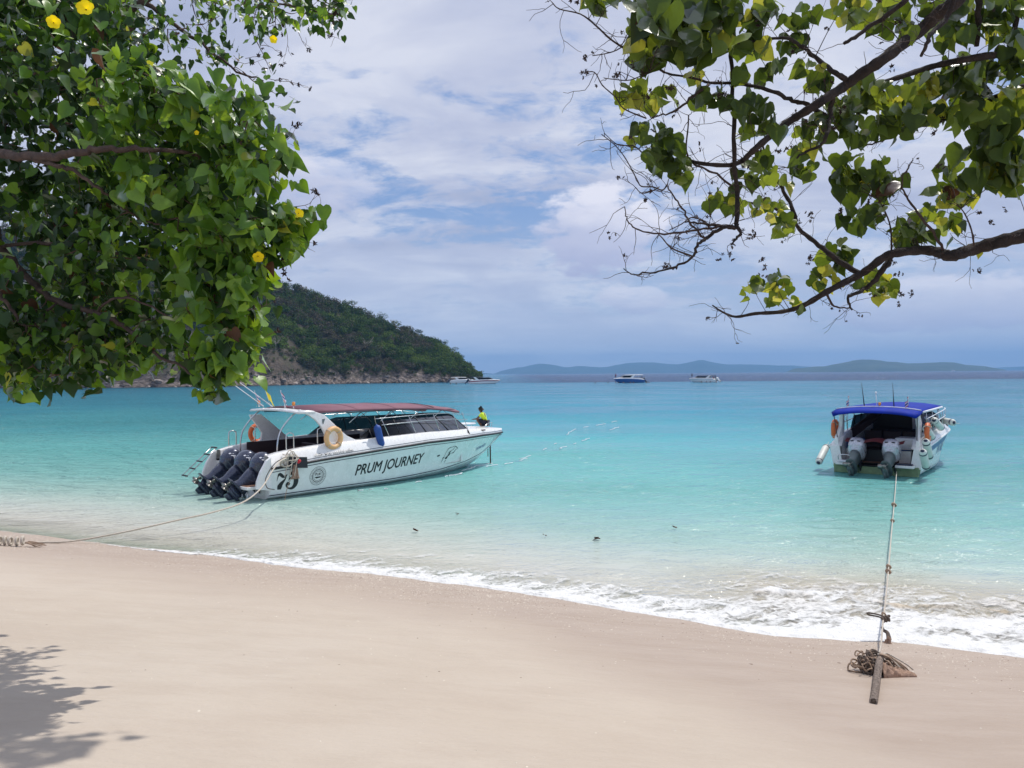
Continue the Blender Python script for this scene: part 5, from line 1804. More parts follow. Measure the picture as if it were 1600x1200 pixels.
    mats = [leafmat('foliage_dark', (.024, .048, .016), (.045, .080, .026)), leafmat('foliage_green', (.05, .092, .026), (.09, .145, .04)),
            leafmat('foliage_bright', (.09, .155, .035), (.15, .21, .05)), leafmat('foliage_dry', (.085, .075, .055), (.14, .12, .09), .1),
            leafmat('foliage_grey', (.060, .070, .042), (.095, .105, .065), .1)]
    bark = pmat('far_bark', (.16, .13, .10), .9)

    def crown(nl, rx, rz, seed, size=.62):
        r_ = np.random.default_rng(seed)
        vs = []; fs = []
        # sub-lobes
        lob = [(r_.uniform(-.55, .55) * rx, r_.uniform(-.55, .55) * rx, r_.uniform(-.1, .6) * rz, r_.uniform(.42, .62)) for _ in range(6)]
        for i in range(nl):
            lx, ly, lz, lr = lob[i % 6]
            d = r_.normal(size=3); d /= np.linalg.norm(d)
            rr = lr * (.72 + .3 * r_.random())
            c = np.array([lx + d[0] * rr * rx, ly + d[1] * rr * rx, lz + d[2] * rr * rz * .9])
            nrm = d * .9 + r_.normal(size=3) * .45 + np.array([0, 0, .35]); nrm /= np.linalg.norm(nrm)
            a = np.cross(nrm, r_.normal(size=3)); a /= np.linalg.norm(a); b = np.cross(nrm, a)
            s_ = size * r_.uniform(.5, 1.1)
            o = len(vs)
            vs += [c - a * s_ * .5, c + b * s_ * .32 + nrm * .06, c + a * s_ * .55, c - b * s_ * .35 - nrm * .06]
            fs.append((o, o + 1, o + 2, o + 3))
        return np.array(vs), np.array(fs)
    tmpl = [crown(170, 2.6, 2.2, 300 + k) for k in range(6)]
    small = [crown(70, 1.3, 1.1, 320 + k, .45) for k in range(3)]
    bare = []

    # sampler over the slope
    from bisect import bisect
    def at(u, v):
        i = u * (n - 1); j = v * (len(V) - 1)
        i0, j0 = int(i), int(j); i1, j1 = min(i0 + 1, n - 1), min(j0 + 1, len(V) - 1); fi, fj = i - i0, j - j0
        q = lambda A: (A[j0, i0] * (1 - fi) + A[j0, i1] * fi) * (1 - fj) + (A[j1, i0] * (1 - fi) + A[j1, i1] * fi) * fj
        return q(X), q(Y), q(Z), q(hgt)
    r_ = np.random.default_rng(77)
    big = []; tries = 0
    while len(big) < 4300 and tries < 60000:
        tries += 1
        u, v = r_.random(), r_.random() ** .9
        x, y, z, h = at(u, v)
        px_ = 800 + x / y * FOC
        if h < (4.2 if px_ > 470 else 7.0): continue
        # a burnt brown clearing low down on the left
        clear_ = float(smooth(18, 34, h)) if px_ < 470 else 1.0
        if px_ < 470 and r_.random() > .12 + .88 * clear_: continue
        if r_.random() > .5 + .5 * float(smooth(5, 9, h)): continue
        big.append((x, y, z, h, px_, v))
    VV = []; FF = []; MI = []; off = 0
    for x, y, z, h, px_, v in big:
        tv, tf = tmpl[r_.integers(6)]
        s_ = r_.uniform(.65, 1.35) * (.8 if h < 14 else 1.0)
        a = r_.random() * 6.28; c, sn = math.cos(a), math.sin(a)
        w = tv * np.array([s_, s_, s_ * r_.uniform(.8, 1.2)])
        w = np.stack([w[:, 0] * c - w[:, 1] * sn, w[:, 0] * sn + w[:, 1] * c, w[:, 2]], -1) + np.array([x, y, z + 1.6 * s_])
        tone = 1.3 * float(fbm(np.array([x / 16]), np.array([y / 16 + z / 9]), 3, 211)[0]) + r_.normal() * .30 
        if px_ > 640: tone += .22
        m0 = 3 if tone < -.42 else 4 if tone < -.22 else 0 if tone < .08 else 1 if tone < .62 else 2
        VV.append(w); FF.append(tf + off); off += len(w)
        MI.append(np.where(r_.random(len(tf)) < .8, m0, r_.integers(0, 5, len(tf))))
    for _ in range(2200):
        u, v = r_.random(), r_.random() ** 1.8 * .5
        x, y, z, h = at(u, v)
        if h < 3.6: continue
        tv, tf = small[r_.integers(3)]
        s_ = r_.uniform(.5, 1.2)
        w = tv * s_ + np.array([x, y, z + .5 * s_])
        VV.append(w); FF.append(tf + off); off += len(w)
        m0 = r_.choice([3, 3, 4, 1, 0]) if 800 + x / y * FOC < 470 else r_.choice([4, 1, 0, 3, 1])
        MI.append(np.full(len(tf), m0))
    me = np_mesh('hillside_wood', np.concatenate(VV), np.concatenate(FF), mats, True, None, np.concatenate(MI))
    tag(link('hillside_wood', me), 'dense green and brown wood covering the headland slope', 'wood', kind='stuff')

    # ---- trees that stand out: on the skyline, at the tip, pale bare ones on the slope
    def tree(px, v, s_, mi, label, flat=1.0, bare_=False, d_add=0):
        # find u whose ray column is px at this v
        us = np.linspace(0, 1, 400); best = min(us, key=lambda q: abs(800 + at(q, v)[0] / at(q, v)[1] * FOC - px))
        x, y, z, h = at(best, v)
        o = thing('hill_tree', label, 'tree', (x, y, z - .3))
        tk = MB(); hh = (2.2 if not bare_ else 3.4) * s_
        tk.tube([(0, 0, 0), (.15 * s_, 0, hh * .5), (0, .1, hh)], [.22 * s_, .16 * s_, .09 * s_], 7)
        limbs = []
        for k in range(9 if bare_ else 5):
            a = k * 2.4; L_ = s_ * random.uniform(1.3, 2.4)
            p0 = Vector((0, 0, hh * random.uniform(.55, 1))); p1 = p0 + Vector((math.cos(a) * L_, math.sin(a) * L_, L_ * random.uniform(.5, 1.2)))
            mid = p0.lerp(p1, .5) + Vector((0, 0, -.1))
            tk.tube([p0, mid, p1], [.08 * s_, .06 * s_, .025 * s_], 5)
            limbs.append(p1)
            if bare_:
                for q in range(4):
                    e = p0.lerp(p1, random.uniform(.5, 1)); tk.tube([e, e + Vector((random.uniform(-.7, .7), random.uniform(-.7, .7), random.uniform(.2, .9))) * s_], [.035 * s_, .012], 4)
        tk.build('trunk', pmat('pale_bark', (.34, .30, .26), .9) if bare_ else bark, o)
        nl = 60 if bare_ else 420
        vs, fs = crown(nl, 2.5 * s_, 1.5 * s_ * flat, int(px), .42)
        me = np_mesh('crown', vs + np.array([0, 0, hh + .5 * s_]), fs, [mats[mi]], True)
        link('crown', me, o)
    tree(411, .97, 1.05, 1, 'green tree on the skyline nearest the left foreground leaves')
    tree(462, .98, 1.1, 0, 'rounded green tree high on the headland skyline above the bare one')
    tree(476, .96, .95, 3, 'thin leafless tree top poking up on the upper skyline', bare_=True)
    tree(497, .98, .9, 4, 'pale bare crowned tree right of the leafless skyline tree', bare_=True)
    tree(553, 1, 1.5, 1, 'wide flat topped tree spreading above the middle of the skyline', .7)
    tree(598, 1, 1.35, 0, 'dark tree with a narrow raised top sticking out of the skyline', 1.5)
    tree(618, .98, 1.0, 4, 'grey thin tree on the skyline right of the dark raised one', bare_=True)
    tree(655, 1, 1.2, 0, 'low round tree where the skyline steepens')
    tree(690, 1, 1.4, 0, 'broad dark tree near the seaward end of the skyline')
    tree(706, 1, 1.45, 0, 'tall dark tree last but two before the headland tip')
    tree(718, .9, 1.3, 0, 'dark crown last but one before the headland tip')
    tree(730, .8, 1.35, 0, 'outermost tree at the tip of the headland')
    tree(575, .33, 1.3, 4, 'pale leafless tree low on the middle of the slope', bare_=True)
    tree(430, .25, 1.1, 3, 'dry brown tree above the pink rocks', bare_=True)
    tree(640, .3, 1.3, 2, 'bright yellow green tree low on the right of the slope')
    tree(665, .22, 1.2, 2, 'light green tree just above the rocks near the tip')

    # ---- boulders along the waterline
    rm = pmat('boulder_rock', (.15, .12, .10), .9, var=.5, vscale=.8, bump=1.0, bscale=3)
    rm2 = pmat('boulder_pale', (.27, .23, .205), .9, var=.35, vscale=.8, bump=1.0, bscale=3)
    def boulder_mesh(seed, mt):
        import bmesh
        bm = bmesh.new(); bmesh.ops.create_icosphere(bm, subdivisions=2, radius=1)
        rr = np.random.default_rng(seed); ax = rr.normal(size=(7, 3))
        ax /= np.linalg.norm(ax, axis=1)[:, None]
        for v in bm.verts:
            c = np.array(v.co)
            for a in ax:
                d = c @ a
                if d > .62: c = c - a * (d - .62)
            v.co = Vector(c * np.array([1.3, .9, .75]))
        me = bpy.data.meshes.new('boulder'); bm.to_mesh(me); bm.free(); me.materials.append(mt)
        return me
    bms = [boulder_mesh(400 + k, rm if k % 2 else rm2) for k in range(6)]
    k = 0
    for u in np.linspace(.30, .93, 90):
        u = min(.94, max(0, u + r_.uniform(-.004, .004)))
        x, y, z, h = at(u, r_.uniform(.0, .07))
        o = link('boulder', bms[k % 6]); k += 1
        s_ = r_.uniform(.5, 1.5)
        o.location = (x, y, max(z, 0) + .15 * s_); o.scale = (s_ * 1.2, s_, s_ * .9); o.rotation_euler = (r_.uniform(-.5, .5), r_.uniform(-.5, .5), r_.uniform(0, 6))
        tag(o, 'grey brown boulder among others along the waterline of the headland', 'boulder', 'boulders along the headland waterline')


headland()

# ================================================================== the two shore trees
def leaf_mat(name, top, trans, gloss=.36):
    m_, T = newmat(name)
    g = T.n('ShaderNodeNewGeometry')
    pos = g.outputs['Position']
    n1 = T.noise(pos, 5.0, 3, .6); n2 = T.noise(pos, 60.0, 3, .6)
    v = T.math('ADD', T.math('MULTIPLY', n1, .8), T.math('MULTIPLY', n2, .2))
    c = T.mix(T.maprange(v, .35, .65), tuple(x * .72 for x in top), tuple(x * 1.25 for x in top))
    ct = T.mix(T.maprange(v, .35, .65), tuple(x * .8 for x in trans), tuple(x * 1.15 for x in trans))
    # paler underside
    c = T.mix(T.math('MULTIPLY', g.outputs['Backfacing'], .35), c, tuple(min(1, x * 1.25 + .012) for x in top))
    d = T.n('ShaderNodeBsdfDiffuse', i_0=c); t = T.n('ShaderNodeBsdfTranslucent', i_0=ct)
    mx = T.n('ShaderNodeAddShader', i_0=d.outputs[0], i_1=t.outputs[0])
    gl = T.n('ShaderNodeBsdfGlossy', i_Roughness=.34, i_Color=(1, 1, 1, 1))
    bp = T.n('ShaderNodeBump', i_Strength=.35, i_Distance=.004, i_Height=n2)
    T.t.links.new(bp.outputs[0], gl.inputs['Normal']); T.t.links.new(bp.outputs[0], d.inputs['Normal'])
    fr = T.n('ShaderNodeFresnel', i_0=1.42)
    f = T.math('MULTIPLY', T.math('MULTIPLY', fr.outputs[0], gloss * 1.8), T.math('SUBTRACT', 1.0, T.math('MULTIPLY', g.outputs['Backfacing'], .7)))
    o = T.n('ShaderNodeMixShader', i_0=f, i_1=mx.outputs[0], i_2=gl.outputs[0])
    T.n('ShaderNodeOutputMaterial', i_0=o.outputs[0])
    return m_


LEAFM = [leaf_mat('leaf_shaded', (.015, .038, .007), (.016, .038, .003)), leaf_mat('leaf_green', (.050, .112, .014), (.085, .145, .006)),  # the darkest green puts the crown's inner shade into leaf colour
         leaf_mat('leaf_sunlit', (.100, .185, .026), (.17, .24, .010)), leaf_mat('leaf_yellow', (.15, .17, .02), (.28, .27, .02)),  # the brighter green puts sunlight into the colour of outer leaves
         leaf_mat('leaf_dead', (.07, .035, .018), (.05, .02, .005), .2)]
OLIVE = [leaf_mat('leaf_olive_deep', (.020, .034, .011), (.030, .045, .004), .2), leaf_mat('leaf_olive', (.036, .060, .015), (.060, .085, .005), .2),
         leaf_mat('leaf_olive_light', (.070, .105, .020), (.15, .18, .012), .2), leaf_mat('leaf_olive_yellow', (.13, .14, .02), (.32, .30, .03), .2),
         leaf_mat('leaf_brown', (.06, .032, .02), (.03, .012, .004), .2)]
M_BARKD = pmat('bark_dark', (.030, .021, .018), .95, var=.6, vscale=16, bump=1.0, bscale=70)
M_BARK = pmat('branch_bark', (.085, .055, .042), .9, var=.5, vscale=14, bump=1.0, bscale=60)
M_TWIG = pmat('twig_bark', (.045, .027, .022), .85, var=.3, vscale=20)
M_TWIGL = pmat('twig_bark_red', (.12, .070, .050), .85, var=.3, vscale=20)
M_POD = pmat('seed_pod', (.030, .014, .010), .8)
M_PETAL = leaf_mat('petal_yellow', (.72, .55, .01), (.5, .36, .0), .2)


def leaf_shape(seed):
    """heart shaped blade, base at the origin, tip at +y, folded along the midrib"""
    r_ = np.random.default_rng(seed)
    fold = r_.uniform(-.1, .75); curl = r_.uniform(-.2, .85); side = r_.uniform(-.25, .25); wd = r_.uniform(.86, 1.08)
    half = [(.20, -.13), (.42, -.07), (.54, .14), (.51, .36), (.38, .58), (.20, .78), (.07, .93)]
    mid = [(0, 0), (0, .22), (0, .46), (0, .70), (0, 1.06)]
    V = [(x, y) for x, y in mid]
    nR = len(V); V += [(x * wd + r_.normal() * .012, y + r_.normal() * .012) for x, y in half]
    nL = len(V); V += [(-x * wd + r_.normal() * .012, y + r_.normal() * .012) for x, y in half]
    F_ = []
    for n0, rev in ((nR, False), (nL, True)):
        tri = [(0, n0, n0 + 1), (0, n0 + 1, n0 + 2), (0, n0 + 2, 1), (1, n0 + 2, n0 + 3), (1, n0 + 3, 2), (2, n0 + 3, n0 + 4), (2, n0 + 4, 3), (3, n0 + 4, n0 + 5), (3, n0 + 5, n0 + 6), (3, n0 + 6, 4)]
        for t in tri: F_.append(t[::-1] if not rev else t)
    P = []
    for x, y in V:
        z = fold * abs(x) - curl * y * y * .8 + side * x * y + .05 * math.sin(y * 9 + (3 if x > 0 else 0)) * abs(x) * 2
        P.append((x, y, z))
    P = np.array(P)
    # make +z the upper face
    F_ = [tuple(f[::-1]) for f in F_]
    return P, np.array(F_)


LEAFS = [leaf_shape(500 + k) for k in range(8)]
_leafme = {}


def leaf_me(k, mi, root_mats):
    if (k, mi, root_mats[0].name) not in _leafme:
        P, F_ = LEAFS[k]
        me = np_mesh('leaf', P, F_, [root_mats[mi]], True)
        _leafme[(k, mi, root_mats[0].name)] = me
    return _leafme[(k, mi, root_mats[0].name)]


def frame(T, N):
    T = Vector(T).normalized(); N = Vector(N); N = (N - T * N.dot(T))
    if N.length < .05: N = T.orthogonal()
    N.normalize(); X = T.cross(N)
    return Matrix((X, T, N)).transposed()


def place_leaves(root, leaves, biggest=300, root_mats=None, wx=1.0):
    root_mats = root_mats or LEAFM
    """leaves: (pos, T, N, size, shape, mat). The 300 that show largest are parts, the rest one mass"""
    sc = []
    for L_ in leaves:
        p = L_[0]; x, y = proj(p); d = (p - CAM).length
        vis = -40 < x < 1640 and -40 < y < 1240
        face = abs(Vector(L_[2]).normalized().dot((p - CAM).normalized()))
        sc.append((L_[3] / d) * (.4 + face) * (1 if vis else .01) / (1 + .25 * max(0, d - root['near'])))
    order = np.argsort(-np.array(sc))
    for i in order[:biggest]:
        p, T, N, s_, k, mi = leaves[i]
        o = link('leaf', leaf_me(k, mi, root_mats), root)
        o.matrix_local = Matrix.Translation(p) @ frame(T, N).to_4x4() @ Matrix.Diagonal((s_ * wx, s_, s_, 1))
    VV = []; FF = []; MI = []; off = 0
    for i in order[biggest:]:
        p, T, N, s_, k, mi = leaves[i]
        P, F_ = LEAFS[k]
        w = (P * s_ * np.array([wx, 1, 1])) @ np.array(frame(T, N)).T + np.array(p)
        VV.append(w); FF.append(F_ + off); off += len(w); MI.append(np.full(len(F_), mi))
    me = np_mesh('foliage', np.concatenate(VV), np.concatenate(FF), root_mats, True, None, np.concatenate(MI))
    tag(link('foliage', me, root), kind='stuff')


def pod_mesh():
    mb = MB()
    for k in range(5):
        a = k * 2 * math.pi / 5
        d = Vector((math.cos(a), math.sin(a), .5)).normalized(); q = d.orthogonal().normalized(); w = d.cross(q)
        pts = [Vector((0, 0, 0)), q * .35 + d * .5, w * .3 + d * .55, -q * .35 + d * .5, d * 1.25]
        mb.add(pts, [(0, 1, 2), (0, 2, 3), (0, 3, 1), (4, 2, 1), (4, 3, 2), (4, 1, 3)], 0, False)
    return mb.mesh('seed_pod', M_POD)


POD = pod_mesh()


def twig_path(p0, d, L_, n=6, wig=.25, droop=0.0):
    pts = [Vector(p0)]; d = Vector(d).normalized()
    for i in range(n):
        d = (d + Vector((random.gauss(0, wig), random.gauss(0, wig), random.gauss(0, wig) - droop))).normalized()
        pts.append(pts[-1] + d * L_ / n)
    return pts


def pods_at(root, p, n, s_=.016):
    for _ in range(n):
        o = link('seed_pod', POD, root)
        o.location = Vector(p) + Vector((random.gauss(0, .014), random.gauss(0, .014), random.gauss(0, .014)))
        o.rotation_euler = (random.uniform(0, 6), random.uniform(0, 6), random.uniform(0, 6)); k = s_ * random.uniform(.7, 1.2)
        o.scale = (k, k, k)


def right_tree():
    random.seed(21); rr = np.random.default_rng(21)
    root = thing('sea_hibiscus_tree', 'sparse leaning tree with arching bare branches and heart leaves on the right', 'tree', (0, 0, 0))
    root['near'] = 4.0
    D1, D2 = 4.5, 5.6
    # (photo outline in pixels, distance start-end, thickness px start-end)
    br = [
        ('m', [(1640, -150), (1560, -70), (1495, 0), (1467, 21), (1441, 45), (1410, 69), (1377, 95), (1343, 117), (1322, 133), (1296, 150), (1267, 169), (1244, 183), (1220, 199), (1190, 224), (1172, 240), (1160, 251), (1140, 258), (1100, 256), (1075, 250), (1060, 243)], 4.3, 4.7, 24, 4),
        ('s', [(1322, 124), (1305, 114), (1279, 95), (1256, 74), (1234, 62), (1210, 60), (1185, 64), (1150, 66)], 4.5, 4.4, 9, 3),
        ('s', [(1302, 145), (1298, 165), (1296, 185), (1291, 214), (1284, 226), (1262, 237), (1245, 246)], 4.5, 4.6, 9, 3),
        ('s', [(1317, 70), (1335, 58), (1367, 38), (1410, 5), (1430, -20)], 4.3, 4.1, 5, 9),
        ('s', [(1441, 88), (1448, 68), (1457, 52), (1481, 24), (1500, -20)], 4.2, 4.1, 5, 9),
        ('s', [(1150, -40), (1141, 40), (1143, 100), (1145, 140), (1147, 200), (1147, 260), (1152, 300), (1151, 350)], 4.5, 4.7, 6, 8),
        ('s', [(1149, 357), (1130, 357), (1110, 366), (1100, 375), (1088, 385), (1083, 400), (1062, 414), (1030, 424), (1005, 427), (990, 430), (975, 420)], 4.7, 4.8, 7, 1.5),
        ('s', [(1145, 355), (1115, 351), (1090, 348), (1070, 346)], 4.7, 4.6, 6, 2),
        ('s', [(1125, 354), (1100, 358), (1060, 364), (1030, 366), (1000, 360), (986, 351), (978, 340), (977, 323)], 4.7, 4.8, 4, 1.4),
        ('s', [(1102, 372), (1080, 352), (1070, 330), (1055, 310), (1045, 295), (1043, 288)], 4.7, 4.8, 4, 1.5),
        ('s', [(1150, 350), (1156, 366), (1150, 372), (1142, 382)], 4.7, 4.7, 6, 3),
        ('s', [(1081, 400), (1050, 388), (1035, 372), (1029, 366)], 4.75, 4.8, 3, 1.5),
        ('s', [(1112, 360), (1098, 345), (1080, 340), (1065, 350), (1045, 360)], 4.7, 4.7, 3, 1.3),
        ('m', [(1720, 330), (1640, 355), (1600, 368), (1560, 378), (1525, 388), (1500, 396), (1484, 400), (1465, 394), (1440, 391), (1402, 395), (1380, 403), (1352, 424), (1330, 436), (1292, 456), (1262, 474), (1240, 483), (1215, 488), (1180, 490), (1150, 495), (1130, 488), (1113, 477)], 5.2, 5.9, 24, 2),
        ('s', [(1343, 428), (1300, 400), (1280, 384), (1253, 362), (1238, 345), (1215, 327), (1192, 320), (1165, 315)], 5.7, 5.6, 9, 3),
        ('s', [(1243, 346), (1240, 330), (1228, 304), (1215, 285), (1202, 265), (1197, 240), (1188, 222)], 5.6, 5.4, 7, 3),
        ('s', [(1478, 394), (1462, 370), (1440, 340), (1420, 312), (1411, 294), (1410, 276), (1420, 262), (1427, 247)], 5.4, 5.2, 5, 1.3),
        ('s', [(1392, 402), (1380, 420), (1365, 440), (1350, 452), (1332, 460), (1325, 468), (1330, 485)], 5.6, 5.6, 11, 3),
        ('s', [(1290, 455), (1300, 475), (1315, 482), (1330, 480)], 5.7, 5.7, 4, 2),
        ('s', [(1393, 398), (1392, 360), (1385, 335), (1372, 310)], 5.6, 5.4, 3, 1.5),
        ('s', [(1522, 384), (1518, 360), (1508, 335), (1495, 318)], 5.3, 5.2, 3, 1.5),
        ('m', [(1700, 75), (1640, 84), (1600, 86), (1581, 83), (1524, 90), (1481, 98), (1446, 107), (1410, 119), (1374, 131), (1340, 146), (1310, 160)], 4.9, 4.8, 15, 5),
        ('s', [(1529, -30), (1529, 20), (1526, 71)], 4.7, 4.8, 12, 7),
        ('s', [(1590, -30), (1588, 24), (1581, 59), (1576, 82)], 4.8, 4.9, 10, 8),
        ('s', [(1660, 115), (1600, 134), (1564, 147), (1529, 166), (1493, 183), (1457, 192), (1422, 202), (1386, 214), (1367, 223), (1348, 228)], 5.2, 5.0, 9, 2),
        ('s', [(1300, 186), (1260, 165), (1240, 157), (1216, 147), (1180, 135), (1145, 130), (1109, 129), (1085, 122), (1038, 114)], 4.6, 4.5, 8, 3),
        ('s', [(1107, 133), (1085, 150), (1062, 169), (1040, 178), (1019, 183)], 4.5, 4.5, 5, 2),
        ('s', [(862, 3), (874, 14), (907, 22), (931, 40), (955, 62), (988, 83), (1010, 95), (1038, 113)], 4.4, 4.5, 1.5, 4),
        ('s', [(926, 87), (945, 84), (964, 78), (988, 62)], 4.4, 4.4, 1.5, 2),
        ('s', [(911, 114), (929, 113), (941, 133), (962, 152), (975, 170), (1010, 185)], 4.4, 4.4, 1.5, 2.5),
        ('s', [(944, 122), (960, 124), (985, 125), (1015, 112)], 4.4, 4.4, 1.3, 2),
        ('s', [(940, 210), (960, 226), (977, 247), (995, 280), (1002, 291), (1020, 292), (1035, 297), (1043, 288)], 4.5, 4.6, 1.5, 2.5),
        ('s', [(993, 293), (1003, 302), (1020, 298), (1030, 292)], 4.5, 4.6, 1.5, 2),
        ('s', [(944, 208), (965, 226), (990, 228), (1005, 240)], 4.5, 4.5, 1.3, 2),
        ('s', [(1075, 245), (1072, 230), (1075, 200), (1076, 180)], 4.6, 4.6, 3, 2),
        ('s', [(1140, 290), (1120, 272), (1095, 262), (1075, 252)], 4.7, 4.7, 4, 3),
    ]
    polys = []
    for i, (kind, pts, d0, d1, w0, w1) in enumerate(br):
        n = len(pts); P = []
        ph = random.uniform(0, 6)
        for j, (x, y) in enumerate(pts):
            t = j / (n - 1); d = d0 + (d1 - d0) * t + (0.06 * math.sin(j * 1.7 + ph) if 0 < j < n - 1 else 0)
            P.append(pix(x, y, d))
        S = spline(P, 4)
        m_ = len(S); rad = []
        for j, p in enumerate(S):
            t = j / (m_ - 1); w = w0 + (w1 - w0) * t
            d = d0 + (d1 - d0) * t
            rad.append(max(.0011, w / FOC * d / 2 * (1 + .10 * math.sin(j * 2.3 + ph))))
        if w0 > 3.5 and kind == 's':
            S = [p + Vector((random.gauss(0, 1), random.gauss(0, 1), random.gauss(0, 1))) * .0035 for p in S]
        mb = MB(); mb.tube(S, rad, 9 if kind == 'm' else 6)
        mb.build('branch', M_BARKD if max(w0, w1) > 5 else M_TWIG, root, fix=False)
        polys.append((S, rad))
    # trunk outside the picture on the right
    tb = MB()
    bx, by = 4.7, 3.9
    tb.tube(spline([(bx + .5, by, 0.3), (bx + .35, by + .1, 1.8), (bx + .1, by + .2, 3.5), (4.35, 4.6, 4.9), (4.2, 4.75, 5.5)], 6), [.24 - .0062 * k for k in range(25)], 14)
    tb.tube(spline([(bx + .1, by + .2, 3.5), (4.6, 4.6, 4.6), pix(1720, 330, 5.2)], 5), [.12 - .007 * k for k in range(11)], 10)
    tb.tube(spline([(4.3, 4.6, 5.0), (3.8, 4.5, 6.2), pix(1640, -150, 4.3)], 5), [.10 - .005 * k for k in range(11)], 10)
    tb.tube(spline([(4.3, 4.7, 5.1), (4.2, 4.8, 5.5), pix(1700, 75, 4.9)], 5), [.06 - .003 * k for k in range(11)], 10)
    tb.build('trunk', M_BARKD, root)
    # twigs with pods
    tw = MB()
    allp = [(p, S) for S, _ in polys for p in S]
    for S, rad in polys:
        vis = [(p, r_) for p, r_ in zip(S, rad) if -30 < proj(p)[0] < 1640 and proj(p)[1] > -60]
        if not vis: continue
        ln = sum((S[i + 1] - S[i]).length for i in range(len(S) - 1))
        for _ in range(int(3 + ln * 10)):
            p, r_ = random.choice(vis)
            x, y = proj(p)
            out = Vector((random.gauss(-.2, .8), random.gauss(0, .5), random.gauss(.1, .8)))
            L_ = random.uniform(.07, .30)
            pts = twig_path(p, out, L_, 7, .22)
            tw.tube(pts, [max(.0011, .0022 - .00015 * k) for k in range(8)], 4, caps=False)
            for q in range(random.choice((0, 1, 1, 2))):
                b = pts[random.randint(2, 5)]
                p2 = twig_path(b, out + Vector((random.gauss(0, .8), random.gauss(0, .6), random.gauss(0, .8))), L_ * .5, 5, .28)
                tw.tube(p2, [.0015, .0014, .0013, .0012, .0011, .001], 4, caps=False)
                if random.random() < .22: pods_at(root, p2[-1], random.choice((1, 2, 3)), .014)
            if random.random() < .16: pods_at(root, pts[-1], random.choice((1, 2, 3)), .014)
    # leaf clusters: x, y, rx, ry, count, size px, tone weights (deep, green, light, yellow), distance
    G = (3, 6, 2, .4); DK = (6, 5, .5, .2); LIT = (.3, 2, 6, 3); MX = (2, 5, 4, 1.5)  # the pale yellowish mix puts sunlight into the leaf colour of lit clumps
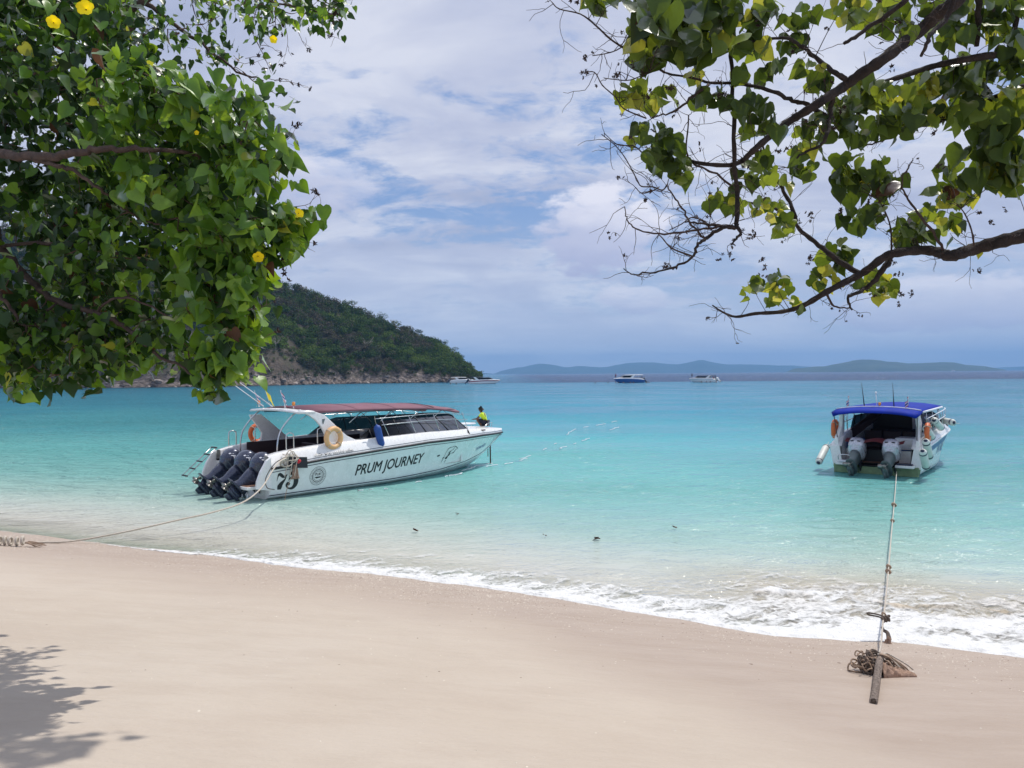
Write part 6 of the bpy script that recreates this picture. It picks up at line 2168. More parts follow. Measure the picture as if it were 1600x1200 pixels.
    cl = [(925, 12, 25, 20, 9, 36, G, 4.4), (955, 8, 22, 16, 6, 34, G, 4.4), (1010, 25, 30, 30, 14, 50, DK, 4.1), (1050, 45, 35, 40, 20, 52, DK, 4.1), (1095, 20, 40, 32, 18, 48, DK, 4.2),
          (1130, 60, 36, 34, 16, 40, G, 4.3), (1000, 70, 22, 28, 12, 36, MX, 4.4), (1060, 85, 40, 26, 18, 42, G, 4.3), (1010, 100, 20, 22, 8, 40, DK, 4.4), (1090, 90, 28, 20, 10, 38, G, 4.4),
          (1160, 20, 32, 24, 12, 36, G, 4.4), (1175, 45, 18, 16, 6, 30, MX, 4.5), (1205, 20, 24, 20, 8, 30, G, 4.6), (1000, 158, 34, 22, 15, 27, LIT, 4.5), (1040, 162, 18, 16, 6, 26, LIT, 4.5),
          (980, 160, 14, 14, 5, 24, LIT, 4.5), (1085, 128, 12, 12, 4, 26, LIT, 4.5), (1100, 168, 16, 18, 6, 34, DK, 4.5), (1130, 168, 14, 16, 5, 34, DK, 4.5), (1175, 175, 28, 16, 10, 34, G, 4.5),
          (1160, 130, 20, 10, 5, 30, G, 4.5), (1175, 88, 18, 20, 8, 32, MX, 4.5), (1200, 200, 24, 20, 9, 32, G, 4.6), (1165, 215, 14, 12, 4, 26, LIT, 4.6), (1025, 220, 28, 18, 11, 34, DK, 4.5),
          (1040, 248, 30, 26, 15, 36, DK, 4.5), (1060, 275, 20, 16, 7, 30, G, 4.6), (992, 225, 12, 12, 4, 24, LIT, 4.5), (1185, 250, 20, 18, 7, 28, G, 4.7), (1160, 290, 18, 18, 8, 26, G, 4.9),
          (1125, 322, 20, 14, 9, 25, MX, 5.0), (1150, 330, 12, 12, 5, 22, LIT, 5.0), (1195, 280, 20, 14, 8, 22, MX, 5.2), (1230, 290, 14, 12, 5, 22, LIT, 5.3), (1190, 330, 20, 12, 8, 22, MX, 5.4),
          (1210, 345, 20, 20, 9, 24, LIT, 5.5), (1222, 360, 16, 14, 6, 24, LIT, 5.5), (1240, 265, 20, 12, 6, 22, G, 5.3), (1270, 270, 18, 12, 6, 24, MX, 5.2),
          (1205, 120, 22, 20, 8, 30, G, 4.6), (1255, 40, 22, 24, 10, 30, DK, 4.6), (1240, 75, 20, 16, 8, 30, G, 4.6), (1265, 130, 26, 22, 12, 30, MX, 4.6), (1310, 20, 30, 18, 10, 30, MX, 4.5),
          (1350, 30, 22, 20, 10, 32, LIT, 4.5), (1380, 28, 22, 22, 9, 32, G, 4.4), (1400, 50, 26, 18, 10, 32, MX, 4.5), (1352, 150, 22, 20, 9, 34, MX, 4.7), (1370, 150, 14, 14, 4, 32, LIT, 4.7),
          (1320, 170, 26, 20, 12, 34, G, 4.7), (1345, 180, 26, 18, 10, 34, MX, 4.7), (1310, 205, 26, 16, 10, 34, DK, 4.7), (1335, 215, 26, 14, 10, 34, DK, 4.8), (1262, 215, 20, 22, 8, 30, MX, 4.7),
          (1265, 245, 20, 10, 6, 28, LIT, 4.8), (1400, 165, 26, 18, 13, 30, LIT, 4.9), (1440, 140, 30, 16, 15, 30, LIT, 4.9), (1420, 190, 36, 18, 16, 32, MX, 4.9), (1395, 210, 26, 16, 10, 32, DK, 4.9),
          (1490, 130, 36, 26, 18, 36, G, 5.0), (1530, 120, 32, 22, 14, 34, G, 5.0), (1505, 160, 32, 24, 14, 38, DK, 5.0), (1475, 195, 34, 16, 14, 34, MX, 5.0), (1530, 185, 36, 18, 14, 32, LIT, 5.1),
          (1565, 190, 34, 24, 16, 40, MX, 5.1), (1590, 160, 24, 24, 10, 36, LIT, 5.1), (1585, 110, 22, 26, 10, 38, DK, 4.9), (1590, 70, 20, 20, 7, 34, G, 4.9), (1545, 25, 30, 24, 12, 30, G, 4.8),
          (1480, 60, 30, 20, 12, 30, G, 4.8), (1510, 50, 24, 22, 9, 30, DK, 4.8), (1555, 55, 24, 18, 9, 30, MX, 4.8), (1440, 15, 26, 14, 8, 30, G, 4.5), (1580, 20, 24, 20, 9, 32, G, 4.8), (1500, 12, 24, 12, 7, 30, MX, 4.6),
          (1560, 235, 34, 22, 16, 42, DK, 5.1), (1590, 255, 24, 24, 12, 42, MX, 5.1), (1525, 245, 20, 24, 9, 40, G, 5.2), (1550, 280, 34, 22, 16, 42, MX, 5.2), (1585, 290, 26, 18, 10, 38, LIT, 5.2),
          (1330, 265, 20, 18, 8, 36, G, 5.4), (1330, 300, 22, 20, 9, 38, DK, 5.4), (1312, 282, 14, 12, 5, 30, G, 5.4), (1375, 275, 22, 18, 9, 28, G, 5.4), (1385, 300, 22, 20, 10, 32, DK, 5.5),
          (1355, 285, 14, 12, 4, 26, MX, 5.4), (1340, 355, 24, 20, 11, 30, DK, 5.6), (1365, 345, 18, 16, 6, 28, G, 5.6), (1368, 330, 14, 10, 4, 26, G, 5.6), (1480, 280, 20, 18, 8, 30, G, 5.4),
          (1495, 305, 26, 22, 13, 30, G, 5.4), (1480, 320, 20, 16, 7, 28, LIT, 5.4), (1515, 325, 20, 14, 7, 24, LIT, 5.4), (1420, 370, 30, 20, 14, 28, G, 5.6), (1440, 360, 26, 22, 12, 28, MX, 5.6),
          (1450, 340, 16, 14, 5, 26, G, 5.6), (1485, 365, 20, 20, 9, 26, MX, 5.6), (1410, 385, 18, 10, 5, 24, DK, 5.6), (1520, 398, 12, 8, 3, 20, LIT, 5.4), (1305, 400, 22, 18, 11, 26, MX, 5.8),
          (1308, 418, 20, 14, 8, 26, G, 5.8), (1280, 440, 16, 14, 7, 22, MX, 5.8), (1298, 450, 18, 10, 6, 22, LIT, 5.8), (1375, 448, 20, 16, 10, 24, LIT, 5.8), (1385, 465, 20, 12, 8, 22, MX, 5.8), (1345, 455, 14, 12, 5, 22, G, 5.8),
          (1177, 450, 14, 10, 6, 22, MX, 5.9), (1168, 462, 8, 10, 3, 20, LIT, 5.9), (1215, 448, 18, 14, 10, 22, MX, 5.9), (1228, 466, 18, 14, 8, 22, LIT, 5.9), (1213, 475, 14, 8, 4, 20, G, 5.9), (1240, 485, 14, 8, 4, 20, G, 5.9)]
    leaves = []
    skel = [p for S, _ in polys for p in S]
    for (cx, cy, rx, ry, n, spx, tone, d) in cl:
        c = pix(cx, cy, d)
        near = min(skel, key=lambda p: (p - c).length)
        if (near - c).length > .03:
            m_ = near.lerp(c, .5) + Vector((random.gauss(0, .02), random.gauss(0, .02), .02))
            tw.tube(spline([near, m_, c], 3), [.0030, .0028, .0026, .0024, .0022, .0020, .0018], 4, caps=False)
        w = np.array(tone, float) / sum(tone)
        n = int(round(n * 1.18))
        for _ in range(n):
            a = random.uniform(0, 6.28); q = math.sqrt(random.random())
            dd = d + random.gauss(0, .09)
            s_ = spx / FOC * d * random.uniform(.48, .92)
            p = pix(cx + rx * q * math.cos(a) * 1.08, cy - spx * .45 + ry * q * math.sin(a) * 1.05, dd)
            T_ = Vector((random.gauss(0, .6), random.gauss(0, .5), -.9 + random.gauss(0, .4)))
            N_ = Vector((random.gauss(0, .75), random.choice((-1, 1, 1)) * random.uniform(.35, 1), random.gauss(.25, .35)))
            if N_.z < 0 and random.random() < .7: N_ = -N_
            mi = int(rr.choice(4, p=w))
            if random.random() < .012: mi = 4
            leaves.append((p, T_, N_, s_, random.randrange(8), mi))
            if random.random() < .6:
                e = p.lerp(c, .35) + Vector((0, 0, .012))
                tw.tube([p, e], [.0011, .0011], 3, caps=False)
    tag(tw.build('twigs', M_TWIG, root, fix=False), kind='stuff')
    place_leaves(root, leaves, root_mats=OLIVE, wx=1.16)
    for x, y, n in ((916, 84, 3), (913, 114, 5), (1000, 118, 4), (1044, 141, 4), (1130, 149, 6), (1122, 148, 3), (1103, 324, 4), (1188, 407, 5), (1195, 420, 3), (1193, 432, 4), (1265, 408, 8), (1170, 371, 4), (1178, 364, 3), (1145, 380, 5),
                    (1218, 235, 3), (1226, 234, 3), (1313, 330, 6), (1360, 310, 4), (1355, 315, 3), (1530, 420, 5), (1408, 461, 4), (1425, 463, 5), (1408, 476, 2), (1405, 430, 4), (1470, 257, 3), (1482, 262, 2), (1262, 335, 3), (1267, 340, 3), (1550, 350, 4), (1570, 328, 3), (1531, 332, 4), (1290, 47, 3), (995, 37, 3), (898, 4, 4)):
        pods_at(root, pix(x, y, 4.4 if y < 260 else 5.4), n, .015)


right_tree()


def inside(x, y, poly):
    c = False; n = len(poly)
    for i in range(n):
        x1, y1 = poly[i]; x2, y2 = poly[(i + 1) % n]
        if (y1 > y) != (y2 > y) and x < (x2 - x1) * (y - y1) / (y2 - y1) + x1: c = not c
    return c


def left_tree():
    random.seed(33); rr = np.random.default_rng(33)
    root = thing('sea_hibiscus_tree', 'dense dark leafy tree hanging in from the left with a few yellow flowers', 'tree', (0, 0, 0))
    root['near'] = 6.3
    regions = [  # tone weights paint shade into the inner leaves, sun into the front ones
        ('front', [(150, 110), (250, 105), (330, 120), (395, 160), (425, 195), (440, 225), (452, 262), (455, 290), (430, 305), (380, 320), (300, 320), (200, 300), (140, 220)], 6.4, 7.2, 62, 1.0, (2, 5, 5, .25), 1.0),
        ('spray', [(430, 322), (475, 338), (482, 360), (455, 366), (428, 350)], 6.5, 6.8, 6, 1.0, (1, 4, 4, .5), .8),
        ('mid', [(0, 80), (150, 90), (300, 120), (385, 220), (400, 330), (392, 420), (375, 480), (330, 470), (220, 460), (180, 500), (100, 520), (0, 540)], 7.2, 9.4, 270, 1.1, (8, 3, .3, .05), 1.25),
        ('lowfront', [(270, 390), (320, 340), (385, 330), (430, 352), (440, 385), (405, 430), (398, 500), (388, 540), (372, 575), (345, 560), (318, 540), (290, 480)], 6.4, 7.3, 66, 1.0, (2, 5, 4, .25), 1.0),
        ('tip', [(315, 555), (355, 555), (352, 585), (338, 600), (318, 604), (305, 590), (318, 580)], 6.5, 6.8, 9, .85, (4, 5, 1.5, .2), .7),
        ('lowleft', [(0, 500), (130, 500), (200, 530), (215, 550), (190, 565), (122, 585), (118, 598), (45, 596), (0, 590)], 7.0, 8.2, 56, 1.0, (6, 4, .8, .15), 1.05),
        ('lowmid', [(180, 480), (260, 470), (300, 500), (320, 560), (300, 590), (262, 560), (225, 545), (205, 540)], 7.0, 7.8, 14, 1.0, (6, 4, .6, .2), .9),
        ('top', [(185, 0), (540, -10), (522, 45), (470, 52), (430, 48), (410, 75), (432, 120), (445, 145), (410, 150), (385, 120), (330, 95), (280, 90), (215, 80)], 8.0, 9.4, 58, .92, (7, 4, .6, .1), 1.0),
        ('topline', [(300, -40), (545, -40), (535, 25), (480, 40), (400, 35), (310, 10)], 8.0, 9.0, 30, .95, (4, 5, 1.5, .1), 1.0),
        ('topleft', [(-30, -40), (200, -40), (225, 60), (200, 120), (-30, 140)], 7.0, 9.0, 100, 1.1, (7, 4, .8, .1), 1.15),
        ('inner', [(100, 230), (360, 230), (370, 420), (200, 440), (80, 420)], 6.9, 7.4, 46, 1.0, (5, 5, 1.5, .1), 1.0),
        ('side', [(-260, -60), (-10, -60), (-10, 520), (-120, 560), (-260, 400)], 7.2, 9.4, 90, 1.15, (6, 4, .8, .2), 1.3),
    ]
    holes = [((60, 246), 12), ((110, 246), 14), ((150, 240), 12), ((20, 100), 9), ((60, 68), 10), ((15, 390), 16), ((50, 440), 14), ((100, 478), 13), ((30, 330), 14), ((190, 370), 10), ((140, 100), 14), ((95, 165), 13), ((400, 95), 26), ((380, 60), 16), ((460, 75), 14), ((245, 240), 10), ((320, 355), 15), ((395, 310), 10), ((310, 515), 26), ((255, 520), 14), ((300, 20), 12), ((230, 18), 18), ((440, 305), 9)]
    cents = []
    for nm, poly, d0, d1, n, sz, tone, spread in regions:
        xs = [p[0] for p in poly]; ys_ = [p[1] for p in poly]; c = 0
        while c < n:
            x, y = random.uniform(min(xs), max(xs)), random.uniform(min(ys_), max(ys_))
            if not inside(x, y, poly): continue
            if any(math.hypot(x - h[0][0], y - h[0][1]) < h[1] for h in holes): continue
            cents.append((pix(x, y, random.uniform(d0, d1)), sz, tone, spread, nm)); c += 1
    # an unseen upper bough, placed so that its shade falls at the bottom left
    for _ in range(22):
        cents.append((Vector((random.uniform(-1.3, .05), random.uniform(7.15, 7.7), random.uniform(8.0, 8.5))), 1.1, (5, 5, 1, .1), 1.2, 'upper'))
    tw = MB()
    trunk_top = Vector((-7.2, 8.0, 4.6))
    nodes = [trunk_top]; rad = {0: .10}
    def limb(pts, w0, w1, name='branch', d0=None):
        S = spline(pts, 5); m_ = len(S)
        r_ = [w0 + (w1 - w0) * i / (m_ - 1) for i in range(m_)]
        S = [S[0]] + [p + Vector((random.gauss(0, 1), random.gauss(0, 1), random.gauss(0, 1))) * .008 for p in S[1:]]
        mb = MB(); mb.tube(S, r_, 8); mb.build(name, M_BARK, root, fix=False)
        nodes.extend(S[2:])
        return S
    P = lambda x, y, d: pix(x, y, d)
    limb([trunk_top, P(-60, 250, 7.6), P(0, 243, 6.9), P(50, 246, 6.6), P(95, 243, 6.45), P(130, 237, 6.4), P(165, 232, 6.4), P(220, 233, 6.45), P(275, 236, 6.6), P(335, 245, 6.8), P(390, 262, 6.8)], .05, .010)
    limb([P(50, 246, 6.6), P(85, 258, 6.5), P(115, 266, 6.5), P(140, 282, 6.5), P(162, 300, 6.6), P(200, 330, 7.0), P(240, 350, 7.0)], .022, .007)
    limb([trunk_top, P(-40, 340, 8.0), P(0, 385, 7.9), P(30, 420, 7.8), P(62, 452, 7.7), P(90, 470, 7.6), P(150, 490, 7.4), P(195, 510, 7.3), P(222, 533, 7.1), P(245, 555, 7.0), P(275, 568, 6.9), P(308, 590, 6.8), P(322, 602, 6.7)], .045, .006)
    limb([trunk_top, P(-40, 60, 8.8), P(60, 20, 8.8), P(150, 2, 8.8), P(215, 0, 8.8), P(250, 22, 8.7), P(290, 52, 8.7), P(330, 80, 8.6), P(370, 110, 8.6), P(410, 125, 8.6)], .045, .008)
    limb([P(215, 0, 8.8), P(280, -25, 8.6), P(360, -15, 8.5), P(430, 5, 8.4), P(490, 15, 8.4), P(525, 20, 8.4)], .02, .005)
    limb([P(90, 470, 7.6), P(60, 500, 7.5), P(40, 530, 7.5), P(50, 565, 7.4), P(75, 590, 7.4)], .014, .005)
    limb([P(150, 490, 7.4), P(170, 470, 7.2), P(210, 466, 7.1), P(280, 500, 7.0), P(340, 480, 6.9), P(385, 470, 6.8)], .014, .005)
    limb([trunk_top, P(-50, 400, 7.8), P(-10, 450, 7.3), P(5, 465, 7.2), P(25, 495, 7.2), P(45, 520, 7.2)], .03, .011)
    limb([P(240, 350, 7.0), P(290, 340, 6.9), P(350, 345, 6.8), P(410, 340, 6.7), P(455, 345, 6.6)], .010, .004)
    limb([P(0, 385, 7.9), P(60, 380, 7.6), P(130, 385, 7.4), P(200, 400, 7.2), P(270, 410, 7.0), P(330, 400, 6.9), P(400, 395, 6.8)], .020, .005)
    limb([P(115, 90, 7.6), P(112, 60, 7.6), P(110, 30, 7.6), P(120, 0, 7.6)], .006, .005)
    limb([trunk_top, P(-60, 150, 8.0), P(40, 150, 7.8), P(110, 130, 7.6), P(190, 130, 7.3), P(260, 150, 7.0), P(330, 160, 6.9), P(400, 190, 6.8)], .035, .006)
    limb([trunk_top, Vector((-5.5, 8.3, 6.5)), Vector((-3.6, 8.0, 7.8)), Vector((-1.8, 7.6, 8.2)), Vector((-.4, 7.4, 8.25))], .06, .012)  # limb of the unseen upper bough, there for its shade
    # trunk itself, outside the picture
    tb = MB()
    tb.tube(spline([(-8.2, 7.0, .7), (-8.0, 7.2, 2.0), (-7.6, 7.6, 3.4), trunk_top, (-7.0, 8.4, 6.4)], 6), [.30 - .008 * k for k in range(25)], 14)
    tb.build('trunk', M_BARK, root)
    # grow twigs from the nearest wood to every leaf cluster
    NP = np.array([tuple(p) for p in nodes])
    cents.sort(key=lambda c: float(np.min(np.sum((NP - np.array(c[0])) ** 2, 1))))
    leaves = []
    for c, sz, tone, spread, nm in cents:
        A = np.array(c); d2 = np.sum((NP - A) ** 2, 1); k = int(np.argmin(d2)); b = Vector(NP[k])
        L_ = (c - b).length
        if L_ > .04:
            mid = b.lerp(c, .5) + Vector((random.gauss(0, .08), random.gauss(0, .08), random.gauss(.02, .08))) * L_
            S = spline([b, mid, c], 4)
            tw.tube(S, [.0072 - .0045 * i / (len(S) - 1) for i in range(len(S))], 4, caps=False)
            NP = np.concatenate([NP, np.array([tuple(mid), tuple(c)])])
        w = np.array(tone, float) / sum(tone)
        n = random.randint(12, 17)
        if nm in ('top', 'topline'): n = random.randint(6, 9)
        for _ in range(n):
            off = Vector((random.gauss(0, 1), random.gauss(0, 1), random.gauss(0, 1))) * .105 * spread
            if off.length > .27 * spread: continue
            p = c + off
            qx, qy = proj(p)
            if nm not in ('side',) and any(math.hypot(qx - h[0][0], qy + 8 - h[0][1]) < h[1] * .85 for h in holes) and random.random() < .9: continue
            s_ = sz * (random.uniform(.085, .175) if nm in ('front', 'spray', 'lowfront', 'tip') else random.uniform(.075, .14))
            if nm in ('top', 'topline'): s_ *= .8
            T_ = Vector((random.gauss(.30, .65), random.gauss(-.25, .6), -.8 + random.gauss(0, .5)))
            N_ = Vector((random.gauss(.30, .85), random.gauss(-.45, .8), random.gauss(.75, .5)))
            mi = int(rr.choice(4, p=w))
            if random.random() < .012: mi = 4
            leaves.append((p, T_, N_, s_, random.randrange(8), mi))
            if random.random() < .5:
                tw.tube([p, p.lerp(c, .4) + Vector((0, 0, .02))], [.0016, .0016], 3, caps=False)
    # bare twigs with pods at the outer edge
    for x, y, d, dx, dz, n in ((500, 5, 8.3, 1, .3, 3), (520, 20, 8.3, 1, .4, 4), (515, 40, 8.3, 1, -.1, 5), (505, 50, 8.3, .8, -.5, 4), (470, 62, 8.3, .3, -1, 3), (450, 60, 8.3, .2, -1, 3), (425, 45, 8.3, 1, -.2, 2), (430, 120, 8.3, 1, .2, 2),
                               (440, 125, 8.3, 1, .1, 1), (440, 222, 6.8, 1, .2, 2), (470, 318, 6.7, 1, .4, 4), (476, 330, 6.7, 1, .2, 3), (455, 355, 6.7, .8, -.4, 4), (462, 378, 6.7, 1, .1, 2), (430, 395, 6.8, .8, -.6, 2), (445, 410, 6.8, .5, -1, 2),
                               (395, 90, 8.4, 1, .1, 2), (420, 70, 8.4, 1, .1, 2), (400, 480, 6.8, 1, .3, 1), (395, 530, 6.8, 1, .2, 1), (380, 100, 8.5, 1, -.3, 2)):
        p = pix(x, y, d)
        pts = twig_path(p - Vector((dx, 0, dz)) * .08, (dx, random.gauss(0, .3), dz), random.uniform(.20, .38), 7, .22)
        tw.tube(pts, [.0034 - .0003 * k for k in range(8)], 4, caps=False)
        for q in (3, 5):
            p2 = twig_path(pts[q], (dx + random.gauss(0, .6), random.gauss(0, .5), dz + random.gauss(0, .8)), .13, 4, .25)
            tw.tube(p2, [.0022, .002, .0018, .0016, .0014], 4, caps=False)
            if random.random() < .6: pods_at(root, p2[-1], random.randint(1, 2), .024)
        pods_at(root, pts[random.choice((4, 5, 7))], n, .026)
    tag(tw.build('twigs', M_TWIGL, root, fix=False), kind='stuff')
    place_leaves(root, leaves, wx=.90)
    # yellow flowers
    def flower(x, y, d, s_, nrm):
        c = pix(x, y, d)
        t = MB(); t.tube([(0, 0, -.35), (0, 0, .15)], [.05, .09], 6); core = t.build('flower', M_POD, root)
        core.matrix_local = Matrix.Translation(c) @ Vector(nrm).to_track_quat('Z', 'Y').to_matrix().to_4x4() @ Matrix.Scale(s_, 4)
        for k in range(5):
            a = k * 2 * math.pi / 5
            P_ = []
            for (u, v, z) in ((0, .03, .0), (-.32, .38, .42), (0, .40, .34), (.32, .38, .42), (-.56, .82, .62), (0, .90, .52), (.56, .82, .62), (-.26, 1.12, .60), (.24, 1.10, .56)):
                P_.append((u * math.cos(a) - v * math.sin(a), u * math.sin(a) + v * math.cos(a), z))
            me = bpy.data.meshes.new('petal'); me.from_pydata(P_, [], [(0, 2, 1), (0, 3, 2), (1, 2, 5, 4), (2, 3, 6, 5), (4, 5, 7), (5, 6, 8), (5, 8, 7)])
            me.polygons.foreach_set('use_smooth', [True] * 7)
            link('petal', me, core, M_PETAL)
    for f in ((135, 16, 6.3, .062, (.2, -1, .2)), (84, 36, 6.3, .048, (.5, -1, -.1)), (427, 62, 8.0, .036, (.4, -1, -.3)), (466, 334, 6.4, .036, (.8, -.8, .2)), (350, 350, 6.5, .032, (-.2, -1, -.4)), (403, 400, 6.35, .042, (.5, -1, -.6)), (308, 208, 6.4, .018, (0, -1, 0))):
        flower(*f)


left_tree()

# ================================================================== ropes, stake, flotsam
def rope_through(pts, r_, name, label, cat, mat=M_ROPE, group=None, parent=None, n=6, sides=8):
    mb = MB(); mb.tube(spline(pts, n), r_, sides)
    o = mb.build(name, mat, parent, fix=False)
    if parent is None: tag(o, label, cat, group)
    return o


def knot(parent, c, r_, rr, mat, turns=3, name='knot', axis=(0, 0, 1)):
    q = Vector(axis).to_track_quat('Z', 'X').to_matrix()
    mb = MB(); pts = []
    for i in range(turns * 12 + 1):
        t = i / 12 * 2 * math.pi
        pts.append(Vector(c) + q @ Vector((r_ * math.cos(t), r_ * math.sin(t), (i / (turns * 12) - .5) * turns * rr * 1.9)))
    mb.tube(pts, rr, 6)
    return mb.build(name, mat, parent, fix=False)


def ropes():
    random.seed(5)
    # --- left boat: stern line to the beach
    o = thing('mooring_rope', 'cream rope from the stern of the boat marked 75 to the left beach', 'rope')
    trace = [(447, 716), (436, 722), (424, 738), (414, 755), (403, 768), (388, 780), (370, 789), (345, 797), (318, 804), (285, 811), (250, 819), (210, 828), (170, 836), (130, 843), (95, 847), (62, 849), (34, 850)]
    d0 = 23.4; e = sandpt(34, 850); P = []
    for i, (x, y) in enumerate(trace):
        gd = ground(x, y, .03).y
        t = i / (len(trace) - 1)
        d = 1 / ((1 - t ** .8) / d0 + t ** .8 / e.y)
        d = min(d, gd * .997)
        p = pix(x, y, d)
        zs_ = float(sandz(p.x, p.y))
        if zs_ > p.z - .02: p = sandpt(x, y) + Vector((0, 0, .025))
        P.append(p)
    mb = MB(); mb.tube(spline(P, 5), .021, 7); mb.build('line', M_ROPE, o, fix=False)
    # knot of thick rope on the sand
    k0 = sandpt(14, 853)
    for i in range(7):
        c = k0 + Vector((-.46 + i * .125, random.gauss(0, .02), .075 + random.uniform(0, .02)))
        q = MB(); a0 = random.uniform(-.5, .5)
        q.tube([c + Vector((math.sin(a0) * .06 * math.cos(t), .06 * math.cos(t), .075 * math.sin(t) + .02)) for t in np.linspace(0, 6.28, 14, endpoint=False)], .028, 7, closed=True)
        q.build('rope_coil', M_ROPE, o, fix=False)
    for k in range(9):
        s0 = k0 + Vector((.36, random.gauss(0, .04), .07)); a = random.uniform(-.5, .4)
        q = MB(); q.tube([s0, s0 + Vector((.12, a * .1, -.02)), s0 + Vector((.25 + random.random() * .15, a * .25, -.075))], [.016, .012, .005], 5)
        q.build('frayed_strand', M_ROPEOLD, o, fix=False)
    # bundle of loops, cloth and red float over the stern corner
    W = lambda x, y, z: LM @ Vector((x, y, z))
    b = thing('rope_bundle', 'tangle of cream rope loops over the stern corner above the 75', 'rope')
    for k in range(7):
        pts = []
        a, bb = random.uniform(.12, .30), random.uniform(.10, .30)
        c = Vector((.55 + random.gauss(0, .12), -1.95 + random.gauss(0, .04), 1.22 + random.gauss(0, .06)))
        for t in np.linspace(0, 6.28, 16, endpoint=False):
            pts.append(W(c.x + a * math.cos(t), c.y + .05 * math.sin(t * 2), c.z + bb * .7 * math.sin(t) - .06))
        q = MB(); q.tube(pts, .017, 6, closed=True); q.build('rope_loop', M_ROPE, b, fix=False)
    for x in (.45, .62, .78):
        q = MB(); q.tube(spline([W(x, -1.76, 1.38), W(x + .03, -2.0, 1.30), W(x - .03, -2.02, .95 + random.random() * .1), W(x - .10, -2.04, .72)], 5), .016, 6); q.build('rope_end', M_ROPE, b, fix=False)
    # black bight and thin line down to the water
    q = MB(); q.tube(spline([W(.5, -1.9, 1.3), W(.05, -2.0, 1.15), W(-.25, -2.0, .75), W(-.22, -2.0, .45), W(.05, -1.95, .35)], 6), .014, 6); q.build('rope_bight', M_ROPEDARK, b, fix=False)
    q = MB(); q.tube(spline([W(.62, -2.03, .75), W(.45, -2.03, .40), W(.35, -2.05, .1), W(.3, -2.1, -.05)], 6), .010, 5); q.build('rope_tail', M_ROPEOLD, b, fix=False)
    cl = thing('old_cloth', 'tan rag hanging from the rope tangle at the stern', 'cloth')
    v = []
    for i in range(9):
        z = 1.05 - i * .055
        v.append([W(.72 + u * (.05 + .012 * i) + .01 * math.sin(i), -2.03 + .02 * math.sin(u * 7 + i), z) for u in np.linspace(-1, 1, 9)] + [W(.72 + u * (.05 + .012 * i), -2.01 + .02 * math.sin(u * 7 + i), z) for u in np.linspace(1, -1, 9)])
    q = MB(); q.loft(v); q.build('rag', M_CLOTH, cl)
    fl = MB(); fl.lathe([(.01, -.10), (.05, -.08), (.06, 0), (.05, .08), (.01, .10)], 10, M=Matrix.Translation(W(.85, -1.98, 1.12)) @ Matrix.Rotation(R(50), 4, 'Y'))
    tag(fl.build('red_float', M_RED), 'small red float tied beside the black board', 'float')

    # --- right boat: line straight in to the stake
    o = thing('mooring_rope', 'thin cream rope running from the blue roofed boat up the beach', 'rope')
    tr = [(1401, 737), (1399, 765), (1397, 789), (1393, 832), (1388, 893), (1384, 935), (1380, 968), (1377, 1003), (1374, 1036)]
    A = ray(*tr[0]) ; e = sandpt(1374, 1040)
    d0, d1 = 27.3, e.y - .02
    P = []
    for x, y in tr:
        t = (y - tr[0][1]) / (tr[-1][1] - tr[0][1])
        P.append(pix(x, y, 1 / ((1 - t) / d0 + t / d1)))
    P[-1].z = max(P[-1].z, e.z + .16)
    S = spline(P, 8)
    q = MB(); q.tube(S, .0115, 6); q.build('line', M_ROPE, o, fix=False)
    for y, r_ in ((789, .04), (812, .028), (888, .028), (896, .03), (958, .02)):
        p = min(S, key=lambda s_: abs(proj(s_)[1] - y))
        knot(o, p, r_, r_ * .55, M_ROPEOLD, 2, axis=(0, 1, .4))
    # dark rope with bent end and rag tied to it near the foam
    h = thing('rope_end', 'dark stiff rope end with rag knotted to the line at the foam edge', 'rope')
    p0 = min(S, key=lambda s_: abs(proj(s_)[1] - 968)); dd = p0.y
    q = MB(); q.tube(spline([pix(x, y, dd + .02) for x, y in ((1383, 967), (1370, 963), (1358, 961), (1355, 958.5), (1358, 957.5), (1371, 960), (1384, 964))], 5), .011, 6); q.build('bent_strand', M_ROPEDARK, h, fix=False)
    knot(h, pix(1384, 967, dd), .03, .02, M_ROPEDARK, 3, axis=(1, 0, .2))
    q = MB(); q.tube(spline([pix(x, y, dd - .05 * k) for k, (x, y) in enumerate(((1378, 980), (1381, 985), (1386, 988), (1388, 994), (1389, 999)))], 5), [.018 + .0008 * k for k in range(21)], 7); q.build('thick_strand', M_ROPEDARK, h, fix=False)
    def rag(name, c, w, hgt, mat, parent, seed):
        r_ = np.random.default_rng(seed); n = 12
        v = []
        for i in range(n):
            u = i / (n - 1)
            row = []
            for k in range(14):
                a = k / 14 * 6.283
                rad_ = (w / 2) * (.35 + .65 * u) * (1 + .25 * math.sin(a * 3 + seed + u * 3) + .12 * r_.normal())
                row.append(Vector(c) + Vector((rad_ * math.cos(a), rad_ * .7 * math.sin(a), hgt * (1 - u) + .01 * r_.normal())))
            v.append(row)
        mb = MB(); mb.loft(v); return mb.build(name, mat, parent)
    g = sandpt(1388, 1006)
    rag('rag', g + Vector((0, 0, -.01)), .11, .10, M_CLOTH, h, 3)

    # --- heap of old rope, cloth and the rope-wrapped post
    c0 = sandpt(1372, 1052)
    hp = thing('rope_heap', 'tangled heap of old brown rope on the sand at the end of the line', 'rope')
    def R3(px, py, up):
        p = sandpt(px, py); return p + Vector((0, 0, up))
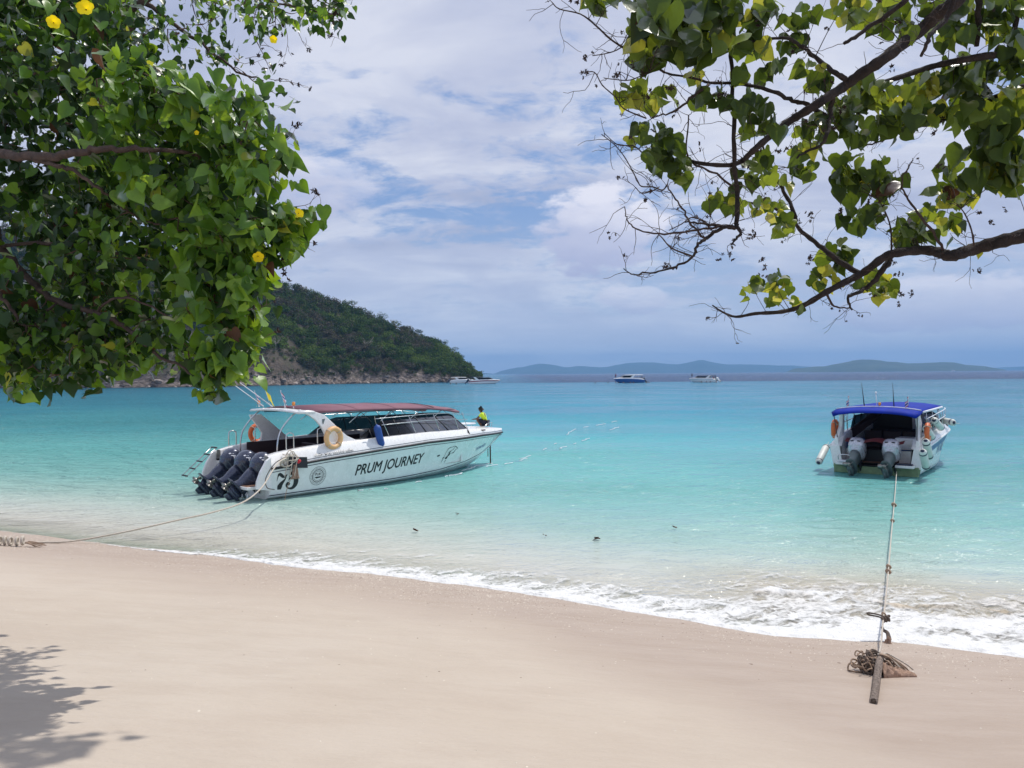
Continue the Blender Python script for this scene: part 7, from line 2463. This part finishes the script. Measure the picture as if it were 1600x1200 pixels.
    for k in range(60):
        cx_ = random.gauss(-.07, .095); cy_ = random.gauss(0, .06)
        a, b_ = random.uniform(.03, .10), random.uniform(.025, .075); rot = random.uniform(-1.2, 1.2); tl = random.uniform(.2, 1.1)
        pts = []
        hz = .04 + max(0, .20 - abs(cx_ + .02) * .5) * random.random()
        for t in np.linspace(0, 6.28, 18, endpoint=False):
            x = a * math.cos(t); y = b_ * math.sin(t) * math.cos(tl); z = b_ * math.sin(t) * math.sin(tl) + .015 * math.sin(3 * t)
            X_ = c0.x + cx_ + x * math.cos(rot) - y * math.sin(rot); Y_ = c0.y + cy_ + x * math.sin(rot) + y * math.cos(rot)
            Z_ = max(float(sandz(X_, Y_)) + .01, c0.z + hz + z)
            pts.append((X_, Y_, Z_))
        q = MB(); q.tube(pts, random.choice((.008, .011, .014)), 6, closed=True); q.build('rope_loop', random.choice((M_ROPEOLD, M_ROPEDARK, M_ROPEOLD)), hp, fix=False)
    for k in range(6):
        q = MB(); s0 = Vector((c0.x + .02 + random.gauss(0, .03), c0.y, c0.z + .22))
        q.tube(spline([s0, s0 + Vector((.09, -.05 + .02 * k, -.02)), s0 + Vector((.17 + .02 * k, -.09 + .02 * k, -.12)), s0 + Vector((.22 + .03 * k, -.1 + .03 * k, -.20))], 5), .010, 6)
        q.build('rope_strand', M_ROPE if k % 2 else M_ROPEOLD, hp, fix=False)
    # cloth
    ct = thing('old_cloth', 'pinkish brown rag caught under the rope heap, trailing to the right', 'cloth')
    nx, ny = 36, 16; vs = []
    for j in range(ny):
        for i in range(nx):
            u, v = i / (nx - 1), j / (ny - 1)
            X_ = c0.x - .05 + u * .42; Y_ = c0.y - .12 + (v - .5) * .24 * (1.25 - u * .85) + .02
            hgt = (.13 * (1 - u) ** 1.1 * math.sin(math.pi * min(1, v * 1.0)) ** .6 + .02) + .06 * float(fbm(np.array([u * 7.]), np.array([v * 9.]), 4, 77, .65)[0]) * (1.1 - u * .7) + .014 * math.sin(v * 34 + u * 11)
            if j in (0, ny - 1): hgt = 0
            vs.append((X_, Y_, float(sandz(X_, Y_)) + max(0, hgt)))
    me = np_mesh('cloth', np.array(vs), grid_faces(ny, nx), [M_CLOTH]); o = link('folded_cloth', me, ct)
    so = o.modifiers.new('thick', 'SOLIDIFY'); so.thickness = .008
    # post
    a_ = sandpt(1365, 1100); b_ = sandpt(1375, 1050) + Vector((0, 0, .17)); a_ = a_ + Vector((0, 0, .02))
    ps = thing('wrapped_post', 'weathered rope wrapped post lying on the sand below the rope heap', 'post')
    q = MB(); q.tube([a_.lerp(b_, t) for t in np.linspace(0, 1, 12)], [.023 + .003 * math.sin(i * 2) for i in range(12)], 12)
    q.build('core', M_ROPEDARK, ps, fix=False)
    ax = (b_ - a_).normalized(); u_ = ax.orthogonal().normalized(); w_ = ax.cross(u_); L_ = (b_ - a_).length
    n = int(L_ / .019)
    pts = []
    for i in range(n * 10):
        t = i / 10 * 2 * math.pi
        pts.append(a_ + ax * (L_ * i / (n * 10)) + (u_ * math.cos(t) + w_ * math.sin(t)) * (.029 + .005 * random.random()))
    q = MB(); q.tube(pts, .0085, 5); q.build('rope_wrapping', pmat('rope_weathered', (.30, .24, .20), .95, var=.6, vscale=45, bump=1, bscale=90, dirt=(.03, .025, .02), dirt_amt=.9), ps, fix=False)

    # --- floating white line beyond the big boat
    fl = thing('floating_line', 'white floating line drifting on the water off the bow', 'rope')
    for tr in ([(560, 768), (585, 766), (620, 764), (655, 757), (690, 748), (730, 738), (765, 729), (800, 724), (840, 712), (880, 700), (905, 692), (925, 684), (960, 670), (990, 662)],
               [(640, 757), (665, 752), (700, 745), (740, 731), (775, 724), (812, 719), (850, 703), (875, 690), (897, 672), (940, 664), (975, 656)]):
        S = spline([ground(x, y, 0) for x, y in tr], 14)
        mb = None; cur = []
        for i, p in enumerate(S + [None]):
            w = -1 if p is None else vnoise(np.array([i * .33]), np.array([tr[0][0] * 1.0]), 5)[0]
            if p is not None and w > .52:
                cur.append(p + Vector((0, 0, .035)) + Vector((random.gauss(0, .05), random.gauss(0, .05), 0)))
            else:
                if len(cur) > 2:
                    q = MB(); q.tube(cur, .009 + .0004 * cur[0].y * .5, 5); q.build('line_segment', M_PRINTWHITE, fl, fix=False)
                cur = []


ropes()


def flotsam():
    random.seed(9); rr = np.random.default_rng(9)
    def driftleaf(px, py, s_, label, a):
        p = ground(px, py, .02)
        P, F_ = leaf_shape(int(px))
        o = thing('dead_leaf', label, 'dead leaf', (p.x, p.y, .02))
        for k in range(2):
            me = np_mesh('blade', P * s_ * (1 - .3 * k), F_, [LEAFM[4]])
            b = link('blade', me, o); b.rotation_euler = (.25 + .5 * k, .2, a + k); b.location = (-.05 * k, 0, .02 + .02 * k)
            sm = b.modifiers.new('thick', 'SOLIDIFY'); sm.thickness = .01
    driftleaf(652, 831, .11, 'brown dead leaf floating near the left part of the foam', 1.4)
    driftleaf(936, 843, .14, 'larger brown leaf floating in the middle of the shallows', 1.8)
    driftleaf(1056, 826, .07, 'small dark leaf floating right of the middle', .6)
    driftleaf(716, 804, .05, 'tiny dark leaf floating farthest from the foam', 2.2)
    driftleaf(853, 838, .045, 'tiny dark leaf floating left of the larger brown one', .2)
    # shell and coral grit left by the wash: too many to count
    N = 9000
    V = []; F_ = []; n = 0; tries = 0
    mi = []
    while n < N and tries < 90000:
        tries += 1
        x = rr.uniform(-12, 8.5)
        s = -rr.exponential(.9) - rr.uniform(-.1, .2)
        if rr.random() < .25: s = -rr.uniform(0, 8)
        dens = .22 + .9 * math.exp(-((x + 2.3) / 2.3) ** 2) + .8 * math.exp(-((x - 4.9) / .35) ** 2) * (s > -.6)
        dens *= .25 + 1.2 * float(vnoise(np.array([x * 1.3]), np.array([s * 3.0]), 91)[0])
        if s < -2.5: dens *= .12
        if rr.random() > dens: continue
        y = float(ys(x)) + s / .89
        if y < 4: continue
        z = float(sandz(x, y))
        a = rr.uniform(0, 6.28); L_ = rr.uniform(.005, .014) * (1.0 if rr.random() < .96 else 1.8); w = L_ * rr.uniform(.4, .8); h = rr.uniform(.002, .007)
        ca, sa = math.cos(a), math.sin(a); o = len(V)
        for u, v, q in ((-L_, -w, 0), (L_, -w * .6, 0), (L_ * .7, w, 0), (-L_ * .8, w * .8, 0), (0, 0, h)):
            V.append((x + u * ca - v * sa, y + u * sa + v * ca, z + q - .0005))
        F_ += [(o, o + 1, o + 4), (o + 1, o + 2, o + 4), (o + 2, o + 3, o + 4), (o + 3, o, o + 4)]
        m0 = 1 if rr.random() < .12 else 0
        mi += [m0] * 4; n += 1
    me = np_mesh('shell_grit', np.array(V), np.array(F_), [pmat('shell_pale', (.66, .60, .50), .7, var=.2), pmat('shell_dark', (.16, .11, .08), .8)], False, None, mi)
    tag(link('shell_grit', me), 'pale coral and shell grit strewn along the wash line', 'shell grit', kind='stuff')


flotsam()
